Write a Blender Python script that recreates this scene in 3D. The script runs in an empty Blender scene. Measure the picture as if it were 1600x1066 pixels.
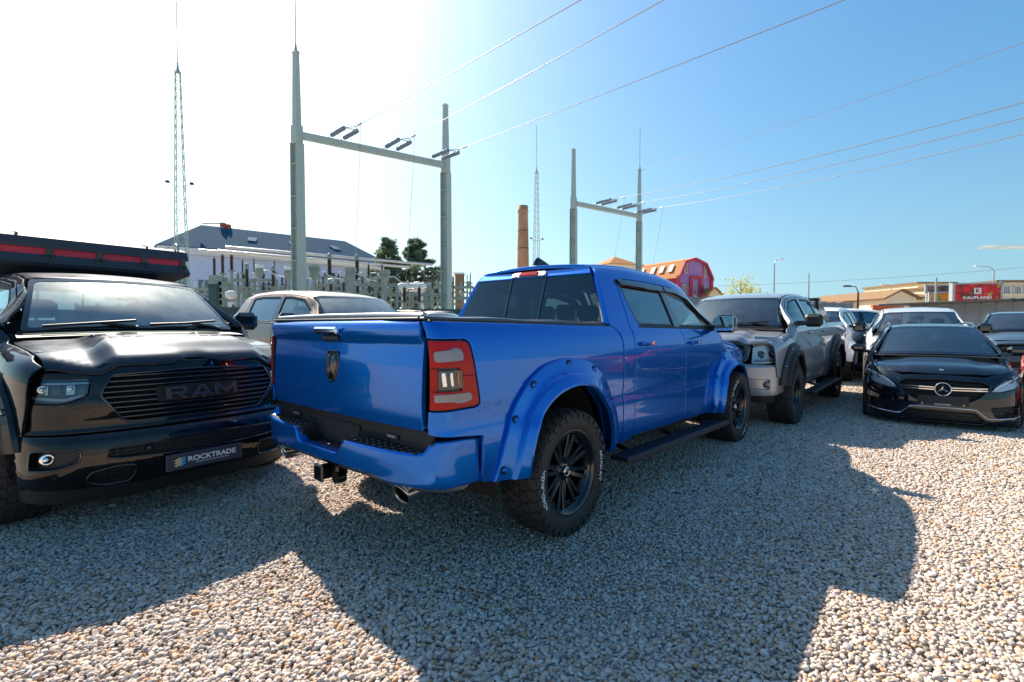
import bpy, bmesh, math, random
import numpy as np
from mathutils import Vector, Matrix
from mathutils.geometry import delaunay_2d_cdt
R = math.radians
random.seed(7); rng = np.random.default_rng(7)
SC = bpy.context.scene
COL = SC.collection
# ------------------------------------------------------------ camera, sky, sun, exposure
cam = bpy.data.objects.new('camera', bpy.data.cameras.new('camera')); COL.objects.link(cam)
cam.location = (0, 0, 1.4533); cam.rotation_euler = (R(90 - 1.8265), 0, 0)
cam.data.sensor_width = 36; cam.data.lens = 36 * 779.4 / 1600
cam.data.clip_start = .05; cam.data.clip_end = 3000
cam.data.dof.use_dof = True; cam.data.dof.focus_distance = 4.2; cam.data.dof.aperture_fstop = 2.8
SC.camera = cam
SUN_AZ, SUN_EL = R(35.0), R(40.4)      # azimuth to the left of the view direction (+Y)
w = bpy.data.worlds.new('World'); SC.world = w; w.use_nodes = True
nt = w.node_tree; bg = nt.nodes['Background']
sk = nt.nodes.new('ShaderNodeTexSky'); sk.sky_type = 'NISHITA'; sk.sun_disc = False
sk.sun_elevation = SUN_EL; sk.sun_rotation = -SUN_AZ
sk.altitude = 100; sk.air_density = 1.5; sk.dust_density = 2.2; sk.ozone_density = 3.5
# the model turns brown in its lowest degrees: read it from slightly higher up, evenly all round
tcw = nt.nodes.new('ShaderNodeTexCoord'); sx = nt.nodes.new('ShaderNodeSeparateXYZ'); cx_ = nt.nodes.new('ShaderNodeCombineXYZ')
m1 = nt.nodes.new('ShaderNodeMath'); m1.operation = 'MULTIPLY'; m2 = nt.nodes.new('ShaderNodeMath'); m2.operation = 'ADD'; m2.inputs[1].default_value = .0225; m3 = nt.nodes.new('ShaderNodeMath'); m3.operation = 'SQRT'
nt.links.new(tcw.outputs['Generated'], sx.inputs[0]); nt.links.new(sx.outputs[2], m1.inputs[0]); nt.links.new(sx.outputs[2], m1.inputs[1]); nt.links.new(m1.outputs[0], m2.inputs[0]); nt.links.new(m2.outputs[0], m3.inputs[0])
nt.links.new(sx.outputs[0], cx_.inputs[0]); nt.links.new(sx.outputs[1], cx_.inputs[1]); nt.links.new(m3.outputs[0], cx_.inputs[2]); nt.links.new(cx_.outputs[0], sk.inputs[0])
# the same soft response everywhere: hazier, flatter gradient than the bare model
sc_ = nt.nodes.new('ShaderNodeMix'); sc_.data_type = 'RGBA'; sc_.blend_type = 'MULTIPLY'; sc_.inputs[0].default_value = 1; sc_.inputs[7].default_value = (.1, .1, .1, 1)
gm = nt.nodes.new('ShaderNodeGamma'); gm.inputs[1].default_value = 0.86
hs = nt.nodes.new('ShaderNodeHueSaturation'); hs.inputs['Saturation'].default_value = 1.42
tn = nt.nodes.new('ShaderNodeMix'); tn.data_type = 'RGBA'; tn.blend_type = 'MULTIPLY'; tn.inputs[0].default_value = 1; tn.inputs[7].default_value = (9.5, 11.0, 11.2, 1)
nt.links.new(sk.outputs[0], sc_.inputs[6]); nt.links.new(sc_.outputs[2], gm.inputs[0]); nt.links.new(gm.outputs[0], hs.inputs['Color']); nt.links.new(hs.outputs[0], tn.inputs[6]); nt.links.new(tn.outputs[2], bg.inputs[0]); bg.inputs[1].default_value = .062
sl = bpy.data.lights.new('sun', 'SUN'); sl.energy = 5.0; sl.angle = R(.53); sl.color = (1, .89, .76)
so = bpy.data.objects.new('sun', sl); COL.objects.link(so); so.location = (-20, 30, 40)
sd = Vector((-math.sin(SUN_AZ) * math.cos(SUN_EL), math.cos(SUN_AZ) * math.cos(SUN_EL), math.sin(SUN_EL)))
so.rotation_euler = sd.to_track_quat('Z', 'Y').to_euler()
vs = SC.view_settings; vs.view_transform = 'Standard'; vs.look = 'None'; vs.gamma = 1; vs.use_curve_mapping = False
vs.exposure = 1.2
try: SC.cycles.max_bounces = 10; SC.cycles.transparent_max_bounces = 16
except Exception: pass

# ------------------------------------------------------------ materials
def mat(name, col, rough=.5, metal=0., coat=0., spec=.5, emit=None, alpha=None, noise=None, bump=None, coat_rough=.03, dirt=None):
    m = bpy.data.materials.new(name); m.use_nodes = True
    t = m.node_tree; b = t.nodes['Principled BSDF']
    b.inputs['Base Color'].default_value = (*col, 1); b.inputs['Roughness'].default_value = rough
    b.inputs['Metallic'].default_value = metal; b.inputs['Coat Weight'].default_value = coat
    b.inputs['Coat Roughness'].default_value = coat_rough; b.inputs['Specular IOR Level'].default_value = spec
    tc = t.nodes.new('ShaderNodeTexCoord')
    if noise:      # (scale, amount, second colour)
        sc, am, c2 = noise
        n = t.nodes.new('ShaderNodeTexNoise'); n.inputs['Scale'].default_value = sc; n.inputs['Detail'].default_value = 6
        t.links.new(tc.outputs['Object'], n.inputs['Vector'])
        r = t.nodes.new('ShaderNodeValToRGB'); r.color_ramp.elements[0].position = .5 - am / 2; r.color_ramp.elements[1].position = .5 + am / 2
        r.color_ramp.elements[0].color = (*col, 1); r.color_ramp.elements[1].color = (*c2, 1)
        t.links.new(n.outputs['Fac'], r.inputs[0]); t.links.new(r.outputs[0], b.inputs['Base Color'])
    if bump:       # (scale, strength, distance)
        n = t.nodes.new('ShaderNodeTexNoise'); n.inputs['Scale'].default_value = bump[0]; n.inputs['Detail'].default_value = 4
        t.links.new(tc.outputs['Object'], n.inputs['Vector'])
        bn = t.nodes.new('ShaderNodeBump'); bn.inputs['Strength'].default_value = bump[1]; bn.inputs['Distance'].default_value = bump[2]
        t.links.new(n.outputs['Fac'], bn.inputs['Height']); t.links.new(bn.outputs[0], b.inputs['Normal'])
    if dirt:       # film of dust: roughness of the clear coat and base vary
        n = t.nodes.new('ShaderNodeTexNoise'); n.inputs['Scale'].default_value = 3.; n.inputs['Detail'].default_value = 8; n.inputs['Roughness'].default_value = .7
        t.links.new(tc.outputs['Object'], n.inputs['Vector'])
        mr = t.nodes.new('ShaderNodeMapRange'); mr.inputs[1].default_value = .35; mr.inputs[2].default_value = .75
        mr.inputs[3].default_value = dirt[0]; mr.inputs[4].default_value = dirt[1]
        t.links.new(n.outputs['Fac'], mr.inputs[0]); t.links.new(mr.outputs[0], b.inputs['Coat Roughness'])
    if emit: b.inputs['Emission Color'].default_value = (*emit[0], 1); b.inputs['Emission Strength'].default_value = emit[1]
    return m
def paint(name, col, metal=.35, rough=.35, dirt=(.02, .06), dust=0., ior=1.5):
    m = mat(name, col, rough, metal, 1.0, dirt=dirt, spec=0.)
    t = m.node_tree; b = t.nodes['Principled BSDF']
    b.inputs['Coat IOR'].default_value = ior
    if dust:       # dust settles on faces that look up
        g = t.nodes.new('ShaderNodeNewGeometry'); s = t.nodes.new('ShaderNodeSeparateXYZ'); t.links.new(g.outputs['Normal'], s.inputs[0])
        n = t.nodes.new('ShaderNodeTexNoise'); n.inputs['Scale'].default_value = 5; n.inputs['Detail'].default_value = 7
        tc = t.nodes.new('ShaderNodeTexCoord'); t.links.new(tc.outputs['Object'], n.inputs['Vector'])
        mr = t.nodes.new('ShaderNodeMapRange'); mr.inputs[1].default_value = .35; mr.inputs[2].default_value = 1.; mr.inputs[4].default_value = dust
        t.links.new(s.outputs[2], mr.inputs[0])
        mu = t.nodes.new('ShaderNodeMath'); mu.operation = 'MULTIPLY'; t.links.new(mr.outputs[0], mu.inputs[0]); t.links.new(n.outputs['Fac'], mu.inputs[1])
        mx = t.nodes.new('ShaderNodeMixShader'); d = t.nodes.new('ShaderNodeMixShader'); d.inputs[0].default_value = .45
        d1 = t.nodes.new('ShaderNodeBsdfDiffuse'); d1.inputs[0].default_value = (.36, .37, .38, 1); d2 = t.nodes.new('ShaderNodeBsdfGlossy'); d2.inputs[0].default_value = (.42, .45, .50, 1); d2.inputs['Roughness'].default_value = .40
        t.links.new(d1.outputs[0], d.inputs[1]); t.links.new(d2.outputs[0], d.inputs[2])
        t.links.new(mu.outputs[0], mx.inputs[0]); t.links.new(b.outputs[0], mx.inputs[1]); t.links.new(d.outputs[0], mx.inputs[2])
        t.links.new(mx.outputs[0], t.nodes['Material Output'].inputs[0])
    return m
def glass(name, tint, dust=0., rough=.0, refl=1.75):
    m = bpy.data.materials.new(name); m.use_nodes = True; t = m.node_tree
    for n in list(t.nodes):
        if n.type != 'OUTPUT_MATERIAL': t.nodes.remove(n)
    out = t.nodes['Material Output']
    tr = t.nodes.new('ShaderNodeBsdfTransparent'); tr.inputs[0].default_value = (*tint, 1)
    gl = t.nodes.new('ShaderNodeBsdfGlossy'); gl.inputs['Roughness'].default_value = rough; gl.inputs[0].default_value = (.78, .95, 1, 1)
    fr = t.nodes.new('ShaderNodeFresnel'); fr.inputs[0].default_value = refl
    # IOR is inverted when the back of a single sheet is seen; use the front value from both sides
    gm = t.nodes.new('ShaderNodeNewGeometry'); ri = t.nodes.new('ShaderNodeMix'); ri.data_type = 'FLOAT'
    t.links.new(gm.outputs['Backfacing'], ri.inputs[0]); ri.inputs[2].default_value = refl; ri.inputs[3].default_value = 1 / refl
    t.links.new(ri.outputs[0], fr.inputs[0])
    mx = t.nodes.new('ShaderNodeMixShader'); t.links.new(fr.outputs[0], mx.inputs[0]); t.links.new(tr.outputs[0], mx.inputs[1]); t.links.new(gl.outputs[0], mx.inputs[2])
    last = mx
    if dust:
        d = t.nodes.new('ShaderNodeBsdfDiffuse'); d.inputs[0].default_value = (.55, .56, .52, 1)
        d2 = t.nodes.new('ShaderNodeBsdfTranslucent'); d2.inputs[0].default_value = (.6, .62, .58, 1)
        d3 = t.nodes.new('ShaderNodeBsdfGlossy'); d3.inputs[0].default_value = (.62, .66, .64, 1); d3.inputs['Roughness'].default_value = .45; d4 = t.nodes.new('ShaderNodeMixShader'); d4.inputs[0].default_value = .5; t.links.new(d2.outputs[0], d4.inputs[1]); t.links.new(d3.outputs[0], d4.inputs[2]); d2 = d4
        ad = t.nodes.new('ShaderNodeMixShader'); ad.inputs[0].default_value = .75; t.links.new(d.outputs[0], ad.inputs[1]); t.links.new(d2.outputs[0], ad.inputs[2])
        n = t.nodes.new('ShaderNodeTexNoise'); n.inputs['Scale'].default_value = 6; n.inputs['Detail'].default_value = 8
        tc = t.nodes.new('ShaderNodeTexCoord'); t.links.new(tc.outputs['Object'], n.inputs['Vector'])
        mr = t.nodes.new('ShaderNodeMapRange'); mr.inputs[1].default_value = .3; mr.inputs[2].default_value = .8; mr.inputs[3].default_value = dust * .7; mr.inputs[4].default_value = dust * 1.3
        t.links.new(n.outputs['Fac'], mr.inputs[0])
        m2 = t.nodes.new('ShaderNodeMixShader'); t.links.new(mr.outputs[0], m2.inputs[0]); t.links.new(mx.outputs[0], m2.inputs[1]); t.links.new(ad.outputs[0], m2.inputs[2]); last = m2
    t.links.new(last.outputs[0], out.inputs[0]); return m
M = {}
M['blue'] = paint('blue paint', (.0, .135, .54), .62, .24, (.0, .006), ior=1.5)
M['blue'].node_tree.nodes['Principled BSDF'].inputs['Coat Weight'].default_value = .75
M['black'] = paint('black paint', (.0025, .003, .004), 0., .3, (.0, .03), dust=.34, ior=1.45)
M['silver'] = paint('silver paint', (.30, .31, .33), .5, .35, dust=.22)
M['beige'] = paint('pearl beige paint', (.40, .285, .20), .3, .4, dust=.15)
M['white'] = paint('white paint', (.75, .76, .76), 0., .35)
M['pearl'] = paint('grey white paint', (.50, .52, .56), .15, .35)
M['navy'] = paint('dark navy paint', (.006, .014, .028), .2, .3, (.02, .05))
M['grey_blue'] = paint('grey blue paint', (.10, .16, .21), .5, .35)
M['red_paint'] = paint('red paint', (.35, .01, .012), .1, .3)
M['cream'] = paint('cream paint', (.62, .58, .50), .2, .35)
M['merc'] = paint('obsidian paint', (.004, .007, .013), .3, .3, (.0, .02), dust=.03, ior=1.6)
M['rim'] = mat('gloss black alloy', (.006, .006, .007), .18, .3, .8, coat_rough=.08)
M['plastic'] = mat('black plastic', (.009, .009, .010), .55, bump=(400, .15, .001))
M['satin'] = mat('satin black metal', (.006, .006, .007), .30, .2, .5)
M['gloss_black'] = mat('gloss black', (.003, .003, .004), .06, 0, 1.)
M['rubber'] = mat('tyre rubber', (.016, .014, .013), .75, noise=(14, .5, (.045, .036, .029)), bump=(120, .3, .002))
M['under'] = mat('underbody', (.010, .010, .010), .9)
M['liner'] = mat('wheel well liner', (.014, .013, .012), .9, bump=(60, .5, .003))
M['interior'] = mat('interior cloth', (.022, .022, .024), .85)
M['interior_light'] = mat('light interior trim', (.32, .31, .29), .8)
M['chrome'] = mat('chrome', (.75, .76, .78), .08, 1.)
M['steel'] = mat('brushed steel', (.45, .44, .43), .22, 1., noise=(40, .5, (.32, .31, .30)))
M['mirror'] = mat('mirror glass', (.85, .9, .9), .01, 1.)
M['red_lens'] = mat('red lens', (.40, .0, .002), .15, 0, .25, spec=.15)
M['amber'] = mat('amber lens', (.8, .16, .01), .15, 0, 1.)
M['clear_lens'] = mat('clear reflector lens', (.25, .215, .225), .22, .4, .6, bump=(160, .6, .006))
M['lamp_silver'] = mat('silvered lamp reflector', (.58, .60, .62), .30, .35, bump=(60, .4, .01))
M['lamp_dark'] = mat('lamp housing', (.02, .02, .022), .3, .3)
M['white_text'] = mat('white lettering', (.70, .75, .75), .6)
M['grey_text'] = mat('grey lettering', (.05, .05, .055), .35, .5)
M['tonneau'] = mat('black vinyl cover', (.035, .035, .04), .30, spec=1.0, bump=(250, .25, .001))
M['plate_blue'] = mat('dark slate plate', (.025, .035, .06), .4)
M['gold'] = mat('gold print', (.75, .52, .18), .4)
M['cyan'] = mat('blue print', (.05, .35, .6), .4)
M['tent'] = mat('dark coated shell', (.024, .030, .042), .5, bump=(90, .3, .002))
M['tent_red'] = mat('red fabric band', (.60, .03, .05), .6, bump=(300, .3, .001))
M['g_dark'] = glass('privacy glass', (.05, .12, .16), .0, 0, 3.3)
M['g_clear'] = glass('side glass', (.55, .74, .76), .04, 0, 2.5)
M['g_lens'] = glass('lamp lens', (.85, .88, .9), .0)
M['g_dust'] = glass('dusty windscreen', (.45, .58, .58), .55, .06, 2.3)
M['g_screen'] = glass('windscreen', (.45, .58, .62), .10, .0, 2.2)
M['g_beige'] = glass('hazy windscreen', (.35, .55, .68), .50, .03, 2.4)

M['g_merc'] = glass('blue tinted windscreen', (.22, .36, .42), .05, 0, 2.5)
M['g_side'] = glass('tinted side glass', (.20, .30, .34), .03, 0, 2.0)

# ------------------------------------------------------------ object helpers
def tag(o, label=None, cat=None, group=None, kind=None):
    if label: o['label'] = label
    if cat: o['category'] = cat
    if group: o['group'] = group
    if kind: o['kind'] = kind
    return o
def empty(name, loc, rz=0, label=None, cat=None, group=None):
    o = bpy.data.objects.new(name, None); COL.objects.link(o); o.location = loc; o.rotation_euler = (0, 0, rz)
    o.empty_display_size = .2
    return tag(o, label, cat, group)
class MB:
    """collects geometry, then builds ONE mesh object"""
    def __init__(s): s.v = []; s.f = []; s.n = []; s.m = []; s.sm = []; s.c = 0
    def add(s, v, f, n=None, mi=0, smooth=False):
        v = np.asarray(v, float); s.v.append(v); s.n.append(np.zeros_like(v) if n is None else np.asarray(n, float))
        for q in f: s.f.append(tuple(int(i) + s.c for i in q))
        s.m += [mi] * len(f); s.sm += [smooth or n is not None] * len(f); s.c += len(v); return s
    def box(s, c, d, rz=0, b=0., mi=0, M4=None):
        hx, hy, hz = d[0] / 2, d[1] / 2, d[2] / 2
        if b <= 0:
            v = np.array([(x, y, z) for x in (-hx, hx) for y in (-hy, hy) for z in (-hz, hz)])
            f = [(0, 1, 3, 2), (4, 6, 7, 5), (0, 4, 5, 1), (2, 3, 7, 6), (0, 2, 6, 4), (1, 5, 7, 3)]
        else:
            b = min(b, hx * .9, hy * .9, hz * .9); v = []; ix = {}
            for sx in (-1, 1):
                for sy in (-1, 1):
                    for sz in (-1, 1):
                        for a in range(3):
                            p = [sx * (hx - b), sy * (hy - b), sz * (hz - b)]; p[a] = (sx * hx, sy * hy, sz * hz)[a]
                            ix[sx, sy, sz, a] = len(v); v.append(p)
            f = []
            for a in range(3):
                o1, o2 = (a + 1) % 3, (a + 2) % 3
                for sg in (-1, 1):
                    q = []
                    for s1, s2 in ((-1, -1), (1, -1), (1, 1), (-1, 1)):
                        k = [0, 0, 0]; k[a] = sg; k[o1] = s1; k[o2] = s2; q.append(ix[(*k, a)])
                    f.append(q if sg > 0 else q[::-1])
                for s1 in (-1, 1):
                    for s2 in (-1, 1):
                        k0 = [0, 0, 0]; k1 = [0, 0, 0]; k0[a] = -1; k1[a] = 1
                        for k in (k0, k1): k[o1] = s1; k[o2] = s2
                        q = [ix[(*k0, o1)], ix[(*k1, o1)], ix[(*k1, o2)], ix[(*k0, o2)]]
                        f.append(q if s1 * s2 > 0 else q[::-1])
            for sx in (-1, 1):
                for sy in (-1, 1):
                    for sz in (-1, 1):
                        q = [ix[sx, sy, sz, 0], ix[sx, sy, sz, 1], ix[sx, sy, sz, 2]]
                        f.append(q if sx * sy * sz > 0 else q[::-1])
            v = np.array(v)
        if rz: cc, ss = math.cos(rz), math.sin(rz); v = np.stack([v[:, 0] * cc - v[:, 1] * ss, v[:, 0] * ss + v[:, 1] * cc, v[:, 2]], 1)
        if M4 is not None: v = np.array([tuple(M4 @ Vector(p)) for p in v])
        return s.add(v + np.array(c), f, mi=mi)
    def tube(s, pts, r, n=8, mi=0, cap=True, smooth=True):
        pts = [Vector(p) for p in pts]; rr = r if hasattr(r, '__len__') else [r] * len(pts); v = []; f = []
        up = Vector((0, 0, 1)); prev = None
        for i, p in enumerate(pts):
            d = (pts[min(i + 1, len(pts) - 1)] - pts[max(i - 1, 0)]).normalized()
            if prev is None:
                a = d.cross(up if abs(d.z) < .9 else Vector((1, 0, 0))).normalized()
            else: a = (prev - d * prev.dot(d)).normalized()
            prev = a; bb = d.cross(a)
            for k in range(n):
                t = 2 * math.pi * (k + .5) / n; v.append(tuple(p + (a * math.cos(t) + bb * math.sin(t)) * rr[i]))
        for i in range(len(pts) - 1):
            for k in range(n):
                k2 = (k + 1) % n; f.append((i * n + k, i * n + k2, (i + 1) * n + k2, (i + 1) * n + k))
        s.add(v, f, mi=mi, smooth=smooth and n > 4)
        if cap:
            s.add(v[:n], [tuple(range(n))[::-1]], mi=mi); s.add(v[-n:], [tuple(range(n))], mi=mi)
        return s
    def lathe(s, prof, n=48, o=(0, 0, 0), ax='y', sg=1, mi=0, smooth=True, a0=0, a1=2 * math.pi, tex=None):
        full = abs(a1 - a0 - 2 * math.pi) < 1e-6; m = n if full else n + 1; v = []
        for k in range(m):
            t = a0 + (a1 - a0) * k / n; c, q = math.cos(t), math.sin(t)
            for r, h in prof:
                if ax == 'y': v.append((o[0] + r * c, o[1] + sg * h, o[2] + r * q))
                elif ax == 'z': v.append((o[0] + r * c, o[1] + r * q, o[2] + sg * h))
                else: v.append((o[0] + sg * h, o[1] + r * c, o[2] + r * q))
        L = len(prof); f = []
        for k in range(n):
            k2 = (k + 1) % m
            for i in range(L - 1): f.append((k * L + i, k2 * L + i, k2 * L + i + 1, k * L + i + 1))
        return s.add(v, f, mi=mi, smooth=smooth)
    def prism(s, poly, h0, h1, fn=None, mi=0, b=0.):
        """extrude 2-D polygon between heights; fn maps (u,v,w)->xyz; optional chamfer on the h1 side"""
        P = np.array(poly, float); n = len(P)
        area = .5 * np.sum(P[:, 0] * np.roll(P[:, 1], -1) - np.roll(P[:, 0], -1) * P[:, 1])
        if area < 0: P = P[::-1]
        rings = [(P, h0), (P, h1)]
        if b: sg = 1 if h1 > h0 else -1; rings = [(P, h0), (P, h1 - sg * b), (inset(P, b), h1)]
        v = np.concatenate([np.column_stack([q, np.full(n, h)]) for q, h in rings]); f = []
        for r in range(len(rings) - 1):
            for k in range(n): k2 = (k + 1) % n; f.append((r * n + k, r * n + k2, (r + 1) * n + k2, (r + 1) * n + k))
        f.append(tuple(range(n))[::-1]); f.append(tuple(range((len(rings) - 1) * n, len(rings) * n)))
        if h1 < h0: f = [q[::-1] for q in f]
        if fn: v = fn(v)
        return s.add(v, f, mi=mi)
    def build(s, name, m, parent=None, xf=None):
        if not s.v: return None
        v = np.concatenate(s.v); n = np.concatenate(s.n)
        if xf is not None: v = xf(v)
        me = bpy.data.meshes.new(name); me.from_pydata(v.tolist(), [], s.f)
        for q in (m if isinstance(m, (list, tuple)) else [m]): me.materials.append(q)
        me.polygons.foreach_set('material_index', s.m); me.polygons.foreach_set('use_smooth', s.sm)
        me.update()
        if np.abs(n).max() > 0: me.normals_split_custom_set_from_vertices(n.tolist())
        o = bpy.data.objects.new(name, me); COL.objects.link(o)
        if parent: o.parent = parent
        return o
def inset(P, e):
    """inset a closed CCW polygon by e"""
    a = P - np.roll(P, 1, 0); b = np.roll(P, -1, 0) - P
    a = a / (np.linalg.norm(a, axis=1)[:, None] + 1e-12); b = b / (np.linalg.norm(b, axis=1)[:, None] + 1e-12)
    na = np.column_stack([-a[:, 1], a[:, 0]]); nb = np.column_stack([-b[:, 1], b[:, 0]])
    n = na + nb; l = np.linalg.norm(n, axis=1)[:, None] + 1e-9; n = n / l
    cs = np.clip((n * na).sum(1), .5, 1)[:, None]
    return P + n * e / cs
def rnd(pts, seg=5):
    """polygon of (u,v[,r]) with rounded corners -> (N,2)"""
    out = []; n = len(pts)
    for i in range(n):
        p = np.array(pts[i][:2], float); r = pts[i][2] if len(pts[i]) > 2 else 0
        if not r: out.append(p); continue
        a = np.array(pts[i - 1][:2], float) - p; b = np.array(pts[(i + 1) % n][:2], float) - p
        la, lb = np.linalg.norm(a), np.linalg.norm(b); a /= la; b /= lb; rr = min(r, la * .49, lb * .49)
        A, B = p + a * rr, p + b * rr
        for k in range(seg + 1):
            t = k / seg; out.append((1 - t) ** 2 * A + 2 * t * (1 - t) * p + t * t * B)
    return np.array(out)
def ccw(P):
    a = np.sum(P[:, 0] * np.roll(P[:, 1], -1) - np.roll(P[:, 0], -1) * P[:, 1]); return P if a > 0 else P[::-1]
def resample(P, h):
    out = []
    for i in range(len(P)):
        a, b = P[i], P[(i + 1) % len(P)]; L = np.linalg.norm(b - a)
        if L < 1e-5: continue
        k = max(1, int(math.ceil(L / h)))
        for j in range(k): out.append(a + (b - a) * j / k)
    return np.array(out)
def inside(pts, P):
    x, y = pts[:, 0], pts[:, 1]; r = np.zeros(len(pts), bool); n = len(P)
    for i in range(n):
        x1, y1 = P[i]; x2, y2 = P[(i + 1) % n]
        if y1 == y2: continue
        c = (y1 > y) != (y2 > y)
        r ^= c & (x < (x2 - x1) * (y - y1) / (y2 - y1) + x1)
    return r
def panel(mb, outline, S, out, res=.05, holes=(), depth=.018, edge=.004, off=0., mi=0, h=.012):
    """sheet of bodywork: 2-D outline on surface S, rolled edge and return flange"""
    O = ccw(resample(np.asarray(outline, float), res)); Hs = [ccw(resample(np.asarray(h, float), res))[::-1] for h in holes]
    loops = [O] + Hs; ins = [inset(L, edge) for L in loops]
    lo, hi = O.min(0), O.max(0)
    gx = np.arange(lo[0] + res / 2, hi[0], res); gy = np.arange(lo[1] + res / 2, hi[1], res)
    G = np.array([(a, b) for a in gx for b in gy]) if len(gx) and len(gy) else np.zeros((0, 2))
    if len(G):
        k = inside(G, ins[0])
        for L in ins[1:]: k &= ~inside(G, L)
        G = G[k]
        if len(G):
            B = np.concatenate(ins); d = np.min(((G[:, None, :] - B[None]) ** 2).sum(2), axis=1); G = G[d > (res * .45) ** 2]
    pts = np.concatenate(ins + ([G] if len(G) else [])); e = []; c = 0
    for L in ins:
        n = len(L); e += [(c + i, c + (i + 1) % n) for i in range(n)]; c += n
    r = delaunay_2d_cdt([Vector(p) for p in pts], e, [], 1, 1e-6)
    P2 = np.array([tuple(p) for p in r[0]]); T = [q for q in r[2] if len(q) == 3]
    cen = np.array([P2[list(q)].mean(0) for q in T]); k = inside(cen, ins[0])
    for L in ins[1:]: k &= ~inside(cen, L)
    T = [q for q, kk in zip(T, k) if kk]
    out = np.asarray(out, float)
    def ev(P):
        p = S(P)
        du = S(P + [h, 0]) - S(P - [h, 0]); dv = S(P + [0, h]) - S(P - [0, h])
        n = np.cross(du, dv); n /= np.linalg.norm(n, axis=1)[:, None] + 1e-12; return p, n
    p3, n3 = ev(P2); sg = 1. if (n3 @ out).mean() > 0 else -1.
    n3 *= sg; p3 = p3 + n3 * off
    if sg < 0: T = [q[::-1] for q in T]
    mb.add(p3, T, n3, mi)
    for L, I in zip(loops, ins):
        a, na = ev(I); na *= sg; a = a + na * off; b, nb = ev(L); nb *= sg; b = b + nb * off
        t = b - a; t /= np.linalg.norm(t, axis=1)[:, None] + 1e-12
        b2 = b - nb * edge * .6; c2 = b2 - nb * depth; n = len(L); m = (nb + t); m /= np.linalg.norm(m, axis=1)[:, None]
        v = np.concatenate([a, b2, b2, c2]); nn = np.concatenate([na, m, m * .3 + t * .7, t]); f = []
        for k in range(n):
            k2 = (k + 1) % n
            q = [(k, n + k, n + k2, k2), (2 * n + k, 3 * n + k, 3 * n + k2, 2 * n + k2)]
            f += q if sg > 0 else [z[::-1] for z in q]
        mb.add(v, f, nn, mi)
    return mb
def text_geo(s, size, depth=0., bold=0.):
    cu = bpy.data.curves.new('t', 'FONT'); cu.body = s; cu.size = size; cu.align_x = 'CENTER'; cu.align_y = 'CENTER'
    cu.extrude = depth; cu.offset = bold; cu.resolution_u = 3
    o = bpy.data.objects.new('t', cu); COL.objects.link(o); dg = bpy.context.evaluated_depsgraph_get(); dg.update()
    me = bpy.data.meshes.new_from_object(o.evaluated_get(dg)); v = np.array([tuple(x.co) for x in me.vertices]) if len(me.vertices) else np.zeros((0, 3))
    f = [tuple(p.vertices) for p in me.polygons]; bpy.data.objects.remove(o); bpy.data.meshes.remove(me); return v, f
def cr(tab, x):
    """smooth (monotone-ish) interpolation of a table [(x, value...)] """
    T = np.asarray(tab, float); X = T[:, 0]; Y = T[:, 1:]; x = np.atleast_1d(np.asarray(x, float))
    dx = np.diff(X); s = np.diff(Y, axis=0) / dx[:, None]; m = np.zeros_like(Y); m[0] = s[0]; m[-1] = s[-1]
    for i in range(1, len(X) - 1):
        a, b = s[i - 1], s[i]; w1 = 2 * dx[i] + dx[i - 1]; w2 = dx[i] + 2 * dx[i - 1]
        with np.errstate(divide='ignore', invalid='ignore'):
            h = (w1 + w2) / (w1 / a + w2 / b)
        m[i] = np.where(a * b > 0, h, 0)
    xc = np.clip(x, X[0], X[-1]); i = np.clip(np.searchsorted(X, xc, side='right') - 1, 0, len(X) - 2); t = ((xc - X[i]) / dx[i])[:, None]; h = dx[i][:, None]
    y = (1 + 2 * t) * (1 - t) ** 2 * Y[i] + t * (1 - t) ** 2 * h * m[i] + t * t * (3 - 2 * t) * Y[i + 1] + t * t * (t - 1) * h * m[i + 1]
    y += np.where(x < X[0], x - X[0], 0)[:, None] * m[0] + np.where(x > X[-1], x - X[-1], 0)[:, None] * m[-1]
    return y[:, 0] if y.shape[1] == 1 else y
def sst(a, b, x): t = np.clip((x - a) / (b - a), 0, 1); return t * t * (3 - 2 * t)
class Sections:
    """cross-sections along x: columns of (y,z) from the sill over the shoulder to the roof centre"""
    def __init__(s, fn, x0, x1, dx=.025, nv=420):
        s.X = np.arange(x0, x1 + dx, dx); s.x0, s.dx = x0, dx; s.nv = nv
        Y = []; Z = []
        for x in s.X:
            P = np.array(fn(x)); v = np.arange(len(P)); d = cr(np.column_stack([v, P]), np.linspace(0, len(P) - 1, nv)); Y.append(d[:, 0]); Z.append(np.maximum.accumulate(d[:, 1] + np.arange(nv) * 1e-7))
        s.Y = np.array(Y); s.Z = np.array(Z)
    def cols(s, x):
        t = np.clip((x - s.x0) / s.dx, 0, len(s.X) - 1.001); i = t.astype(int); t = (t - i)[:, None]
        return s.Y[i] * (1 - t) + s.Y[i + 1] * t, s.Z[i] * (1 - t) + s.Z[i + 1] * t
    def y(s, x, z):
        x = np.asarray(x, float); z = np.asarray(z, float); t = np.clip((x - s.x0) / s.dx, 0, len(s.X) - 1.001); i = t.astype(int); t = t - i
        a = np.array([np.interp(zz, s.Z[k] * (1 - tt) + s.Z[k + 1] * tt, s.Y[k] * (1 - tt) + s.Y[k + 1] * tt) for zz, k, tt in zip(z, i, t)])
        return a
    def ztop(s, x, y):
        """height of the upper surface at half-width y"""
        x = np.asarray(x, float); y = np.abs(np.asarray(y, float)); t = np.clip((x - s.x0) / s.dx, 0, len(s.X) - 1.001); i = t.astype(int); t = t - i; h = s.nv // 3
        return np.array([np.interp(-yy, -(s.Y[k][h:] * (1 - tt) + s.Y[k + 1][h:] * tt), s.Z[k][h:] * (1 - tt) + s.Z[k + 1][h:] * tt) for yy, k, tt in zip(y, i, t)])
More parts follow.
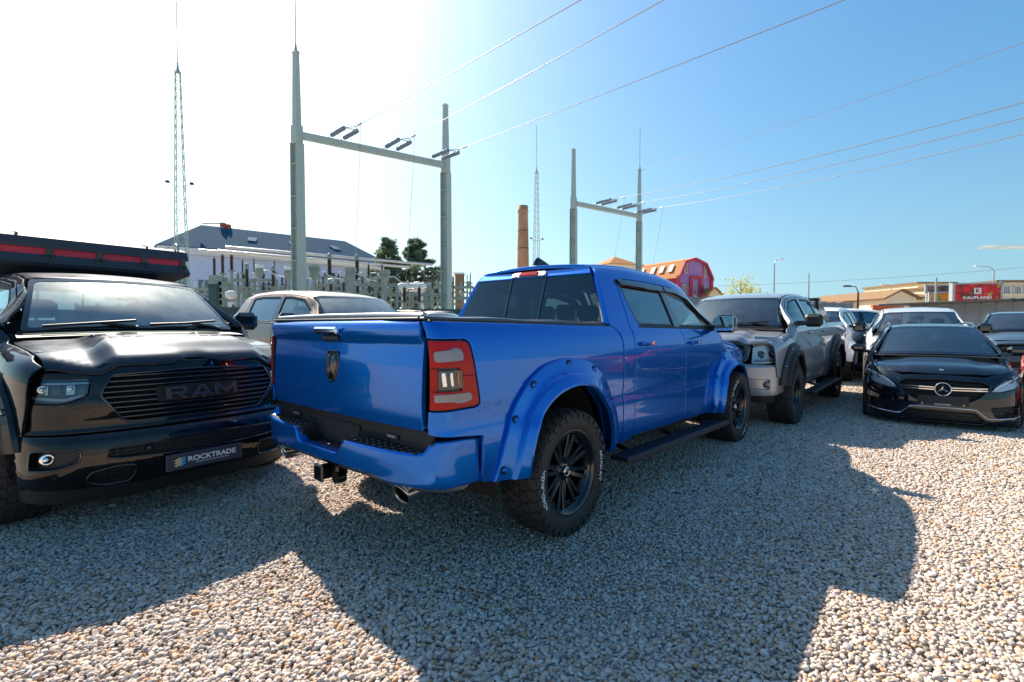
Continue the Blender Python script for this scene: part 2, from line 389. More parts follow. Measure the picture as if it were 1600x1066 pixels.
# ------------------------------------------------------------ pickups
AZ = [.40,.46,.55,.65,.80,.88,.95,1.05,1.2,1.32,1.40,1.445,1.47,1.55,1.70,1.85,1.92,1.955,1.98,1.995,2.005,2.018,2.022]
AY = [.93,.965,.985,.995,.998,.988,.992,1.0,1.0,.99,.972,.945,.93,.895,.825,.752,.715,.685,.645,.60,.50,.27,.0]
BZ = [.40,.46,.55,.65,.80,.88,.95,1.02,1.09,1.14,1.18,1.21,1.235,1.255,1.27,1.28,1.288,1.294,1.298,1.302,1.308,1.32,1.325]
BY = [.93,.965,.985,.995,.998,.995,.997,1.0,1.0,.995,.985,.97,.95,.925,.895,.865,.83,.80,.765,.72,.60,.30,0]
ROOF = [(-2, 1.93), (.6, 1.93), (.9, 1.95), (1.2, 1.99), (1.7, 2.012), (2.2, 2.0), (2.6, 1.965), (2.9, 1.915), (3.1, 1.86), (5, 1.86)]
ROOF_HI = [(-2, 2.0), (.6, 2.0), (.9, 2.03), (1.2, 2.065), (1.7, 2.088), (2.2, 2.08), (2.6, 2.05), (2.9, 2.005), (3.1, 1.93), (5, 1.93)]
def truck_sections(ds, RF=ROOF):
    hf = [(3.0, 1.25), (3.5, 1.19), (4.0, 1.05), (4.3, .93), (4.5, .72 if not ds else .93), (4.7, .6 if not ds else .9)]
    def fn(x):
        k = (float(cr(RF, x)[0]) - 1.47) / (2.022 - 1.47); h = float(cr(hf, x)[0]); wb = float(sst(3.36, 3.56, x)); P = []
        nose = float(cr([(3.6, 0), (4.0, .004), (4.2, .018), (4.35, .045), (4.5, .10), (4.7, .22)], x)[0])
        for za, ya, zb, yb in zip(AZ, AY, BZ, BY):
            z = za if za <= 1.47 else 1.47 + (za - 1.47) * k
            y = ya - (.05 * float(sst(2.5, 3.4, x)) * float(sst(1.45, 1.8, za)) * min(ya / .7, 1))
            zz = zb if zb < .95 else .95 + (zb - .95) * h
            P.append(((y * (1 - wb) + yb * wb) * (1 - nose), z * (1 - wb) + zz * wb))
        return P
    return Sections(fn, -1.3, 4.75)
SEC = {}
NOSE_Q = None
def plan_curve(pts):
    P = np.array(pts, float); q = np.concatenate([[0], np.cumsum(np.linalg.norm(np.diff(P, axis=0), axis=1))]); T = np.column_stack([q, P])
    return lambda a: cr(T, a), q[-1]
nose_plan, NQ = plan_curve([(0, 0), (.2, -.006), (.4, -.028), (.6, -.07), (.75, -.13), (.86, -.22), (.93, -.33), (.968, -.46), (.985, -.62)])
bump_plan, BQ = plan_curve([(0, -1.275), (.3, -1.27), (.6, -1.25), (.8, -1.215), (.93, -1.155), (.99, -1.08), (1.005, -.98), (1.005, -.78)])
def face_surf(plan, prof, x0=0., sgn=1.):
    T = np.array(prof, float)
    def S(P):
        q = P[:, 0]; c = plan(np.abs(q)); y = c[:, 0] * np.sign(q); x = x0 + c[:, 1] + cr(T, P[:, 1])
        return np.column_stack([x, y, P[:, 1]])
    return S
def tyre_mesh(Rt, hw, rr, lugs=True, nl=34):
    mb = MB(); d = .014 if lugs else .0; rb = Rt - d
    pr = [(rr - .012, -hw * .80), (rr, -hw * .93), (rr + .03, -hw * 1.0), (Rt - .06, -hw * 1.02), (rb - .018, -hw * .95), (rb - .004, -hw * .84), (rb, -hw * .7)]
    prof = pr + [(rb + .002, 0)] + [(r, -h) for r, h in pr[::-1]]
    mb.lathe(prof, 64, ax='y')
    if lugs:
        rows = [(-.98, -.58, 1), (-.54, -.20, 0), (-.16, .16, 0), (.20, .54, 0), (.58, .98, 1)]; r_ = random.Random(3)
        for i, (h0, h1, sh) in enumerate(rows):
            for k in range(nl):
                t0 = 2 * math.pi * (k + .5 * (i % 2)) / nl; dt = 2 * math.pi / nl * (.80 if not sh else .72); sk = .25 * dt * (1 if i % 2 else -1)
                n0 = r_.uniform(-.04, .04); hh0, hh1 = h0 * hw, h1 * hw
                def P(t, h, r): return (r * math.cos(t), h, r * math.sin(t))
                v = []
                for r, g in ((rb - .006, 1), (Rt, .9)):
                    for (a, h) in ((0, hh0), (1, hh0 + n0 * .05), (1.08, (hh0 + hh1) / 2), (1, hh1), (0, hh1), (.1, (hh0 + hh1) / 2)):
                        rad = r - (.012 if sh and abs(h) > hw * .8 else 0) if r == Rt else r
                        v.append(P(t0 + dt * (.5 + (a - .5) * g) + sk * (h / hw), h, rad))
                f = [(6, 7, 8, 9, 10, 11)] + [(j, (j + 1) % 6, 6 + (j + 1) % 6, 6 + j) for j in range(6)]
                mb.add(v, f)
                if sh:
                    sg = 1 if h1 > 0 else -1; L = .055 if k % 2 else .038; t1 = t0 + dt * .9; v = []
                    for r, h in ((Rt - .02, hw * .93), (Rt - .02, hw * 1.04), (Rt - .02 - L, hw * 1.045), (Rt - .02 - L, hw * .98)):
                        v += [P(t0 + dt * .1, sg * h, r), P(t1, sg * h, r)]
                    mb.add(v, [(0, 1, 3, 2), (2, 3, 5, 4), (4, 5, 7, 6), (0, 2, 4, 6), (1, 7, 5, 3)])
    return mb
def rim_mesh(rr, hw, style):
    mb = MB(); h = hw * .86
    mb.lathe([(rr - .02, -h * .9), (rr - .045, -h * .6), (rr - .05, h * .55), (rr - .035, h * .80), (rr + .004, h * .93), (rr + .012, h * 1.0), (rr + .004, h * 1.06), (rr - .018, h * 1.04), (rr - .03, h * .92)], 64, ax='y')
    mb.lathe([(0, -.02), (rr - .05, -.02)], 32, ax='y', mi=1)
    fz = h * .55
    mb.lathe([(0, fz), (.055, fz), (.075, fz - .01), (.088, fz - .035), (.09, fz - .09)], 32, ax='y')
    n = {'fuel': 8, 'ten': 5, 'car': 5}[style]
    for k in range(n):
        a = 2 * math.pi * k / n + .2
        for s in (-1, 1):
            w0, w1 = (.020, .075) if style != 'car' else (.02, .06)
            u = np.array([(.06, s * .004), (.06, s * (w0 + .012)), (rr - .02, s * (w1 + .016)), (rr - .02, s * (w1 - .012)), (.10, s * .006)])
            def fn(v, a=a):
                x, y, hh = v[:, 0], v[:, 1], v[:, 2]; dep = fz + .012 * np.sin(np.clip((x - .06) / (rr - .08), 0, 1) * 3.0) + (h * .25) * np.clip((x - .1) / (rr - .1), 0, 1) ** 2
                return np.column_stack([x * math.cos(a) - y * math.sin(a), dep + hh, x * math.sin(a) + y * math.cos(a)])[:, [0, 1, 2]]
            mb.prism(u, -.028, .0, fn, b=.004)
        if style == 'fuel':     # cross web that closes the pocket near the lip
            u = np.array([(rr - .075, -.055), (rr - .075, .055), (rr - .03, .085), (rr - .03, -.085)])
            mb.prism(u, -.05, -.018, fn, b=.003)
    for k in range(6):
        a = 2 * math.pi * k / 6; mb.lathe([(.0, fz + .012), (.007, fz + .012), (.010, fz - .002), (.010, fz - .02)], 6, o=(.055 * math.cos(a), 0, .055 * math.sin(a)), ax='y', smooth=False)
    return mb
WCACHE = {}
def wheel(root, x, y, z, side, Rt, hw, rr, style, rim_mat, lugs=True, letters=None, spin=0., steer=0.):
    """side=-1: outer face towards -y"""
    k = (Rt, hw, rr, style, rim_mat, lugs, letters)
    w = bpy.data.objects.new('wheel', None); COL.objects.link(w); w.parent = root; w.location = (x, y, z)
    w.rotation_euler = (0, 0, (math.pi if side < 0 else 0) + steer); w.empty_display_size = .1
    if k not in WCACHE:
        t = tyre_mesh(Rt, hw, rr, lugs).build('tyre', M['rubber']); r = rim_mesh(rr, hw, style).build('rim', [M[rim_mat], M['under']])
        c = MB(); fz = hw * .86 * .55; c.lathe([(0, fz + .030), (.012, fz + .030), (.026, fz + .024), (.036, fz + .016), (.038, fz)], 24, ax='y')
        c.lathe([(.026, fz + .0245), (.030, fz + .029), (.034, fz + .022)], 24, ax='y', mi=1)
        c = c.build('hub_cap', [M['gloss_black'], M['chrome']]); L = [t, r, c]
        if letters:
            for txt, a0 in letters:
                mb = MB(); v, f = text_geo(txt, .040, 0, .0012); v[:, 0] *= 1.15
                rad = (rr + Rt) / 2 - .012 + v[:, 1]; a = a0 - v[:, 0] / ((rr + Rt) / 2)
                mb.add(np.column_stack([-rad * np.cos(a), np.full(len(v), hw * 1.026), rad * np.sin(a)]), f)
                L.append(mb.build('lettering', M['white_text']))
        WCACHE[k] = [o.data for o in L]; names = [o.name for o in L]
        for o in L: bpy.data.objects.remove(o)
    for me, nm in zip(WCACHE[k], ('tyre', 'rim', 'hub_cap', 'lettering', 'lettering')):
        if nm == 'lettering' and side > 0: continue
        o = bpy.data.objects.new(nm, me); COL.objects.link(o); o.parent = w; o.rotation_euler = (0, spin if nm != 'lettering' else (0 if spin < 1 else -1.0), 0)
    return w
def seat_mesh(mb, x, y, z0, w=.52, mi=0):
    mb.box((x, y, z0 + .10), (.52, w, .20), b=.06, mi=mi)
    m = Matrix.Rotation(R(-14), 4, 'Y'); mb.box((x - .32, y, z0 + .48), (.16, w, .66), b=.06, M4=m, mi=mi)
    mb.box((x - .40, y, z0 + .92), (.10, .27, .19), b=.045, M4=m, mi=mi)
def pickup(pos, yaw, label, paint_m, ds=False, dz=0., rake=.016, wy=1.03, Rt=.42, hw=.14, rr=.26, wst='ten', rimm='satin', flare=None, step=True, tonneau=False,
           glass_f='g_clear', glass_r='g_dark', screen='g_screen', lugs=True, letters=None, res=.06, cat='pickup truck', name='pickup_truck', group=None, rear=True, front=True,
           trim='plastic', mirror_m=None, flare_m=None, grille=None, bumper_m=None, visor=False, shrink=1., spin=0., rollbar=False, hi=False, dark_roof=False):
    PM = M[paint_m]; ft = M[trim]
    root = empty(name, (pos[0], pos[1], 0), yaw, label, cat, group)
    if (ds, hi) not in SEC: SEC[ds, hi] = truck_sections(ds, ROOF_HI if hi else ROOF)
    sec = SEC[ds, hi]; gt = 1.925 if hi else 1.893
    def XF(v):
        v = v.copy(); v[:, 2] += dz - rake * v[:, 0]
        if shrink != 1.: v[:, 0] = np.where(v[:, 0] > 2.3, 2.3 + (v[:, 0] - 2.3) * shrink, v[:, 0])
        return v
    def side(sg, off=0.):
        x0, r = -1.045, .088
        def S(P):
            p, z = P[:, 0], P[:, 1]; x = np.maximum(p, x0); y = sec.y(x, z) + off
            a = np.clip((x0 - p) / r, 0, math.pi / 2); ex = np.maximum(0, (x0 - p) - r * math.pi / 2)
            return np.column_stack([x - r * np.sin(a), sg * (y - r * (1 - np.cos(a)) - ex), z])
        return S
    def ps(name, outline, sg, m=None, parent=None, holes=(), off=0., depth=.018, rs=None, edge=.004):
        mb = MB(); panel(mb, outline, side(sg), (0, sg, 0), rs or res, holes, depth, edge, off, h=.02); return mb.build(name, m or PM, parent or root, XF)
    def pf(name, outline, S, out, m=None, parent=None, holes=(), off=0., depth=.018, rs=None, edge=.004, h=.012):
        mb = MB(); panel(mb, outline, S, out, rs or res, holes, depth, edge, off, h=h); return mb.build(name, m or PM, parent or root, XF)
    zt = lambda x, y=.664: float(sec.ztop(np.array([x]), np.array([y]))[0])
    WB = 3.67
    archR = [(.54, .48), (.60, .62), (.50, .86), (.28, 1.03), (0, 1.09), (-.28, 1.03), (-.48, .84), (-.58, .62), (-.62, .50)]
    archF = [(.55, .62), (.47, .84), (.28, 1.0), (0, 1.06), (-.28, 1.0), (-.44, .84), (-.475, .60)]
    rearx = lambda z: .79 + (z - 1.5) * .31
    for sg in (-1, 1):
        # bed side with the notch for the lamp
        bo = rnd([(.895, .47), (.895, 1.33, .04), (.84, 1.43, .05), (.80, 1.457), (-1.180, 1.457), (-1.180, 1.362), (-.915, 1.362, .05), (-.885, 1.335, .03), (-.812, .985, .03), (-.845, .968, .02), (-1.180, .965), (-1.180, .84), (-.795, .80), (-.785, .52), (-.63, .49)] + [(x, z) for x, z in archR[::-1][1:]] + [(.60, .47)], 4)
        bs = ps('bed_side', bo, sg)
        # tail lamp: wraps the corner
        lo = rnd([(-1.177, 1.357), (-.918, 1.357, .05), (-.892, 1.33, .03), (-.818, .99, .03), (-.85, .973, .02), (-1.177, .97)], 4)
        if rear:
            tl = ps('tail_light', lo, sg, M['lamp_dark'], off=-.006, rs=.04); lens = lambda o, n, m, of: ps(n, rnd(o, 4), sg, m, tl, off=of, rs=.03, depth=.006, edge=.003)
            lens([(-1.170, 1.348), (-.930, 1.348, .04), (-.903, 1.325, .03), (-.865, 1.16), (-.972, 1.16), (-.985, 1.205, .02), (-1.170, 1.205)], 'red_lens', M['red_lens'], .004)
            lens([(-.97, 1.157), (-.866, 1.157), (-.832, .995, .02), (-.86, .983, .02), (-1.170, .978), (-1.170, 1.075), (-.97, 1.075)], 'red_lens', M['red_lens'], .004)
            lens([(-1.170, 1.20), (-1.170, 1.08), (-1.125, 1.08), (-1.125, 1.20)], 'red_lens', M['red_lens'], .004)
            lens([(-1.14, 1.292, .02), (-1.06, 1.30, .02), (-1.02, 1.315, .02), (-.965, 1.30, .02), (-.955, 1.242, .02), (-1.14, 1.235, .02)], 'reverse_lens', M['clear_lens'], .010)
            lens([(-1.14, 1.063, .01), (-.905, 1.063, .02), (-.890, 1.02, .02), (-.98, 1.005, .02), (-1.05, 1.02, .02), (-1.14, 1.02, .01)], 'reverse_lens', M['clear_lens'], .010)
            lens([(-1.122, 1.192, .015), (-.975, 1.192, .02), (-.955, 1.09, .02), (-1.122, 1.085, .015)], 'smoked_lens', M['gloss_black'], .007)
            for a, b_, mm in ((-1.105, -1.085, 'chrome'), (-1.062, -1.045, 'chrome'), (-1.012, -1.004, 'amber')):
                lens([(a, 1.18), (b_, 1.18), (b_ + .008, 1.105), (a + .008, 1.105)], 'reflector', M[mm], .013)
        # cab side: corner pillar, roof rail, windscreen pillar
        top = [(x, zt(x)) for x in (.95, 1.05, 1.2, 1.5, 1.8, 2.1, 2.4, 2.65, 2.87)]
        co = [(.912, .47), (.912, 1.34, .05), (.86, 1.44, .05), (.775, 1.475, .03), (rearx(1.6), 1.6), (rearx(1.85), 1.85)] + top + [(3.08, 1.765), (3.25, 1.62), (3.43, 1.47), (3.42, 1.455), (3.375, 1.455), (3.27, 1.55), (3.06, 1.715), (2.80, 1.862, .05), (2.4, 1.908), (1.8, 1.918), (1.36, 1.91, .05), (1.19, 1.885, .06), (1.15, 1.65), (1.105, 1.40, .05), (1.105, .47)]
        cs = ps('cab_side', rnd(co, 4), sg, depth=.05)
        # doors
        rd = rnd([(1.117, .50, .02), (1.117, 1.40, .05), (1.16, 1.65), (1.20, 1.877, .05), (1.36, 1.902, .04), (1.8, 1.91), (2.14, 1.902, .02), (2.185, 1.46), (2.235, 1.30), (2.25, .50, .02)], 4)
        wr = rnd([(1.225, 1.865, .04), (1.5, 1.885), (2.115, 1.88), (2.16, 1.468), (1.31, 1.468, .10), (1.255, 1.62, .05)], 5)
        d1 = ps('rear_door', rd, sg, holes=[wr])
        fd = rnd([(2.258, .50, .02), (2.245, 1.30), (2.195, 1.46), (2.152, 1.90, .02), (2.4, 1.90), (2.79, 1.855, .05), (3.05, 1.708), (3.26, 1.54), (3.36, 1.45, .03), (3.378, 1.34, .05), (3.30, .90, .1), (3.19, .60), (3.19, .48, .02)], 4)
        wf = rnd([(2.178, 1.88), (2.4, 1.878), (2.76, 1.83, .05), (3.02, 1.678), (3.28, 1.475, .03), (2.225, 1.468)], 5)
        d2 = ps('front_door', fd, sg, holes=[wf])
        for d, wo, gm, nm in ((d1, wr, glass_r, 0), (d2, wf, glass_f, 1)):
            rub = inset(ccw(np.array(wo)), .004); inn = inset(ccw(np.array(wo)), .028)
            mb = MB(); panel(mb, rub, side(sg), (0, sg, 0), res, [inn], .012, .002, -.006); mb.build('window_frame', M['plastic'], d, XF)
            g = MB(); panel(g, inset(ccw(np.array(wo)), .024), side(sg), (0, sg, 0), res * 1.3, (), .003, .001, -.014); g.build('window', M[gm], d, XF)
            hx = 1.32 if nm == 0 else 2.46
            ps('handle_cup', rnd([(hx - .10, 1.275, .03), (hx + .09, 1.275, .03), (hx + .09, 1.335, .03), (hx - .10, 1.335, .03)], 4), sg, PM if bumper_m is None else PM, d, off=-.0, rs=.02, depth=.02)
            h = MB(); yy = float(sec.y(np.array([hx]), np.array([1.31]))[0])
            h.box((hx, sg * (yy + .030), 1.31 + dz * 0), (.21, .022, .036), b=.009); h.box((hx + .085, sg * (yy + .032), 1.31), (.055, .024, .040), b=.009, mi=1)
            h.box((hx - .09, sg * (yy + .012), 1.31), (.03, .03, .03), b=.006); h.box((hx + .09, sg * (yy + .012), 1.31), (.03, .03, .03), b=.006)
            h.build('handle', [PM if trim != 'blackh' else M['plastic'], M['chrome'] if paint_m in ('blue', 'white') else PM], d, XF)
        # black pillar strip between the windows, belt moulding
        ps('pillar_trim', [(2.085, 1.878), (2.20, 1.878), (2.245, 1.47), (2.105, 1.47)], sg, M['gloss_black'], d1, off=.002, depth=.01)
        ps('belt_moulding', rnd([(1.29, 1.452), (3.33, 1.452), (3.31, 1.470), (1.29, 1.470)]), sg, M['plastic'], cs, off=.005, depth=.012, rs=.1)
        if visor:
            for d, o in ((d1, [(1.17, 1.895, .01), (2.12, 1.893, .01), (2.13, 1.84, .01), (1.23, 1.845, .02)]), (d2, [(2.165, 1.895, .01), (2.45, 1.888), (2.80, 1.842), (3.06, 1.69), (3.29, 1.49, .01), (3.235, 1.488, .01), (3.02, 1.652), (2.76, 1.79), (2.42, 1.84), (2.175, 1.845, .01)])):
                P = MB(); panel(P, rnd(o), lambda Q: side(sg)(Q) + np.column_stack([0 * Q[:, 0], sg * (.030 - .0 * Q[:, 0]), 0 * Q[:, 0]]), (0, sg, 0), .05, (), .028, .003)
                P.build('window_visor', M['visor'], d, XF)
        # front fender
        fz = lambda x: zt(x, .885 - .03 * (x - 3.5))
        fo = [(3.392, 1.34, .05), (3.315, .90, .1), (3.205, .62), (3.20, .56)] + [(WB + x, z) for x, z in archF[::-1]] + [(4.225, .72), (4.34, .735), (4.395, .95), (4.42, 1.08), (4.43, fz(4.43))] + [(x, fz(x)) for x in (4.25, 4.1, 3.95, 3.8, 3.65, 3.56)] + [(3.46, 1.43), (3.41, 1.445)]
        ff = ps('front_fender', rnd(fo), sg)
        # wheel wells
        for cx, rad in ((0, .60), (WB, .60)):
            mb = MB(); mb.lathe([(rad, .42), (rad, .955)], 28, o=(cx, 0, .50), ax='y', sg=sg, a0=-.25, a1=math.pi + .25); mb.add([(cx + a, sg * .42, z) for a, z in ((-rad, .35), (rad, .35), (rad, 1.0), (0, 1.12), (-rad, 1.0))], [(0, 1, 2, 3, 4)])
            mb.build('wheel_well', M['liner'], root, XF)
        # flares
        if flare:
            for cx, dxx in ((0, 0.), (WB, -.03)):
                rf = cx == 0
                O = [(-.70, .505), (-.665, .62), (-.60, .80), (-.50, .98), (-.36, 1.115), (-.18, 1.195), (.03, 1.222), (.26, 1.205), (.46, 1.12), (.62, .98), (.73, .80), (.79, .62), (.80, .48)] if rf else \
                    [(-.56, .47), (-.565, .62), (-.55, .80), (-.47, .97), (-.35, 1.09), (-.18, 1.165), (0, 1.185), (.20, 1.165), (.38, 1.10), (.50, .99), (.60, .84), (.645, .70), (.655, .62)]
                I = [(-.475, .505), (-.47, .60), (-.43, .75), (-.36, .87), (-.25, .96), (-.12, 1.01), (.03, 1.03), (.18, 1.015), (.32, .955), (.43, .86), (.505, .73), (.54, .60), (.55, .48)] if rf else \
                    [(-.45, .47), (-.45, .60), (-.42, .75), (-.35, .87), (-.25, .955), (-.12, 1.0), (0, 1.012), (.13, 1.0), (.26, .955), (.36, .87), (.44, .76), (.48, .68), (.50, .60)]
                t = np.linspace(0, 12, 61); Oc = cr(np.column_stack([np.arange(13), O]), t); Ic = cr(np.column_stack([np.arange(13), I]), t)
                prof = [(0, -.006, 0), (0, .014, .3), (.015, .022, .6), (.035, .026, 1), (.30, .042, 1), (.46, .052, 1), (.50, .058, 1), (.54, .084, 1), (.60, .094, 1), (.88, flare * .98, 1), (.96, flare, 1), (1.0, flare - .03, 0)]
                V = []
                for a, o_, _ in prof:
                    q = Oc * (1 - a) + Ic * a; yb = sec.y(np.clip(cx + dxx + q[:, 0], -1.03, 4.3), q[:, 1]); V.append(np.column_stack([cx + dxx + q[:, 0], sg * (np.maximum(yb, .93) + o_), q[:, 1]]))
                V = np.array(V); m_, n_ = V.shape[:2]; mb = MB()
                for g0, g1 in ((0, 3), (3, 6), (6, 8), (8, 9), (9, 10), (10, 11)):     # crisp edges between the steps of the moulding
                    F = []
                    for i in range(g1 - g0):
                        for j in range(n_ - 1):
                            q = (i * n_ + j, i * n_ + j + 1, (i + 1) * n_ + j + 1, (i + 1) * n_ + j); F.append(q if sg > 0 else q[::-1])
                    mb.add(V[g0:g1 + 1].reshape(-1, 3), F, smooth=True)
                for e_ in (0, n_ - 1):
                    q = V[:, e_]; b_ = q.copy(); b_[:, 1] = sg * .93; mb.add(np.concatenate([q, b_]), [(i, i + 1, m_ + i + 1, m_ + i) for i in range(m_ - 1)])
                fl = mb.build('wheel_flare', M[flare_m] if flare_m else (PM if flare > .11 else M[trim]), root, XF)
                if res < .07 or True:
                    for a in ((.06, .20, .33, .5, .64, .80) if rf else (.06, .22, .38, .62, .80)):
                        j = int(a * 60); q = Oc[j] * .80 + Ic[j] * .20; yb = float(sec.y(np.array([np.clip(cx + dxx + q[0], -1.03, 4.3)]), np.array([q[1]]))[0])
                        b_ = MB(); b_.lathe([(.0, .013), (.006, .0125), (.012, .009), (.015, .002), (.021, .0), (.022, -.012)], 14, o=(cx + dxx + q[0], sg * (yb + .036), q[1]), ax='y', sg=sg); b_.lathe([(.020, .002), (.027, .0025), (.029, -.004)], 14, o=(cx + dxx + q[0], sg * (yb + .037), q[1]), ax='y', sg=sg, mi=1)
                        b_.build('bolt', [PM if flare > .11 else M['steel'], M['under']], fl, XF)
        # mirror
        mr = MB(); ym = sg
        mr.box((3.02, ym * 1.15, 1.515), (.13, .25, .20), b=.045); mr.tube([(3.10, ym * .93, 1.47), (3.07, ym * 1.06, 1.475)], [.045, .035], 8, mi=1)
        mo = mr.build('mirror', [M[mirror_m or 'gloss_black'], M['plastic']], root, XF)
        g = MB(); g.box((2.952, ym * 1.155, 1.517), (.006, .205, .16), b=.002); g.build('mirror_glass', M['mirror'], mo, XF)
        if paint_m == 'blue':
            g = MB(); g.box((3.02, ym * 1.262, 1.465), (.09, .03, .055), b=.012); g.build('turn_signal', M['clear_lens'], mo, XF)
        if step:
            s_ = MB(); s_.box((1.86, sg * 1.10, .395), (2.36, .17, .035), b=.015)
            s_.box((1.86, sg * 1.19, .39), (2.40, .02, .05), b=.008)
            for i in range(40): s_.box((.75 + i * .057, sg * 1.10, .414), (.02, .12, .006))
            so_ = s_.build('side_step', M['plastic'], root, XF)
            for x in (1.0, 1.9, 2.8):
                b_ = MB(); b_.tube([(x, sg * .70, .48), (x, sg * .85, .44), (x, sg * 1.05, .385)], .022, 6); b_.build('bracket', M['satin'], so_, XF)
        # sill underside
    # roof
    def Sroof(P): ay = np.abs(P[:, 1]); return np.column_stack([P[:, 0], P[:, 1], sec.ztop(P[:, 0], np.maximum(ay, .6)) + .030 * (1 - np.minimum(ay / .6, 1) ** 2)])
    yy = np.linspace(-.648, .648, 13); ro = [(.935 - .012 * (1 - (y / .65) ** 2), y) for y in yy] + [(2.885 + .10 * (1 - (y / .65) ** 2), y) for y in yy[::-1]]
    rf = pf('roof', ro, Sroof, (0, 0, 1), m=(M['gloss_black'] if dark_roof else PM), rs=res * 1.5, depth=.03, h=.04)
    dch = MB()
    for sg in (-1, 1):
        xs = np.linspace(.95, 2.86, 12); v = [(x, sg * (.656 + d), zt(x) - .014) for x in xs for d in (-.012, .012)]
        dch.add(v, [(2 * i, 2 * i + 1, 2 * i + 3, 2 * i + 2) for i in range(11)])
        v = [(x, sg * (.656 + d), zt(x) - .03) for x in (.935, .95) for d in (-.012, .012)]
    dch.build('roof_ditch', M['plastic'], rf, XF)
    if not dark_roof:
        a = MB(); z0 = zt(1.15, 0); pr = [(0, -.09), (.05, -.085), (.075, -.05), (.07, 0), (.045, .05), (.02, .095), (.0, .11)]
        v = []; n = 10
        for i, (x, hh) in enumerate([(.985, .0), (.995, .055), (1.03, .082), (1.09, .070), (1.17, .038), (1.24, .012), (1.28, 0)]):
            for k in range(n + 1):
                t = math.pi * k / n; v.append((x, .032 * math.cos(t) * (1 if hh < .05 else .6), z0 + hh * math.sin(t) ** .6 - .004))
        a.add(v, [(i * (n + 1) + k, i * (n + 1) + k + 1, (i + 1) * (n + 1) + k + 1, (i + 1) * (n + 1) + k) for i in range(6) for k in range(n)], smooth=True)
        a.build('roof_antenna', M['navy'], rf, XF)
    # windscreen
    def Swin(P):
        t, s = P[:, 0], P[:, 1]
        yt, yb = .635, .80
        y = s * (yb + (yt - yb) * t); c = 1 - s * s
        x = (3.455 + .17 * c) * (1 - t) + (2.885 + .115 * c) * t + .03 * np.sin(math.pi * t) * 1
        z = (1.425 + .02 * c) * (1 - t) + (zt(2.87, .64) + .022 * c - .004) * t + .012 * np.sin(math.pi * t)
        return np.column_stack([x, y, z])
    wo = rnd([(0, -1, .05), (1, -1, .05), (1, 1, .05), (0, 1, .05)]); wi = rnd([(.05, -.955, .06), (.93, -.95, .08), (.93, .95, .08), (.05, .955, .06)])
    sc_ = MB(); panel(sc_, wo, Swin, (1, 0, 1), .12, [wi], .004, .004, -.002); sco = sc_.build('windscreen_frame', M['gloss_black'], root, XF)
    g = MB(); panel(g, wi, Swin, (1, 0, 1), .15, (), .002, .002, -.004); g.build('windscreen', M[screen], sco, XF)
    g = MB(); g.box((2.98, 0, 1.79), (.10, .16, .07), b=.02); g.box((2.93, 0, 1.745), (.03, .25, .07), b=.012); g.build('inner_mirror', M['plastic'], sco, XF)
    wp = MB()
    for s0, s1, t1 in ((-.85, -.10, .10), (.02, .80, .13)):
        P = Swin(np.array([[.03, s0], [.06, (s0 + s1) / 2], [t1, s1]])); P[:, 0] += .02; P[:, 2] += .016; wp.tube(P, .011, 6)
        P = Swin(np.array([[-.03, s1], [.05, s0 * .4 + s1 * .6]])); P[:, 2] += .02; wp.tube(P, .014, 6)
    wp.build('wiper', M['plastic'], sco, XF)
    c_ = MB(); v = []
    for i in range(13):
        s = -1 + i / 6; q = 1 - s * s; v += [(3.40 + .20 * q, s * .82, 1.405 + .012 * q), (3.60 + .14 * q, s * .84, 1.372 + .02 * q)]
    c_.add(v, [(2 * i, 2 * i + 1, 2 * i + 3, 2 * i + 2) for i in range(12)], smooth=True); c_.build('cowl', M['plastic'], root, XF)
    # hood
    xf = lambda y: 4.63 - .10 * (np.abs(y) / .8) ** 2.2 - .10 * sst(.62, .9, np.abs(y)) - .045 * (1 - sst(.06, .15, np.abs(y)))
    xs0 = lambda y: 4.64 - .10 * (np.abs(y) / .8) ** 2.2 - .10 * sst(.62, .9, np.abs(y))
    def Shood(P):
        x, y = P[:, 0], P[:, 1]; ay = np.abs(y); z = sec.ztop(x, np.maximum(ay, .80)) + .028 * (1 - np.minimum(ay / .80, 1) ** 2)
        we = .60 - .06 * sst(4.4, 3.7, x)
        dome = (.062 if not ds else .05) * (1 - sst(we - .13, we, ay)) * (.35 + .65 * sst(3.6, 4.15, x)) * (1 - .35 * (1 - sst(.04, .13, ay)) * sst(4.50, 4.62, x))
        lip = np.clip(1 - (xs0(y) - x) / .10, 0, 1.3); z = z + dome - .045 * lip ** 2.5
        return np.column_stack([x, y, z])
    ye = lambda x: .885 - .03 * (x - 3.5) - .010
    ys = np.linspace(-1, 1, 33); front_ = [(float(xf(np.array(y * .855))), y * .855) for y in ys]; rear_ = [(3.60 + .13 * (1 - (y) ** 2), y * .86) for y in ys[::-1]]
    sideL = [(x, ye(x)) for x in (4.42, 4.3, 4.15, 4.0, 3.85, 3.7)]; sideR = [(x, -ye(x)) for x in (3.7, 3.85, 4.0, 4.15, 4.3, 4.42)]
    hd = pf('hood', front_ + sideL + rear_ + sideR, Shood, (0, 0, 1), rs=res * .7, depth=.035, edge=.006, h=.03)
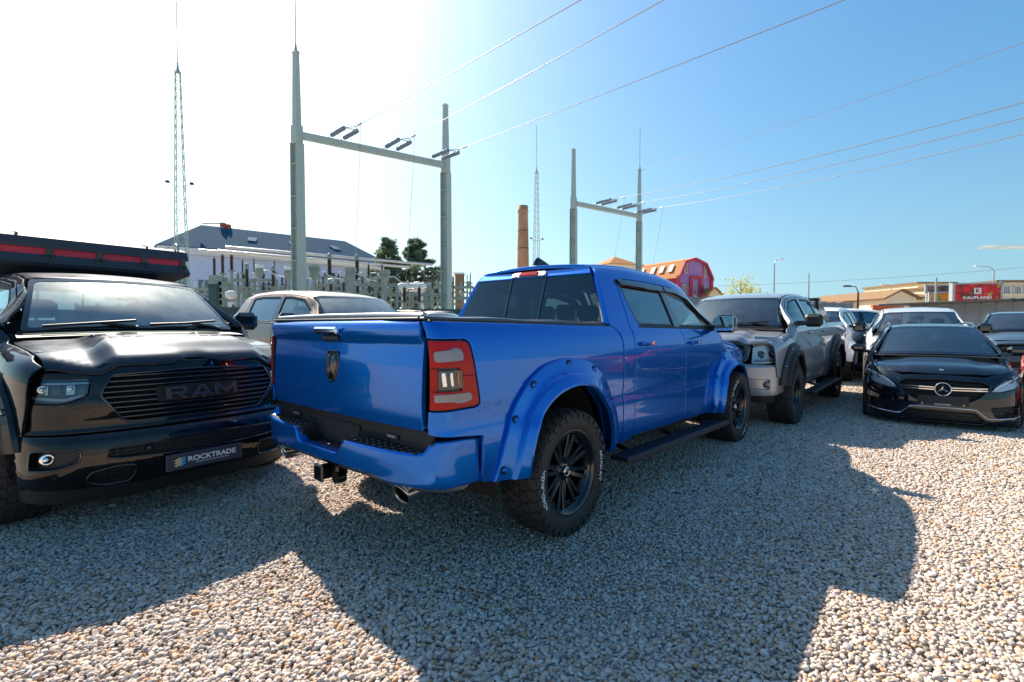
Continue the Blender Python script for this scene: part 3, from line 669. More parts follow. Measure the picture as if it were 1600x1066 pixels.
    for sg in (-1, 1):
        y0 = sg * .36
        if ds: pf('hood_vent', rnd([(3.95, y0 - .09, .02), (3.95, y0 + .09, .02), (4.01, y0 + .09, .02), (4.01, y0 - .09, .02)]), Shood, (0, 0, 1), M['plastic'], hd, off=.006, depth=.01, rs=.05)
        else:
            hv = pf('hood_vent', rnd([(3.80, y0 - .11, .02), (3.80, y0 + .09, .02), (3.98, y0 + .09, .03), (3.98, y0 - .11, .03)]), Shood, (0, 0, 1), M['gloss_black'], hd, off=.008, depth=.012, rs=.05)
            for k in range(3): pf('vent_slat', [(3.83 + k * .045, y0 - .09), (3.83 + k * .045, y0 + .07), (3.85 + k * .045, y0 + .07), (3.85 + k * .045, y0 - .09)], Shood, (0, 0, 1), M['chrome' if k == 1 else 'plastic'], hv, off=.015, depth=.01, rs=.05)
            for k in range(4): pf('hood_slit', rnd([(4.16, y0 - .16 + k * .085, .005), (4.16, y0 - .10 + k * .085, .005), (4.185, y0 - .10 + k * .085, .005), (4.185, y0 - .16 + k * .085, .005)]), Shood, (0, 0, 1), M['under'], hd, off=.003, depth=.006, rs=.04)
    # ---------------- front
    lowp = [(.20, -.09), (.30, -.04), (.36, .0), (.42, .035), (.50, .055), (.60, .060), (.68, .048), (.72, .022), (.74, .002), (.77, -.010), (.81, -.006), (.88, .012), (.93, .014), (.98, .002), (1.05, -.010), (1.12, -.03), (1.2, -.055)]
    F = face_surf(nose_plan, lowp, 4.66); FO = (1, 0, 0); q = lambda o, sg: [(a * sg, *r_) for a, *r_ in o]
    if front and not ds:
        gz = [(-.60, .97, .04), (-.50, 1.105, .05), (0, 1.118), (.50, 1.105, .05), (.60, .97, .04), (.455, .785, .08), (-.455, .785, .08)]
        sur = [(-.66, 1.14, .02), (-.57, 1.205, .03), (-.35, 1.225), (-.15, 1.228, .02), (-.07, 1.200, .02), (.07, 1.200, .02), (.15, 1.228, .02), (.35, 1.225), (.57, 1.205, .03), (.66, 1.14, .02), (.84, 1.145), (1.12, 1.14), (1.12, 1.112), (.645, 1.108, .02), (.665, .99, .02), (.74, .955, .02), (.82, .935, .03), (1.20, .955), (1.20, .745), (-1.20, .745), (-1.20, .955), (-.82, .935, .03), (-.74, .955, .02), (-.665, .99, .02), (-.645, 1.108, .02), (-1.12, 1.112), (-1.12, 1.14), (-.84, 1.145)]
        gz = [(-.605, .985, .03), (-.535, 1.12, .03), (0, 1.135), (.535, 1.12, .03), (.605, .985, .03), (.47, .785, .05), (-.47, .785, .05)]
        gm = MB(); panel(gm, rnd(sur), F, FO, .05, [rnd(gz)], .05, .006); gs = gm.build('grille_surround', PM, root, XF)
        gb = MB(); panel(gb, rnd(gz), F, FO, .1, (), .01, .004, -.06); gb.build('grille_backing', M['under'], root, XF)
        G = np.array(rnd(gz)); 
        for i in range(9):
            z = .818 + i * .036
            ok = [yv for yv in np.linspace(-.62, .62, 125) if inside(np.array([[yv, z]]), G)[0]]
            if not ok: continue
            a, b_ = min(ok), max(ok); qs = np.linspace(a, b_, 24); base = F(np.column_stack([qs, np.full(24, z)])); V = []
            for dx_, dz_ in ((-.05, .007), (-.008, .010), (.0, .003), (-.010, -.008), (-.05, -.010)): V.append(base + [dx_, 0, dz_])
            V = np.array(V); bar = MB(); bar.add(V.reshape(-1, 3), [(r0 * 24 + c0, r0 * 24 + c0 + 1, (r0 + 1) * 24 + c0 + 1, (r0 + 1) * 24 + c0) for r0 in range(4) for c0 in range(23)], smooth=True)
            bar.build('grille_bar', M['gloss_black'], gs, XF)
        pb = MB(); panel(pb, rnd([(-.285, .908, .02), (.285, .908, .02), (.285, 1.022, .02), (-.285, 1.022, .02)]), F, FO, .1, (), .03, .004, .008); pb.build('emblem_base', M['under'], gs, XF)
        b_ = .020; H_ = .044
        strokes = {'R': [[(-.07, -H_), (-.07 + .032, -H_), (-.07 + .032, H_), (-.07, H_)], [(-.038, H_ - b_), (.055, H_ - b_), (.065, H_ - .004), (.055, H_), (-.038, H_)], [(.040, -.012), (.068, -.004), (.068, H_ - .006), (.040, H_ - b_)], [(-.038, -.012), (.060, -.012), (.060, .008), (-.038, .008)], [(-.005, -.012), (.030, -.012), (.075, -H_), (.035, -H_)]],
                   'A': [[(-.085, -H_), (-.048, -H_), (.012, H_), (-.022, H_)], [(.085, -H_), (.022, H_), (-.012, H_), (.048, -H_)], [(-.045, -.028), (.045, -.028), (.038, -.010), (-.038, -.010)]],
                   'M': [[(-.085, -H_), (-.055, -H_), (-.055, H_), (-.085, H_)], [(.055, -H_), (.085, -H_), (.085, H_), (.055, H_)], [(-.055, H_), (-.055, .004), (-.008, -.030), (.008, -.030), (.0, .004)], [(.055, H_), (.0, .004), (-.008, -.030), (.008, -.030), (.055, .004)]]}
        for ch, yc in (('R', -.165), ('A', .005), ('M', .18)):
            L = MB()
            for k_, s_ in enumerate(strokes[ch]):
                L.prism([(yc + a, c) for a, c in s_], .008, .026 + k_ * .0004, lambda v: F(v[:, :2] + [0, .965]) + np.column_stack([v[:, 2], 0 * v[:, 0], 0 * v[:, 0]]), b=.002)
            L.build('letter', M['grey_text'], gs, XF)
        tr = MB(); P_ = F(resample(ccw(np.array(rnd(gz))), .03)); tr.tube(list(P_) + [P_[0]], .009, 6, cap=False); tr.build('grille_trim', M['gloss_black'], gs, XF)
        cb = MB(); o_ = F(np.array([[.02, .925]]))[0]; cb.lathe([(0, .03), (.014, .03), (.02, .02), (.022, 0)], 12, o=tuple(o_), ax='x'); cb.build('camera_pod', M['plastic'], gs, XF)
        for sg in (-1, 1):
            ho = rnd(q([(.585, 1.098, .01), (1.06, 1.10, .03), (1.10, 1.03), (1.075, .985, .02), (.86, .95, .02), (.83, .985, .02), (.64, .99, .03)], sg))
            ho = rnd(q([(.650, 1.106, .01), (1.10, 1.11, .03), (1.18, 1.06), (1.18, .965, .02), (.82, .940, .02), (.75, .960, .02), (.67, .995, .02)], sg))
            hb = MB(); panel(hb, ho, F, FO, .05, (), .03, .004, -.055); hl = hb.build('headlight', M['lamp_dark'], root, XF)
            w_ = MB()
            O = np.array(resample(ccw(np.array(ho)), .05)); a_ = F(O); b2 = a_ - [.055, 0, 0]; n = len(O); w_.add(np.concatenate([a_, b2]), [(k, (k + 1) % n, n + (k + 1) % n, n + k) for k in range(n)]); w_.build('lamp_wall', M['lamp_dark'], hl, XF)
            lp = MB(); panel(lp, ho, F, FO, .05, (), .004, .003, -.002); lp.build('lens', M['g_lens'], hl, XF)
            for qq, rr_ in ((.74, .017), (.90, .020)):
                o_ = F(np.array([[sg * qq, 1.035]]))[0] + [-.052, 0, 0]; pj = MB(); pj.lathe([(0, .022), (.4 * rr_, .020), (.8 * rr_, .010), (rr_, 0), (rr_ * 1.25, .012), (rr_ * 1.35, 0)], 16, o=tuple(o_), ax='x'); pj.build('projector', M['chrome'], hl, XF)
            am = MB(); panel(am, rnd(q([(.90, 1.065), (.985, 1.065), (.985, 1.01), (.93, 1.01)], sg)), F, FO, .03, (), .01, .002, -.045); am.build('reflector', M['red_lens'], hl, XF)
            for qa in (.66, .735, .82, .90, .985):
                bz = MB(); panel(bz, rnd(q([(qa, 1.068, .01), (qa + .055, 1.07, .01), (qa + .06, 1.0, .01), (qa + .01, 1.0, .01)], sg)), F, FO, .03, (), .03, .004, -.035); bz.build('bezel', M['satin'] if qa not in (.735, .90) else M['steel'], hl, XF)
            dr = MB(); panel(dr, rnd(q([(.68, .985), (.80, .956), (1.11, .982), (1.11, 1.0), (.80, .976), (.70, .998)], sg)), F, FO, .04, (), .01, .001, -.02); dr.build('light_guide', M['clear_lens'], hl, XF)
            dr = MB(); panel(dr, rnd(q([(.62, 1.082), (1.08, 1.084), (1.11, 1.06), (1.07, 1.072), (.63, 1.07)], sg)), F, FO, .04, (), .01, .001, -.02); dr.build('light_guide', M['steel'], hl, XF)
        # bumper
        fog = lambda sg: rnd(q([(.72, .625, .03), (.80, .645, .03), (1.03, .632, .03), (1.05, .50, .03), (.86, .505, .03), (.73, .55, .04)], sg))
        low = rnd([(-.58, .628, .03), (0, .645), (.58, .628, .03), (.60, .56, .03), (.50, .545, .03), (0, .525), (-.50, .545, .03), (-.60, .56, .03)])
        ov = lambda sg: rnd(q([(.42, .485, .04), (.52, .50, .05), (.68, .47, .04), (.70, .405, .04), (.60, .365, .05), (.45, .37, .04)], sg))
        bo = rnd([(-1.30, .735), (-1.0, .728), (0, .728), (1.0, .728), (1.30, .735), (1.33, .42, .05), (1.0, .36, .05), (.4, .345), (-.4, .345), (-1.0, .36, .05), (-1.33, .42, .05)])
        bm = MB(); panel(bm, bo, F, FO, .05, [fog(-1), fog(1), low, ov(-1), ov(1)], .05, .008); bp_ = bm.build('front_bumper', M[bumper_m or paint_m], root, XF)
        for o2 in (low, ov(-1), ov(1)):
            b_ = MB(); panel(b_, o2, F, FO, .1, (), .01, .003, -.03)
            lo2, hi2 = np.array(o2).min(0), np.array(o2).max(0); Pn = np.array(o2)
            for zz in np.arange(lo2[1] + .012, hi2[1], .022):
                for k, qq in enumerate(np.arange(lo2[0] + .02 + (int(zz * 1000) % 2) * .02, hi2[0], .045)):
                    if inside(np.array([[qq, zz]]), inset(ccw(Pn), .012))[0]:
                        c0 = F(np.array([[qq, zz]]))[0]; b_.box(tuple(c0 - [.018, 0, 0]), (.016, .038, .007), b=.002)
            b_.build('lower_grille', M['plastic'], bp_, XF)
        for o2 in (low, ov(-1), ov(1), fog(-1), fog(1)):
            P_ = F(resample(ccw(np.array(o2)), .04)); tr = MB(); tr.tube(list(P_ + [.001, 0, 0]) + [P_[0] + [.001, 0, 0]], .006, 5, cap=False); tr.build('opening_trim', M['gloss_black'], bp_, XF)
        for sg in (-1, 1):
            b_ = MB(); panel(b_, fog(sg), F, FO, .08, (), .01, .003, -.05); fo_ = b_.build('fog_light', M['plastic'], root, XF)
            o_ = F(np.array([[sg * .90, .575]]))[0] + [-.045, 0, 0]; b_ = MB(); b_.lathe([(0, .018), (.014, .016), (.024, .006), (.028, 0), (.036, .010), (.040, 0)], 20, o=tuple(o_), ax='x'); b_.build('projector', M['chrome'], fo_, XF)
        b_ = MB(); o_ = F(np.array([[-.35, .59]]))[0]; b_.lathe([(0, .004), (.018, .004), (.022, -.004), (.022, -.03)], 14, o=tuple(o_), ax='x'); b_.build('parking_sensor', M['satin'], bp_, XF)
        b_ = MB(); panel(b_, rnd([(-1.28, .36), (1.28, .36), (1.2, .25, .05), (.6, .22), (-.6, .22), (-1.2, .25, .05)]), F, FO, .1, (), .05, .005, -.03); b_.build('valance', M['plastic'], bp_, XF)
        b_ = MB(); panel(b_, rnd([(-1.16, .758), (1.16, .758), (1.22, .735), (-1.22, .735)]), F, FO, .08, (), .04, .006, .012); b_.build('bumper_ledge', PM, bp_, XF)
    if front and ds:
        F2 = face_surf(nose_plan, [(.3, -.05), (.47, .02), (.60, .05), (.78, .06), (.88, .06), (.925, .01), (1.0, -.03), (1.2, -.07), (1.3, -.12)], 4.62)
        for sg in (-1, 1):
            ho = rnd(q([(.66, 1.16, .03), (.95, 1.215, .05), (1.12, 1.14, .03), (1.16, 1.0, .02), (1.13, .945, .02), (.66, .945, .03)], sg)); hb = MB(); panel(hb, ho, F2, FO, .06, (), .03, .004, -.04); hl = hb.build('headlight', M['lamp_silver'], root, XF)
            for qq, rr_ in ((.76, .055), (.91, .05)):
                o_ = F2(np.array([[sg * qq, 1.05]]))[0] + [-.03, 0, 0]; pj = MB(); pj.lathe([(0, .02), (.4 * rr_, .018), (.8 * rr_, .008), (rr_, 0)], 16, o=tuple(o_), ax='x'); pj.build('projector', M['gloss_black'], hl, XF)
            am = MB(); panel(am, rnd(q([(1.04, 1.13), (1.10, 1.10), (1.12, .99), (1.06, .99)], sg)), F2, FO, .04, (), .01, .002, -.03); am.build('side_marker', M['amber'], hl, XF)
            am = MB(); panel(am, rnd(q([(.70, .99), (1.03, .99), (1.03, .962), (.70, .962)], sg)), F2, FO, .04, (), .01, .002, -.03); am.build('light_guide', M['clear_lens'], hl, XF)
            lp = MB(); panel(lp, ho, F2, FO, .06, (), .004, .003, -.002); lp.build('lens', M['g_lens'], hl, XF)
        bo = rnd([(-1.30, .90, .03), (-.62, .925, .02), (.62, .925, .02), (1.30, .90, .03), (1.30, .52, .05), (1.0, .475, .05), (-1.0, .475, .05), (-1.30, .52, .05)])
        fg = lambda sg: rnd(q([(.62, .705, .02), (.93, .705, .03), (.93, .565, .03), (.62, .565, .02)], sg))
        bm = MB(); panel(bm, bo, F2, FO, .06, [fg(-1), fg(1)], .05, .01); bp_ = bm.build('front_bumper', PM, root, XF)
        for sg in (-1, 1):
            b_ = MB(); panel(b_, fg(sg), F2, FO, .08, (), .01, .003, -.035); b_.build('bumper_recess', PM, bp_, XF)
            o_ = F2(np.array([[sg * .86, .635]]))[0] + [-.03, 0, 0]; b_ = MB(); b_.lathe([(0, .02), (.03, .018), (.045, .004), (.05, -.01)], 16, o=tuple(o_), ax='x'); b_.build('fog_light', M['clear_lens'], bp_, XF)
        go = rnd([(-.60, .94, .05), (-.64, 1.20, .08), (-.3, 1.27), (.3, 1.27), (.64, 1.20, .08), (.60, .94, .05)]); gi = inset(ccw(np.array(go)), .07)
        gm_ = M['gloss_black'] if grille == 'black' else M['chrome']
        b_ = MB(); panel(b_, go, F2, FO, .06, [gi], .09, .02, .05); gr = b_.build('grille_surround', gm_, root, XF)
        b_ = MB(); panel(b_, gi, F2, FO, .1, (), .01, .003, -.0); b_.build('grille_mesh', M['plastic'], gr, XF)
        for dims, c0 in (((.03, .06, .27), (0, 1.09)), ((.03, 1.1, .05), (0, 1.09))):
            o_ = F2(np.array([c0]))[0]; b_ = MB(); b_.box(tuple(o_ + [.02, 0, 0]), dims, b=.008); b_.build('grille_bar', gm_, gr, XF)
        b_ = MB(); panel(b_, rnd([(-1.28, .48), (1.28, .48), (1.2, .36, .05), (-1.2, .36, .05)]), F2, FO, .12, (), .05, .005, -.04); b_.build('valance', M['plastic'], bp_, XF)
        for sg in (-1, 1):
            b_ = MB(); panel(b_, rnd(q([(.655, 1.165, .02), (.95, 1.222, .03), (1.125, 1.148, .02), (1.19, 1.02), (1.24, 1.05), (1.20, 1.20, .05), (1.0, 1.29, .05), (.655, 1.31)], sg)), F2, FO, .05, (), .03, .004, -.004); b_.build('lamp_brow', PM, root, XF)
    # ---------------- rear
    T = [(.82, -1.118), (.86, -1.128), (.92, -1.138), (1.0, -1.141), (1.2, -1.132), (1.315, -1.122), (1.335, -1.121), (1.348, -1.128), (1.362, -1.146), (1.378, -1.154), (1.42, -1.155), (1.45, -1.144), (1.468, -1.115)]
    def Stail(P): return np.column_stack([cr(T, P[:, 1]) - .022 * (1 - (P[:, 0] / .92) ** 2) * .9, P[:, 0], P[:, 1]])
    tg = pf('tailgate', rnd([(-.908, .85, .02), (.908, .85, .02), (.908, 1.463, .04), (-.908, 1.463, .04)]), Stail, (-1, 0, 0), rs=min(res, .03), depth=.03, h=.006)
    if rear:
        hb = MB(); panel(hb, rnd([(-.15, 1.39, .02), (.15, 1.39, .02), (.13, 1.325, .03), (-.13, 1.325, .03)]), Stail, (-1, 0, 0), .04, (), .02, .004, .004); hb.build('handle_bezel', PM, tg, XF)
        h = MB(); h.box((-1.196, 0, 1.40), (.04, .29, .045), b=.012); h.build('handle', M['chrome_blue'], tg, XF)
        h = MB(); h.box((-1.172, -.01, 1.352), (.03, .19, .045), b=.012); h.build('handle_bowl', M['plastic'], tg, XF)
        # shield emblem: faceted relief
        so_ = rnd([(-.068, 1.268, .02), (.068, 1.268, .02), (.078, 1.20, .03), (.062, 1.11, .03), (.03, 1.06, .03), (-.03, 1.06, .03), (-.062, 1.11, .03), (-.078, 1.20, .03)])
        e_ = MB(); panel(e_, so_, Stail, (-1, 0, 0), .03, [inset(ccw(np.array(so_)), .012)], .014, .003, .012); panel(e_, inset(ccw(np.array(so_)), .010), Stail, (-1, 0, 0), .03, (), .006, .003, .004)
        b0 = float(Stail(np.array([[0., 1.17]]))[0, 0]) - .006
        for s in (-1, 1):
            V = [(b0, s * .004, 1.235), (b0, s * .045, 1.245), (b0, s * .058, 1.17), (b0, s * .032, 1.13), (b0, s * .018, 1.085), (b0, 0, 1.075), (b0 - .022, s * .014, 1.21), (b0 - .030, s * .016, 1.15), (b0 - .014, s * .042, 1.20), (b0 - .02, 0.004 * s, 1.10)]
            Fc = [(0, 1, 6), (1, 8, 6), (1, 2, 8), (2, 3, 8), (8, 3, 7), (6, 8, 7), (3, 4, 7), (4, 9, 7), (4, 5, 9), (0, 6, 7), (0, 7, 9), (0, 9, 5)]
            e_.add(V, Fc)
        e_.build('emblem', M['emblem'], tg, XF)
        # step bumper
        BS = face_surf(bump_plan, [(.50, .05), (.53, .03), (.58, .0), (.66, -.004), (.74, 0.), (.80, .012)], 0.)
        hz = .80; out_ = [(-BQ, .52), (-1.02, .525, .02), (-.70, .535), (-.60, .575, .03), (.60, .575, .03), (.70, .535), (1.02, .525, .02), (BQ, .52), (BQ, hz - .015, .02), (1.0, hz, .02), (.985, hz, .03), (.955, .735, .03), (.30, .735, .03), (.25, .645, .03), (-.25, .645, .03), (-.30, .735, .03), (-.955, .735, .03), (-.985, hz, .03), (-1.0, hz, .02), (-BQ, hz - .015, .02)]
        rb_ = MB(); panel(rb_, rnd(out_, 6), BS, (-1, 0, 0), .04, (), .06, .016); rb = rb_.build('rear_bumper', PM if bumper_m is None else M[bumper_m], root, XF)
        pad = MB()
        for s in (-1, 1):
            pad.prism([(-1.245, .27), (-1.225, .6), (-1.19, .80), (-1.13, .93), (-1.06, .965), (-1.06, .27)], .712, .732, lambda v, s=s: np.column_stack([v[:, 0], s * v[:, 1], v[:, 2]]), b=.003)
            for i in range(9):
                for j in range(3): pad.box((-1.205 + j * .04 + .035 * max(0, (i - 5) / 3), s * (.36 + i * .065), .735), (.022, .04, .008), b=.003)
            pad.box((-1.165, s * .282, .675), (.15, .03, .11), b=.006)
            pad.box((-1.07, s * .955, .77), (.10, .03, .06), b=.01)
        pad.box((-1.165, 0, .632), (.17, .56, .02), b=.004)
        pad.box((-1.095, 0, .74), (.02, 1.85, .22), b=.004); pad.box((-1.112, .02, .72), (.015, .54, .155), b=.01)
        pad.box((-1.09, 0, .70), (.02, 1.9, .30))
        pad.build('step_pad', M['plastic'], rb, XF)
        for s in (-1, 1):
            b_ = MB(); b_.box((-1.113, s * .60, .778), (.012, .115, .026), b=.004); b_.build('badge_plate', M['plastic'], rb, XF)
            b_ = MB(); b_.box((-1.121, s * .60, .779), (.004, .080, .016), b=.001); b_.build('plate_lamp', M['clear_lens'], rb, XF)
        b_ = MB(); panel(b_, rnd([(-1.0, .527), (-.70, .537), (-.60, .577), (.60, .577), (.70, .537), (1.0, .527), (1.25, .525), (1.2, .495, .03), (.66, .50), (.5, .53), (-.5, .53), (-.66, .50), (-1.2, .495, .03), (-1.25, .525)]), BS, (-1, 0, 0), .08, (), .05, .004, -.02); b_.build('bumper_valance', M['steel'] if paint_m == 'blue' else M['plastic'], rb, XF)
        hi = MB(); hi.box((-1.17, 0, .475), (.20, .085, .085), b=.01); hi.box((-1.26, 0, .475), (.02, .11, .11), b=.01); hi.box((-1.0, 0, .50), (.12, 1.1, .09), b=.02)
        hi.tube([(-1.22, -.13, .46), (-1.16, -.13, .46)], .042, 12); hi.tube([(-1.20, -.13, .46), (-1.20, -.13, .53)], .02, 8); hi.build('tow_hitch', M['satin'], root, XF)
        for s in (-1, 1):
            ex = MB(); o_ = (-1.15, s * .745, .475); M4 = Matrix.Rotation(R(-5), 4, 'Y') @ Matrix.Rotation(R(-s * 6), 4, 'Z')
            e2 = MB(); e2.lathe([(.050, .16), (.052, .0), (.055, -.012), (.060, -.016), (.064, -.010), (.065, .0), (.064, .12), (.058, .22), (.035, .27)], 32, ax='x', sg=1)
            v = np.concatenate(e2.v); v[:, 0] -= v[:, 2] * .45 * np.clip(1 - v[:, 0] / .2, 0, 1); v = np.array([tuple(M4 @ Vector(p)) for p in v]) + np.array(o_)
            ex.add(v, e2.f, smooth=True); ex.lathe([(0, .10), (.052, .10)], 16, o=o_, ax='x', mi=1); ex.build('exhaust_tip', [M['steel'], M['under']], root, XF)
    # rear glass with frame lines, third brake light
    def Sback(P): z = P[:, 1]; return np.column_stack([rearx(z) + .004 - .03 * (1 - (P[:, 0] / .9) ** 2), P[:, 0], z])
    yb = lambda z: .872 - (z - 1.5) * .385
    bo = [(-yb(1.44), 1.44), (-yb(1.7), 1.70), (-yb(gt) + .015, gt, .03), (yb(gt) - .015, gt, .03), (yb(1.7), 1.7), (yb(1.44), 1.44)]
    bk = pf('rear_window', rnd(bo), Sback, (-1, 0, 0), M['g_rear'] if rear else M['g_screen'], rs=.15, depth=.004)
    for y_ in (-.21, .21): pf('window_divider', [(y_ - .012, 1.46), (y_ + .012, 1.46), (y_ + .012, gt - .01), (y_ - .012, gt - .01)], Sback, (-1, 0, 0), M['gloss_black'], bk, off=.008, depth=.012)
    bh = rnd([(-.70, gt, .02), (-.655, gt + .060, .01), (.655, gt + .060, .01), (.70, gt, .02)])
    def Shead(P): z = P[:, 1]; return np.column_stack([rearx(gt) - .020 + (z - gt) * .75 - .02 * (1 - (P[:, 0] / .9) ** 2), P[:, 0], z])
    pf('rear_header', bh, Shead, (-1, 0, 0), rs=.08)
    bl = pf('brake_light', rnd([(-.215, gt + .004, .01), (.215, gt + .004, .01), (.20, gt + .050, .02), (-.20, gt + .050, .02)]), Shead, (-1, 0, 0), M['clear_lens'], off=.014, depth=.02, rs=.06)
    pf('red_lens', rnd([(-.115, gt + .008, .01), (.115, gt + .008, .01), (.11, gt + .046, .01), (-.11, gt + .046, .01)]), Shead, (-1, 0, 0), M['red_lens'], bl, off=.021, depth=.01, rs=.06)
    # bed: cover or open box
    if tonneau:
        def Sc(P): return np.column_stack([P[:, 0], P[:, 1], 1.487 + .012 * (1 - (P[:, 1] / .93) ** 2) + .004 * np.sin(P[:, 0] * 9) + .003 * np.sin(P[:, 1] * 14)])
        tc_ = pf('bed_cover', rnd([(-1.12, -.905, .03), (.79, -.905, .02), (.79, .905, .02), (-1.12, .905, .03)]), Sc, (0, 0, 1), M['tonneau'], rs=.07, depth=.02, edge=.010)
        for s in (-1, 1):
            b_ = MB(); b_.box((-.17, s * .905, 1.471), (1.93, .045, .018), b=.006); b_.build('cover_rail', M['satin'], tc_, XF)
            b_ = MB(); b_.box((-.16, s * .93, 1.458), (1.92, .05, .014), b=.004); b_.build('rail_cap', M['plastic'], root, XF)
        b_ = MB(); b_.tube([(-1.108, y_, 1.488 + .010 * (1 - (y_ / .9) ** 2)) for y_ in np.linspace(-.885, .885, 15)], .014, 10); b_.build('cover_edge_sheen', M['rail'], tc_, XF)  # pale bar added so the cover's rear edge shows the sky's white reflection
        b_ = MB(); b_.box((-1.115, 0, 1.472), (.05, 1.76, .016), b=.005); b_.build('tailgate_cap', M['plastic'], tg, XF)
    else:
        b_ = MB(); b_.box((-.16, 0, .80), (1.9, 1.8, .04)); b_.box((-1.06, 0, 1.13), (.05, 1.78, .62)); b_.box((.76, 0, 1.13), (.04, 1.8, .62))
        for s in (-1, 1): b_.box((-.15, s * .88, 1.12), (1.85, .03, .62)); b_.box((0, s * .72, .92), (.9, .34, .25), b=.05)
        b_.build('bed_liner', M['plastic'], root, XF)
        for s in (-1, 1): b_ = MB(); b_.box((-.16, s * .925, 1.462), (1.92, .07, .022), b=.006); b_.build('rail_cap', M['plastic'], root, XF)
    if rollbar:
        for s in (-1, 1):
            b_ = MB(); b_.prism([(.70, 1.47), (-.45, 1.47), (-.40, 1.53), (.30, 1.78), (.62, 1.93), (.74, 1.93)], -.03, .03, lambda v, s=s: np.column_stack([v[:, 0], s * .80 + v[:, 2], v[:, 1]])); b_.build('sport_bar', M['satin'], root, XF)
        b_ = MB(); b_.box((.68, 0, 1.90), (.10, 1.56, .06), b=.02); b_.build('sport_bar', M['satin'], root, XF)
    # cabin
    c_ = MB(); c_.box((2.15, 0, .60), (2.5, 1.80, .05)); c_.box((.96, 0, 1.02), (.04, 1.80, .85)); c_.box((3.42, 0, 1.0), (.04, 1.80, .80))
    for s in (-1, 1): c_.box((2.15, s * .915, 1.0), (2.5, .03, .84))
    c_.box((3.20, 0, 1.30), (.42, 1.62, .24), b=.07)
    c_.add([(x, y, zt(x, y) - .04) for x in (.98, 1.5, 2.2, 2.84) for y in (-.60, 0, .60)], [(i * 3 + j, i * 3 + j + 1, i * 3 + j + 4, i * 3 + j + 3) for i in range(3) for j in range(2)], mi=1)
    c_.build('cabin', [M['interior'], M['interior_light'] if paint_m == 'blue' else M['interior']], root, XF)
    for s in (-1, 1):
        b_ = MB(); seat_mesh(b_, 2.50, s * .42, .72); b_.build('front_seat', M['interior'], root, XF)
    b_ = MB(); b_.box((1.55, 0, .85), (.5, 1.5, .2), b=.05)
    for yv in (-.5, 0, .5): b_.box((1.22, yv, 1.18), (.16, .48, .62), b=.05); b_.box((1.16, yv, 1.585), (.09, .24, .15), b=.04)
    b_.build('rear_seat', M['interior'], root, XF)
    b_ = MB(); st = [(2.93 + .09 * math.cos(a), .42 + .19 * math.sin(a), 1.36 + .165 * math.cos(a)) for a in np.linspace(0, 2 * math.pi, 25)]; b_.tube(st, .016, 6); b_.box((2.95, .42, 1.35), (.06, .20, .10), b=.02); b_.build('steering_wheel', M['interior'], root, XF)
    # underbody
    u = MB()
    for s in (-1, 1): u.box((1.75, s * .42, .52), (5.6, .10, .14), b=.01)
    u.box((1.9, 0, .56), (2.7, 1.7, .06)); u.box((-.16, 0, .72), (1.9, 1.1, .10)); u.box((4.0, 0, .62), (.9, .95, .40)); u.box((1.2, .60, .50), (1.2, .40, .18), b=.04)
    u.tube([(0, -.8, .42), (0, .8, .42)], .06, 10); u.tube([(3.67, -.8, .40), (3.67, .8, .40)], .05, 10); u.lathe([(0, -.16), (.12, -.12), (.17, 0), (.12, .12), (0, .16)], 16, o=(0, 0, .42), ax='x'); u.tube([(0, 0, .45), (2.6, 0, .55)], .05, 8)
    u.tube([(-1.0, -.745, .50), (-.75, -.66, .56), (-.5, -.5, .60), (.8, -.35, .52)], .035, 8)
    for s in (-1, 1):
        u.tube([(.12, s * .50, .35), (.2, s * .50, .85)], .035, 8); u.box((.33, s * .5, .40), (.7, .07, .05), b=.01)
        u.box((1.75, s * .90, .48), (2.2, .10, .08), b=.03)
    u.build('underbody', M['under'], root, XF)
    for x in (0, WB):
        xx = x if (x < 2.3 or shrink == 1) else 2.3 + (x - 2.3) * shrink
        for s in (-1, 1): wheel(root, xx, s * (wy - hw * .9), Rt - .006, s, Rt, hw, rr, wst, rimm, lugs, letters if s < 0 else None, spin + x)
    return root
M['rail'] = mat('pale cover edge sheen', (.45, .44, .46), .28, .8)  # pale metal tone stands for sky glare on the cover edge
M['emblem'] = mat('smoked chrome', (.10, .10, .11), .12, 1.)
M['chrome_blue'] = mat('chrome handle', (.45, .60, .85), .10, 1.)
M['g_rear'] = glass('dark rear glass', (.10, .13, .14), 0)
M['visor'] = mat('smoked acrylic', (.010, .014, .018), .10, 0, 1.)

blue = pickup((-.4267, 4.1633), .8524, 'metallic blue crew cab pickup with white lettered off-road tyres, closest to the camera', 'blue', wy=1.12, Rt=.4375, hw=.155, rr=.298, wst='fuel', rimm='rim',
              flare=.125, step=True, tonneau=True, visor=True, res=.045, hi=True, letters=(('ROADCRUZA', math.pi + .12), ('RA1100 A/T', -.05)), spin=.35, mirror_m='gloss_black', front=False)
letters = None
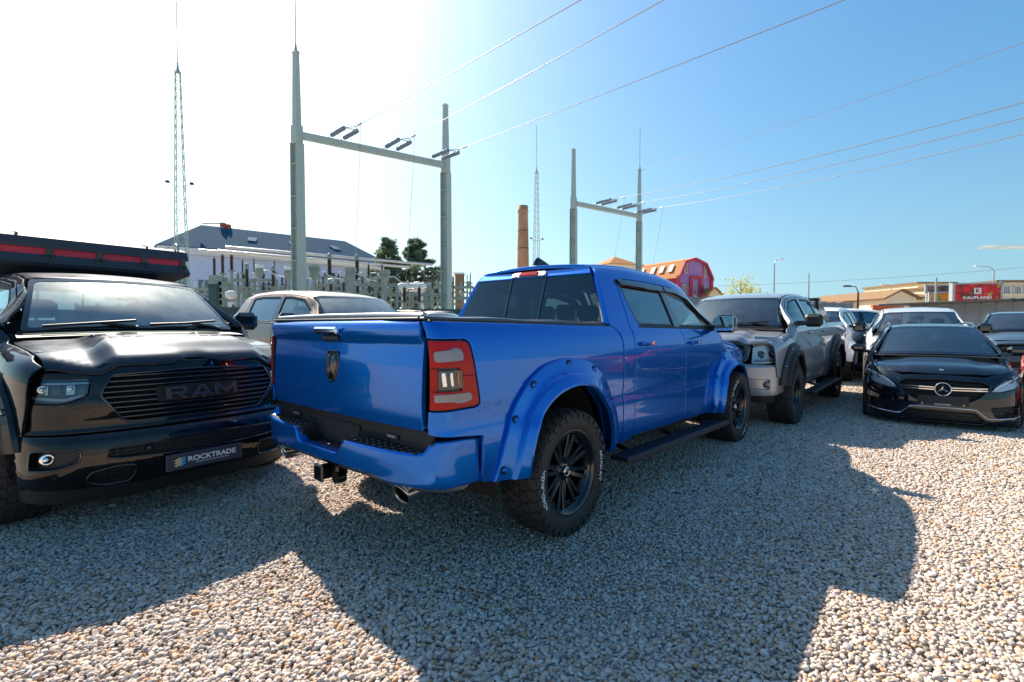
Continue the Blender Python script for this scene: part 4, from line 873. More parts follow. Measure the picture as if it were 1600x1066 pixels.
# dark crew cab with a folded tent over it, nose towards the camera
black = pickup((-6.18, 6.58), -.628, 'black pickup with wide barred grille and slate number plate, nose left of the blue pickup', 'black', dz=-.03, rake=-.004, wy=1.04, Rt=.43, hw=.155, rr=.26,
               flare=.10, flare_m='black', screen='g_dust', res=.055, rear=False, step=True, tonneau=True, mirror_m='gloss_black')
def plate(root, x, z, tilt=0.):
    b_ = MB(); b_.box((x, 0, z), (.010, .535, .122), b=.004); p = b_.build('number_plate', M['plate_blue'], root)
    def put(txt, size, y0, z0, m, nm, wide=1., bold=.0006):
        v, f = text_geo(txt, size, 0, bold); v[:, 0] *= wide
        t = MB(); t.add(np.column_stack([np.full(len(v), x + .0062), y0 + v[:, 0], z + z0 + v[:, 1]]), f); t.build(nm, m, p)
    put('ROCKTRADE', .052, .045, .006, M['white_text'], 'lettering', 1.12, .0012); put('PREMIUM AUTOMOTIVE IMPORT', .014, .045, -.026, M['white_text'], 'fine_print', 1.15, 0)
    for i in range(3):
        for k, mm in enumerate(('gold', 'cyan')):
            t = MB(); z1 = z + .026 - i * .020; y1 = -.192 + k * .03
            t.add([(x + .0064 - k * .0002, y1 - .026, z1 - .014), (x + .0064 - k * .0002, y1 + .010, z1 + .004), (x + .0064 - k * .0002, y1 + .026, z1 - .002), (x + .0064 - k * .0002, y1 - .012, z1 - .022)], [(0, 1, 2, 3)]); t.build('logo_stripe', M[mm], p)
    return p
plate(black, 4.735, .447)
# roof tent carried by the dark pickup
def tent(pos, yaw):
    r = empty('roof_tent', (*pos, 0), yaw, 'dark hard shell roof tent with red band and buckles, closed, above the black pickup', 'roof tent')
    # local: x forward, front face at 2.5
    def shell(name, secs, m):
        mb = MB(); n = 4; V = []
        for z, x1, x0, y in secs: V.append(rnd([(x1, -y, .05), (x1, y, .05), (x0, y, .05), (x0, -y, .05)], 3))
        k = len(V[0]); vv = np.concatenate([np.column_stack([a, np.full(k, s[0])]) for a, s in zip(V, secs)])
        F = [(i * k + j, i * k + (j + 1) % k, (i + 1) * k + (j + 1) % k, (i + 1) * k + j) for i in range(len(V) - 1) for j in range(k)]
        F += [tuple(range(k))[::-1], tuple(range((len(V) - 1) * k, len(V) * k))]; mb.add(vv, F); return mb.build(name, m, r)
    X1, X0, Y = 2.0, -.25, 1.0
    base = shell('base_shell', [(1.93, X1 - .28, X0 + .3, Y - .22), (2.055, X1 - .02, X0 + .02, Y - .01), (2.09, X1, X0, Y), (2.175, X1 - .02, X0 + .02, Y - .03)], M['tent'])
    shell('fabric_band', [(2.17, X1 - .03, X0 + .03, Y - .035), (2.245, X1 - .035, X0 + .035, Y - .04)], M['tent_red'])
    shell('top_shell', [(2.242, X1 - .005, X0, Y - .02), (2.275, X1, X0, Y - .018), (2.345, X1 - .012, X0 + .01, Y - .03), (2.370, X1 - .05, X0 + .05, Y - .06), (2.382, X1 - .3, X0 + .3, Y - .25)], M['tent'])
    def buckle(x, y, a):
        b_ = MB(); M4 = Matrix.Rotation(a, 4, 'Z')
        def bx(c, d, b=0):
            p = M4 @ Vector(c); b_.box((x + p.x, y + p.y, p.z), d, rz=a, b=b)
        bx((.002, 0, 2.212), (.022, .055, .082), .004); bx((.012, 0, 2.172), (.02, .085, .016), .004)
        for s in (-1, 1): bx((.010, s * .028, 2.14), (.02, .014, .06), .003)
        bx((.010, 0, 2.12), (.02, .06, .014), .003); b_.build('buckle', M['satin'], r)
    for y in (-.73, -.315, .10, .51, .91): buckle(X1 - .018, y, 0)
    for x in (1.8, 1.3, .8, .3, -.1):
        for s in (-1, 1): buckle(x, s * (Y - .028), s * math.pi / 2)
    b_ = MB()
    for y in (-.55, .55): b_.tube([(1.1, y, 2.385), (X1 - .10, y, 2.39), (X1 - .04, y, 2.37)], .012, 6)
    b_.tube([(X1 - .45, .80, 2.39), (X1 - .10, .87, 2.44), (X1 - .07, .88, 2.42), (X1 - .07, .88, 2.36)], .010, 6)
    b_.build('grab_rail', M['steel'], r)
    b_ = MB()
    for x in (.6, 1.6): b_.box((x, 0, 1.93), (.08, 1.3, .04), b=.01)
    for x in (.6, 1.6):
        for s in (-1, 1): b_.box((x, s * .60, 1.90), (.12, .06, .16), b=.01)
    b_.build('roof_rack', M['satin'], r)
    return r
tent((-6.18, 6.58), -.628)

beige = pickup((-4.9, 9.85), -.648, 'pearl beige crew cab pickup seen over the bed of the blue one', 'beige', ds=True, dz=.06, wy=1.03, Rt=.41, hw=.14, rr=.25, screen='g_beige', res=.09, rear=False, lugs=False, shrink=.95, step=False, tonneau=False)
silver = pickup((5.75, 10.70), -2.29, 'silver crew cab pickup with black arch flares, chunky tyres and hood scoops', 'silver', ds=True, dz=.06, wy=1.06, Rt=.44, hw=.16, rr=.25, flare=.10, trim='plastic', screen='g_screen', glass_f='g_side', glass_r='g_side', grille='black',
                res=.07, rear=True, rollbar=True, shrink=.93, step=True, mirror_m='plastic')
white_b = pickup((10.3, 16.3), -2.27, 'white crew cab pickup parked right behind the silver one', 'white', ds=True, dz=.0, wy=1.05, Rt=.43, hw=.15, rr=.25, flare=.13, res=.11, rear=False, lugs=False, shrink=.95, step=True, glass_f='g_side', glass_r='g_side')
white_m = pickup((11.3, 14.2), -2.186, 'white crew cab pickup facing out, half hidden behind the black estate', 'pearl', ds=True, dz=-.08, wy=1.03, Rt=.41, hw=.14, rr=.25, res=.11, rear=False, lugs=False, shrink=.95, step=False, glass_f='g_side', screen='g_screen')
navy = pickup((14.05, 11.6), -2.30, 'dark navy crew cab pickup with red mirror cap at the right edge of the lot', 'navy', ds=True, dz=-.03, wy=1.03, Rt=.41, hw=.14, rr=.25, res=.09, rear=False, lugs=False, shrink=.95, step=False, mirror_m='red_paint', grille='black', glass_f='g_side')

# ------------------------------------------------------------ cars (estate, off-roaders)
CA = [(.82,.20),(.875,.26),(.895,.40),(.90,.55),(.905,.70),(.895,.80),(.87,.90),(.845,.945),(.80,1.03),(.73,1.17),(.66,1.30),(.60,1.385),(.53,1.425),(.30,1.455),(0,1.46)]
CB = [(.80,.20),(.86,.26),(.89,.40),(.90,.55),(.895,.66),(.875,.73),(.845,.785),(.81,.82),(.77,.84),(.70,.858),(.60,.872),(.50,.882),(.40,.892),(.2,.903),(0,.908)]
def car_sections():
    def fn(x):
        k = float(cr([(-1, .72), (-.75, .85), (-.4, .95), (0, .975), (.7, 1.0), (1.3, .99), (1.75, .92), (2.0, .86), (3.7, .86)], x)[0]); w_ = float(sst(2.30, 2.52, x)); h = float(cr([(2.3, 1.14), (2.55, 1.10), (3.0, 1.0), (3.3, .92), (3.5, .83), (3.7, .7)], x)[0])
        t = float(cr([(-1.0, .12), (-.8, .05), (-.4, .01), (0, 0), (2.7, 0), (3.1, .015), (3.3, .05), (3.5, .13), (3.7, .25)], x)[0]); P = []
        for (ya, za), (yb_, zb) in zip(CA, CB):
            z = za if za <= .945 else .945 + (za - .945) * k; zz = zb if zb < .55 else .55 + (zb - .55) * (1 + (h - 1) * 1.9)
            P.append(((ya * (1 - w_) + yb_ * w_) * (1 - t), z * (1 - w_) + zz * w_))
        return P
    return Sections(fn, -1.0, 3.7)
CSEC = car_sections()
cplan, CQ = plan_curve([(0, 0), (.25, -.008), (.45, -.04), (.60, -.095), (.72, -.18), (.80, -.28), (.855, -.42), (.885, -.60)])
def car(pos, yaw, name, label, cat, paint_m, zs=1., xs=1., star=True, res=.07, suv=False, screen='g_screen', side_glass='g_dark'):
    root = empty(name, (*pos, 0), yaw, label, cat); PM = M[paint_m]; sec = CSEC
    def XF(v): v = v.copy(); v[:, 2] = v[:, 2] * zs + (-.02 if not suv else 0.04); v[:, 0] *= xs; v[:, 1] *= (1.06 if suv else 1.); return v
    def side(sg):
        def S(P): return np.column_stack([P[:, 0], sg * sec.y(P[:, 0], P[:, 1]), P[:, 1]])
        return S
    def ps(nm, o, sg, m=None, parent=None, holes=(), off=0., depth=.02, rs=None):
        mb = MB(); panel(mb, o, side(sg), (0, sg, 0), rs or res, holes, depth, .004, off); return mb.build(nm, m or PM, parent or root, XF)
    zt = lambda x, y: float(sec.ztop(np.array([x]), np.array([y]))[0])
    def Stop(P): return np.column_stack([P[:, 0], P[:, 1], sec.ztop(P[:, 0], P[:, 1])])
    arch = lambda cx, r: [(cx + r * math.cos(a), .31 + r * math.sin(a)) for a in np.linspace(-.15, math.pi + .15, 15)]
    for sg in (-1, 1):
        top = [(x, zt(x, .545 - .0)) for x in (-.60, -.3, 0, .4, .8, 1.2, 1.5, 1.72)]
        fr = [(-.93, .35), (-.95, .80), (-.90, .95), (-.78, 1.12)] + top + [(2.0, 1.245), (2.42, 1.0), (2.40, .965), (2.34, .97), (1.98, 1.185), (1.70, 1.325, .05), (1.3, 1.37), (.6, 1.375), (.50, 1.36, .04), (.45, .95), (.40, .72)] + arch(0, .37)[1:-1] + [(-.40, .26), (-.80, .28)]
        hw_ = rnd([(-.66, 1.05, .05), (-.46, 1.30, .05), (.36, 1.345, .03), (.38, 1.0, .03), (-.5, 1.02, .05)])
        f_ = ps('body_side', rnd(fr), sg, holes=[hw_], depth=.04)
        g = MB(); panel(g, inset(ccw(np.array(hw_)), .004), side(sg), (0, sg, 0), .1, (), .003, .002, -.012); g.build('window', M['g_dark'], f_, XF)
        for nm, o, wo in (('rear_door', [(.512, 1.362, .03), (1.31, 1.372), (1.33, .28, .02), (.62, .26, .02), (.52, .50), (.415, .71), (.462, .95)], [(.535, 1.34, .03), (1.25, 1.35, .02), (1.26, .985, .02), (.50, .98, .03)]),
                          ('front_door', [(1.322, 1.37), (1.69, 1.325, .05), (1.98, 1.18), (2.33, .968, .02), (2.35, .85), (2.31, .28, .02), (1.342, .28, .02)], [(1.35, 1.348, .02), (1.67, 1.305, .05), (1.95, 1.155), (2.22, .985, .02), (1.35, .985, .02)])):
            d = ps(nm, rnd(o), sg, holes=[rnd(wo)]); g = MB(); panel(g, inset(ccw(rnd(wo)), .004), side(sg), (0, sg, 0), .1, (), .003, .002, -.012); g.build('window', M[side_glass], d, XF)
            hx = .75 if nm == 'rear_door' else 1.62; h = MB(); h.box((hx, sg * (float(sec.y(np.array([hx]), np.array([.82]))[0]) + .02), .82), (.20, .02, .03), b=.008); h.build('handle', PM, d, XF)
        fo = [(2.36, .97), (2.37, .85), (2.33, .28), (2.46, .27)] + arch(2.84, .365)[::-1][1:-1] + [(3.21, .40), (3.24, .60), (3.22, .72)] + [(x, zt(x, .80 - .10 * (x - 2.5))) for x in (3.12, 3.0, 2.85, 2.7, 2.58, 2.50)]
        ps('front_fender', rnd(fo), sg)
        for cx in (0, 2.84):
            mb = MB(); mb.lathe([(.38, .45), (.38, .86)], 20, o=(cx, 0, .31), ax='y', sg=sg, a0=-.2, a1=math.pi + .2); mb.build('wheel_well', M['liner'], root, XF)
        mr = MB(); mr.box((2.03, sg * 1.00, 1.045), (.13, .22, .13), b=.045); mr.tube([(2.12, sg * .82, .985), (2.07, sg * .93, 1.0)], [.03, .025], 6); mr.build('mirror', M['gloss_black'] if not suv else PM, root, XF)
    ys = np.linspace(-.53, .53, 11)
    pr = MB(); panel(pr, [(-.66, y) for y in ys] + [(1.735 + .09 * (1 - (y / .53) ** 2), y) for y in ys[::-1]], Stop, (0, 0, 1), .12, (), .03); rf = pr.build('roof', PM, root, XF)
    for sg in (-1, 1):
        b_ = MB(); b_.tube([(x, sg * .555, zt(x, .545) + .045 * (1 if -.5 < x < 1.6 else 0)) for x in (-.62, -.45, 0, .5, 1.0, 1.5, 1.70)], .018, 6); b_.build('roof_rail', M['steel'] if not suv else M['satin'], root, XF)
    def Swin(P):
        t, s = P[:, 0], P[:, 1]; c = 1 - s * s; y = s * (.72 + (.53 - .72) * t)
        x = (2.47 + .17 * c) * (1 - t) + (1.745 + .10 * c) * t; z = (.985 + .02 * c) * (1 - t) + (zt(1.72, .53) + .022 * c) * t + .022 * np.sin(math.pi * t); return np.column_stack([x, y, z])
    wo = rnd([(-.02, -1, .05), (1, -1, .05), (1, 1, .05), (-.02, 1, .05)]); wi = rnd([(.06, -.96, .06), (.94, -.95, .08), (.94, .95, .08), (.06, .96, .06)])
    m_ = MB(); panel(m_, wo, Swin, (1, 0, 1), .12, [wi], .004, .004); wf = m_.build('windscreen_frame', M['gloss_black'], root, XF)
    m_ = MB(); panel(m_, wi, Swin, (1, 0, 1), .14, (), .002, .002, -.003); m_.build('windscreen', M[screen], wf, XF)
    m_ = MB(); m_.box((1.93, 0, 1.33), (.10, .22, .05), b=.015); m_.build('inner_mirror', M['plastic'], wf, XF)
    def Sb(P): return np.column_stack([-.93 + (P[:, 1] - .95) * .62 * (P[:, 1] > .95) - .02, P[:, 0], P[:, 1]])
    m_ = MB(); panel(m_, rnd([(-.78, .35, .05), (.78, .35, .05), (.78, .95), (.55, 1.36, .05), (-.55, 1.36, .05), (-.78, .95)]), Sb, (-1, 0, 0), .12, [rnd([(-.62, 1.0, .05), (.62, 1.0, .05), (.50, 1.32, .05), (-.50, 1.32, .05)])], .02); tg = m_.build('tailgate', PM, root, XF)
    m_ = MB(); panel(m_, rnd([(-.61, 1.01), (.61, 1.01), (.49, 1.31), (-.49, 1.31)]), Sb, (-1, 0, 0), .2, (), .002, .002, -.01); m_.build('rear_window', M['g_dark'], tg, XF)
    # bonnet
    xf = lambda y: 3.52 - .16 * (np.abs(y) / .6) ** 2 - .10 * sst(.5, .75, np.abs(y))
    def Sh(P):
        ay = np.abs(P[:, 1]); z = sec.ztop(P[:, 0], np.maximum(ay, .66)) + .045 * (1 - np.minimum(ay / .66, 1) ** 2); lip = np.clip(1 - (xf(P[:, 1]) - P[:, 0]) / .2, 0, 1.2)
        return np.column_stack([P[:, 0], P[:, 1], z + .012 * (1 - sst(.34, .46, ay)) * sst(2.5, 2.8, P[:, 0]) - .035 * lip ** 2])
    ye = lambda x: .80 - .10 * (x - 2.5) - .008
    ys = np.linspace(-1, 1, 25); xs_ = (3.20, 3.05, 2.9, 2.75, 2.62)
    ho = [(float(xf(np.array(y * .66))), y * .66) for y in ys] + [(x, ye(x)) for x in xs_] + [(2.60 + .10 * (1 - y * y), y * .78) for y in ys[::-1]] + [(x, -ye(x)) for x in xs_[::-1]]
    m_ = MB(); panel(m_, ho, Sh, (0, 0, 1), res * .9, (), .03, .006); hd = m_.build('bonnet', PM, root, XF)
    m_ = MB(); v = []
    for i in range(13):
        s = -1 + i / 6; q_ = 1 - s * s; v += [(2.42 + .20 * q_, s * .76, .968 + .012 * q_), (2.62 + .10 * q_, s * .80, .955 + .018 * q_)]
    m_.add(v, [(2 * i, 2 * i + 1, 2 * i + 3, 2 * i + 2) for i in range(12)], smooth=True); m_.build('cowl', M['plastic'], root, XF)
    F = face_surf(cplan, [(.08, -.03), (.18, .0), (.30, .0), (.45, -.005), (.58, -.02), (.66, -.05), (.72, -.09), (.80, -.17), (.86, -.25)], 3.64); FO = (1, 0, 0); q = lambda o, sg: [(a * sg, *r_) for a, *r_ in o]
    gz = rnd([(-.50, .62, .04), (-.42, .675, .05), (0, .69), (.42, .675, .05), (.50, .62, .04), (.40, .47, .06), (.27, .40, .05), (-.27, .40, .05), (-.40, .47, .06)])
    lo = rnd([(-.47, .15, .03), (-.34, .27, .03), (.34, .27, .03), (.47, .15, .03), (.40, .12, .02), (-.40, .12, .02)])
    si = lambda sg: rnd(q([(.50, .345, .03), (.93, .385, .03), (.95, .235, .03), (.56, .215, .03)], sg))
    bo = rnd([(-1.22, .20, .05), (-1.0, .10, .03), (1.0, .10, .03), (1.22, .20, .05), (1.25, .70), (1.135, .672), (1.0, .617), (.76, .577), (.62, .547), (.512, .547), (.50, .69), (.43, .735, .03), (0, .752), (-.43, .735, .03), (-.50, .69), (-.512, .547), (-.62, .547), (-.76, .577), (-1.0, .617), (-1.135, .672), (-1.25, .70)])
    m_ = MB(); panel(m_, bo, F, FO, .05, [gz, lo, si(-1), si(1)], .04, .006); bp_ = m_.build('front_bumper', PM, root, XF)
    for o2 in (lo, si(-1), si(1)):
        m_ = MB(); panel(m_, o2, F, FO, .1, (), .01, .003, -.05)
        P = ccw(np.array(o2))
        for zz in np.arange(P[:, 1].min() + .03, P[:, 1].max(), .045):
            ok = [t for t in np.linspace(P[:, 0].min(), P[:, 0].max(), 60) if inside(np.array([[t, zz]]), P)[0]]
            if len(ok) > 3:
                pts = F(np.column_stack([np.linspace(ok[0], ok[-1], 12), np.full(12, zz)])) - [.02, 0, 0]; m_.tube(pts, .006, 4)
        m_.build('air_intake', M['plastic'], bp_, XF)
    m_ = MB(); panel(m_, gz, F, FO, .1, (), .01, .003, -.05); gr = m_.build('grille', M['under'], root, XF)
    for zz in (.583, .553):
        for s in (-1, 1):
            qs = np.linspace(.085, .47, 12); c = F(np.column_stack([s * qs, zz + (qs - .08) * .02])); m_ = MB(); V = np.concatenate([c + [-.03, 0, .007], c + [.0, 0, .006], c + [.0, 0, -.006], c + [-.03, 0, -.007]])
            m_.add(V, [(r0 * 12 + k, r0 * 12 + k + 1, (r0 + 1) * 12 + k + 1, (r0 + 1) * 12 + k) for r0 in range(3) for k in range(11)], smooth=False); m_.build('grille_bar', M['chrome'], gr, XF)
    if star:
        o_ = F(np.array([[0, .562]]))[0]; e_ = MB(); e_.lathe([(.078, 0), (.084, .016), (.090, .018), (.094, .012), (.095, -.01)], 40, o=tuple(o_), ax='x')
        for k in range(3):
            a = math.pi / 2 + k * 2 * math.pi / 3; n = a + math.pi / 2; c, s = math.cos, math.sin
            V = [(o_[0] + .008, o_[1] + .083 * c(a), o_[2] + .083 * s(a)), (o_[0] + .006, o_[1] + .012 * c(n), o_[2] + .012 * s(n)), (o_[0] + .006, o_[1] - .012 * c(n), o_[2] - .012 * s(n)), (o_[0] + .020, o_[1], o_[2]), (o_[0] + .006, o_[1] - .012 * c(a), o_[2] - .012 * s(a))]
            e_.add(V, [(0, 3, 1), (0, 2, 3), (1, 3, 4), (2, 4, 3)])
        e_.build('star_emblem', M['chrome'], gr, XF)
        m_ = MB(); z = float(Sh(np.array([[3.44, 0.]]))[0, 2]); m_.lathe([(0, .008), (.018, .007), (.024, .002), (.025, -.01)], 20, o=(3.44, 0, z), ax='z'); m_.build('badge', M['chrome'], hd, XF)
        pl = MB(); panel(pl, rnd([(-.275, .345, .008), (.275, .345, .008), (.275, .475, .008), (-.275, .475, .008)]), F, FO, .1, (), .015, .004, .014); p_ = pl.build('plate_holder', M['plastic'], root, XF)
        v, f = text_geo('ROCKTRADE', .024, 0, .0006); t = MB(); t.add(F(np.column_stack([v[:, 0] * 1.2, .357 + v[:, 1]])) + [.0165, 0, 0], f); t.build('lettering', M['white_text'], p_, XF)
        for s in (-1, 1): t = MB(); o2 = F(np.array([[s * .22, .362]]))[0]; t.lathe([(0, .024), (.009, .022), (.010, .01)], 10, o=tuple(o2), ax='x'); t.build('screw_cap', M['white_text'], p_, XF)
        v, f = text_geo('AMG', .020, 0, .0008); t = MB(); t.add(F(np.column_stack([.38 + v[:, 0] * 1.4, .571 + v[:, 1]])) + [.008, 0, 0], f); t.build('badge', M['chrome'], gr, XF)
        qs = np.array([-1.10, -1.0, -.80, -.52, -.47, -.36, -.33, 0, .33, .36, .47, .52, .80, 1.0, 1.10]); zs_ = np.array([.245, .235, .215, .195, .20, .30, .312, .318, .312, .30, .20, .195, .215, .235, .245])
        tq = np.linspace(-1.1, 1.1, 90); tz = np.interp(tq, qs, zs_); c = F(np.column_stack([tq, tz])); m_ = MB(); V = np.concatenate([c + [-.01, 0, .008], c + [.014, 0, .005], c + [.014, 0, -.005], c + [-.01, 0, -.008]])
        m_.add(V, [(r0 * 90 + k, r0 * 90 + k + 1, (r0 + 1) * 90 + k + 1, (r0 + 1) * 90 + k) for r0 in range(3) for k in range(89)], smooth=True); m_.build('bumper_trim', M['chrome'], bp_, XF)
    for sg in (-1, 1):
        ho = rnd(q([(.525, .555, .02), (.60, .650, .03), (.74, .735, .05), (1.0, .785, .05), (1.15, .78, .02), (1.12, .68, .03), (1.0, .625, .03), (.76, .585, .03), (.62, .555, .02)], sg))
        m_ = MB(); panel(m_, ho, F, FO, .05, (), .03, .004, -.03); hl = m_.build('headlight', M['lamp_silver'], root, XF)
        for qq, rr_ in ((.74, .034), (.90, .038)):
            o_ = F(np.array([[sg * qq, .705]]))[0] + [-.03, 0, 0]; m_ = MB(); m_.lathe([(0, .022), (.5 * rr_, .019), (.85 * rr_, .008), (rr_, 0), (rr_ * 1.3, .010)], 16, o=tuple(o_), ax='x'); m_.build('projector', M['gloss_black'], hl, XF)
        qs = np.linspace(.545, 1.08, 16); zz = .585 + .175 * np.sin(np.clip((qs - .545) / .535, 0, 1) * math.pi / 2) ** .8; c = F(np.column_stack([sg * qs, zz])); m_ = MB(); m_.tube(c - [.008, 0, 0], .010, 6); m_.build('light_guide', M['white_text'], hl, XF)
        m_ = MB(); panel(m_, ho, F, FO, .06, (), .004, .003, 0); m_.build('lens', M['g_lens'], hl, XF)
        m_ = MB(); panel(m_, rnd(q([(.515, .60), (.598, .660, .03), (.74, .743, .05), (1.0, .793, .05), (1.13, .79), (1.0, .822), (.85, .835), (.70, .812, .05), (.45, .735)], sg)), F, FO, .05, (), .03, .004, -.004); m_.build('lamp_brow', PM, root, XF)
    # cabin, seats, floor
    c_ = MB(); c_.box((.9, 0, .42), (3.0, 1.6, .04)); c_.box((2.35, 0, .86), (.4, 1.4, .20), b=.06); c_.box((-.80, 0, .7), (.04, 1.5, .5))
    for s in (-1, 1): c_.box((.9, s * .82, .68), (3.0, .03, .5)); seat_mesh(c_, 1.45, s * .38, .42, .50)
    for yv in (-.4, 0, .4): c_.box((.35, yv, .9), (.14, .42, .5), b=.04); c_.box((.30, yv, 1.2), (.08, .22, .13), b=.03)
    c_.add([(x, y, zt(x, y) - .04) for x in (-.5, .2, 1.0, 1.66) for y in (-.5, 0, .5)], [(i * 3 + j, i * 3 + j + 1, i * 3 + j + 4, i * 3 + j + 3) for i in range(3) for j in range(2)])
    c_.build('cabin', M['interior'], root, XF)
    m_ = MB(); st = [(1.93 + .08 * math.cos(a), .38 + .18 * math.sin(a), .93 + .165 * math.cos(a)) for a in np.linspace(0, 2 * math.pi, 21)]; m_.tube(st, .016, 6); m_.build('steering_wheel', M['interior'], root, XF)
    u = MB(); u.box((1.35, 0, .24), (4.2, 1.5, .06)); u.box((3.1, 0, .45), (.6, 1.1, .5)); u.build('underbody', M['under'], root, XF)
    for x in (0, 2.84):
        for s in (-1, 1): Rw = .325 if not suv else .37; wheel(root, x * xs, s * (.80 if not suv else .84), Rw - .004, s, Rw, .115, .235, 'car', 'satin', False)
    return root
merc = car((8.128, 9.88), -2.194, 'estate_car', 'low black estate car with three-pointed star grille and silver bumper strip', 'estate car', 'merc', zs=1.03, res=.06, screen='g_merc')
pickup((10.9, 19.6), -.36, 'white pickup turned side on behind the other white ones, large white mirror and dark windows', 'white', ds=True, dz=.10, wy=1.03, Rt=.42, hw=.14, rr=.25, res=.12, rear=False, lugs=False, shrink=.95, step=False, mirror_m='white', glass_f='g_dark')
car((-3.3, 14.6), -.62, 'off_roader', 'cream off-roader with only roof and side windows showing beyond the bed of the blue pickup', 'off-roader', 'cream', zs=1.23, star=False, suv=True, res=.11)
car((17.2, 17.2), -2.3, 'off_roader', 'grey blue off-roader between the white pickup and the dark navy one', 'off-roader', 'grey_blue', zs=1.27, star=False, suv=True, res=.11)
car((10.75, 9.15), -2.20, 'hatchback', 'red car whose front corner just shows at the right edge behind the black estate', 'car', 'red_paint', zs=1.0, star=False, res=.11, suv=False)
# ------------------------------------------------------------ ground
def ground_mat():
    m = bpy.data.materials.new('gravel ground'); m.use_nodes = True; t = m.node_tree; b = t.nodes['Principled BSDF']; b.inputs['Roughness'].default_value = .9; b.inputs['Specular IOR Level'].default_value = .25
    tc = t.nodes.new('ShaderNodeTexCoord'); v = t.nodes.new('ShaderNodeTexVoronoi'); v.inputs['Scale'].default_value = 34; t.links.new(tc.outputs['Object'], v.inputs['Vector'])
    h = t.nodes.new('ShaderNodeSeparateColor'); t.links.new(v.outputs['Color'], h.inputs[0])
    r = t.nodes.new('ShaderNodeValToRGB'); e = r.color_ramp.elements; e[0].position = 0; e[0].color = (.24, .20, .16, 1); e[1].position = 1; e[1].color = (.62, .54, .46, 1)
    for p, c in ((.15, (.42, .35, .29)), (.4, (.52, .46, .39)), (.7, (.56, .51, .45)), (.85, (.50, .37, .27))): k = r.color_ramp.elements.new(p); k.color = (*c, 1)
    t.links.new(h.outputs[0], r.inputs[0])
    n = t.nodes.new('ShaderNodeTexNoise'); n.inputs['Scale'].default_value = .6; n.inputs['Detail'].default_value = 5; t.links.new(tc.outputs['Object'], n.inputs['Vector'])
    mx = t.nodes.new('ShaderNodeMix'); mx.data_type = 'RGBA'; mx.blend_type = 'MULTIPLY'; mx.inputs[0].default_value = .5
    rr = t.nodes.new('ShaderNodeValToRGB'); rr.color_ramp.elements[0].position = .3; rr.color_ramp.elements[0].color = (.6, .58, .55, 1); rr.color_ramp.elements[1].position = .7; rr.color_ramp.elements[1].color = (1, 1, 1, 1)
    t.links.new(n.outputs['Fac'], rr.inputs[0]); t.links.new(r.outputs[0], mx.inputs[6]); t.links.new(rr.outputs[0], mx.inputs[7]); t.links.new(mx.outputs[2], b.inputs['Base Color'])
    bp = t.nodes.new('ShaderNodeBump'); bp.invert = True; bp.inputs['Strength'].default_value = 1.; bp.inputs['Distance'].default_value = .02; t.links.new(v.outputs['Distance'], bp.inputs['Height']); t.links.new(bp.outputs[0], b.inputs['Normal'])
    return m
g = MB(); g.add([(-900, -300, -.012), (900, -300, -.012), (900, 1500, -.012), (-900, 1500, -.012)], [(0, 1, 2, 3)]); tag(g.build('ground', ground_mat()), kind='structure')
def stone_mat():
    m = bpy.data.materials.new('crushed stone'); m.use_nodes = True; t = m.node_tree; b = t.nodes['Principled BSDF']; b.inputs['Roughness'].default_value = .8; b.inputs['Specular IOR Level'].default_value = .3
    oi = t.nodes.new('ShaderNodeObjectInfo'); r = t.nodes.new('ShaderNodeValToRGB'); r.color_ramp.interpolation = 'CONSTANT'; e = r.color_ramp.elements; e[0].position = 0; e[0].color = (.20, .17, .145, 1); e[1].position = .96; e[1].color = (.64, .61, .56, 1)
    for p, c in ((.04, (.46, .37, .30)), (.14, (.58, .49, .42)), (.28, (.52, .42, .34)), (.40, (.64, .58, .52)), (.54, (.57, .46, .38)), (.66, (.62, .50, .38)), (.76, (.36, .32, .30)), (.81, (.52, .30, .16)), (.86, (.58, .40, .25)), (.90, (.62, .55, .49))): k = r.color_ramp.elements.new(p); k.color = (*c, 1)
    t.links.new(oi.outputs['Random'], r.inputs[0])
    tc = t.nodes.new('ShaderNodeTexCoord'); n = t.nodes.new('ShaderNodeTexNoise'); n.inputs['Scale'].default_value = 2.5; n.inputs['Detail'].default_value = 5; t.links.new(tc.outputs['Object'], n.inputs['Vector'])
    mx = t.nodes.new('ShaderNodeMix'); mx.data_type = 'RGBA'; mx.blend_type = 'MULTIPLY'; mx.inputs[0].default_value = .55
    rr = t.nodes.new('ShaderNodeValToRGB'); rr.color_ramp.elements[0].position = .35; rr.color_ramp.elements[0].color = (.6, .55, .5, 1); rr.color_ramp.elements[1].position = .65; rr.color_ramp.elements[1].color = (1, 1, 1, 1)
    t.links.new(n.outputs['Fac'], rr.inputs[0]); t.links.new(r.outputs[0], mx.inputs[6]); t.links.new(rr.outputs[0], mx.inputs[7]); t.links.new(mx.outputs[2], b.inputs['Base Color'])
    return m
SM = stone_mat(); sc_col = bpy.data.collections.new('stones')
for i in range(9):
    bm = bmesh.new(); bmesh.ops.create_icosphere(bm, subdivisions=2 if i < 5 else 1, radius=1)
    sx, sy, sz = rng.uniform(.85, 1.25), rng.uniform(.7, 1.0), rng.uniform(.5, .8); cuts = [(Vector(rng.normal(size=3)).normalized(), rng.uniform(.55, .85)) for _ in range(9)]
    for v in bm.verts:
        p = v.co.copy()
        for n, d in cuts:
            e = p.dot(n) - d
            if e > 0: p -= n * e * .92
        v.co = Vector((p.x * sx, p.y * sy, p.z * sz)) * 1.15
    me = bpy.data.meshes.new('stone'); bm.to_mesh(me); bm.free(); me.materials.append(SM); me.polygons.foreach_set('use_smooth', [i % 3 != 0] * len(me.polygons))
    sc_col.objects.link(bpy.data.objects.new('stone', me))
pts = []; scl = []
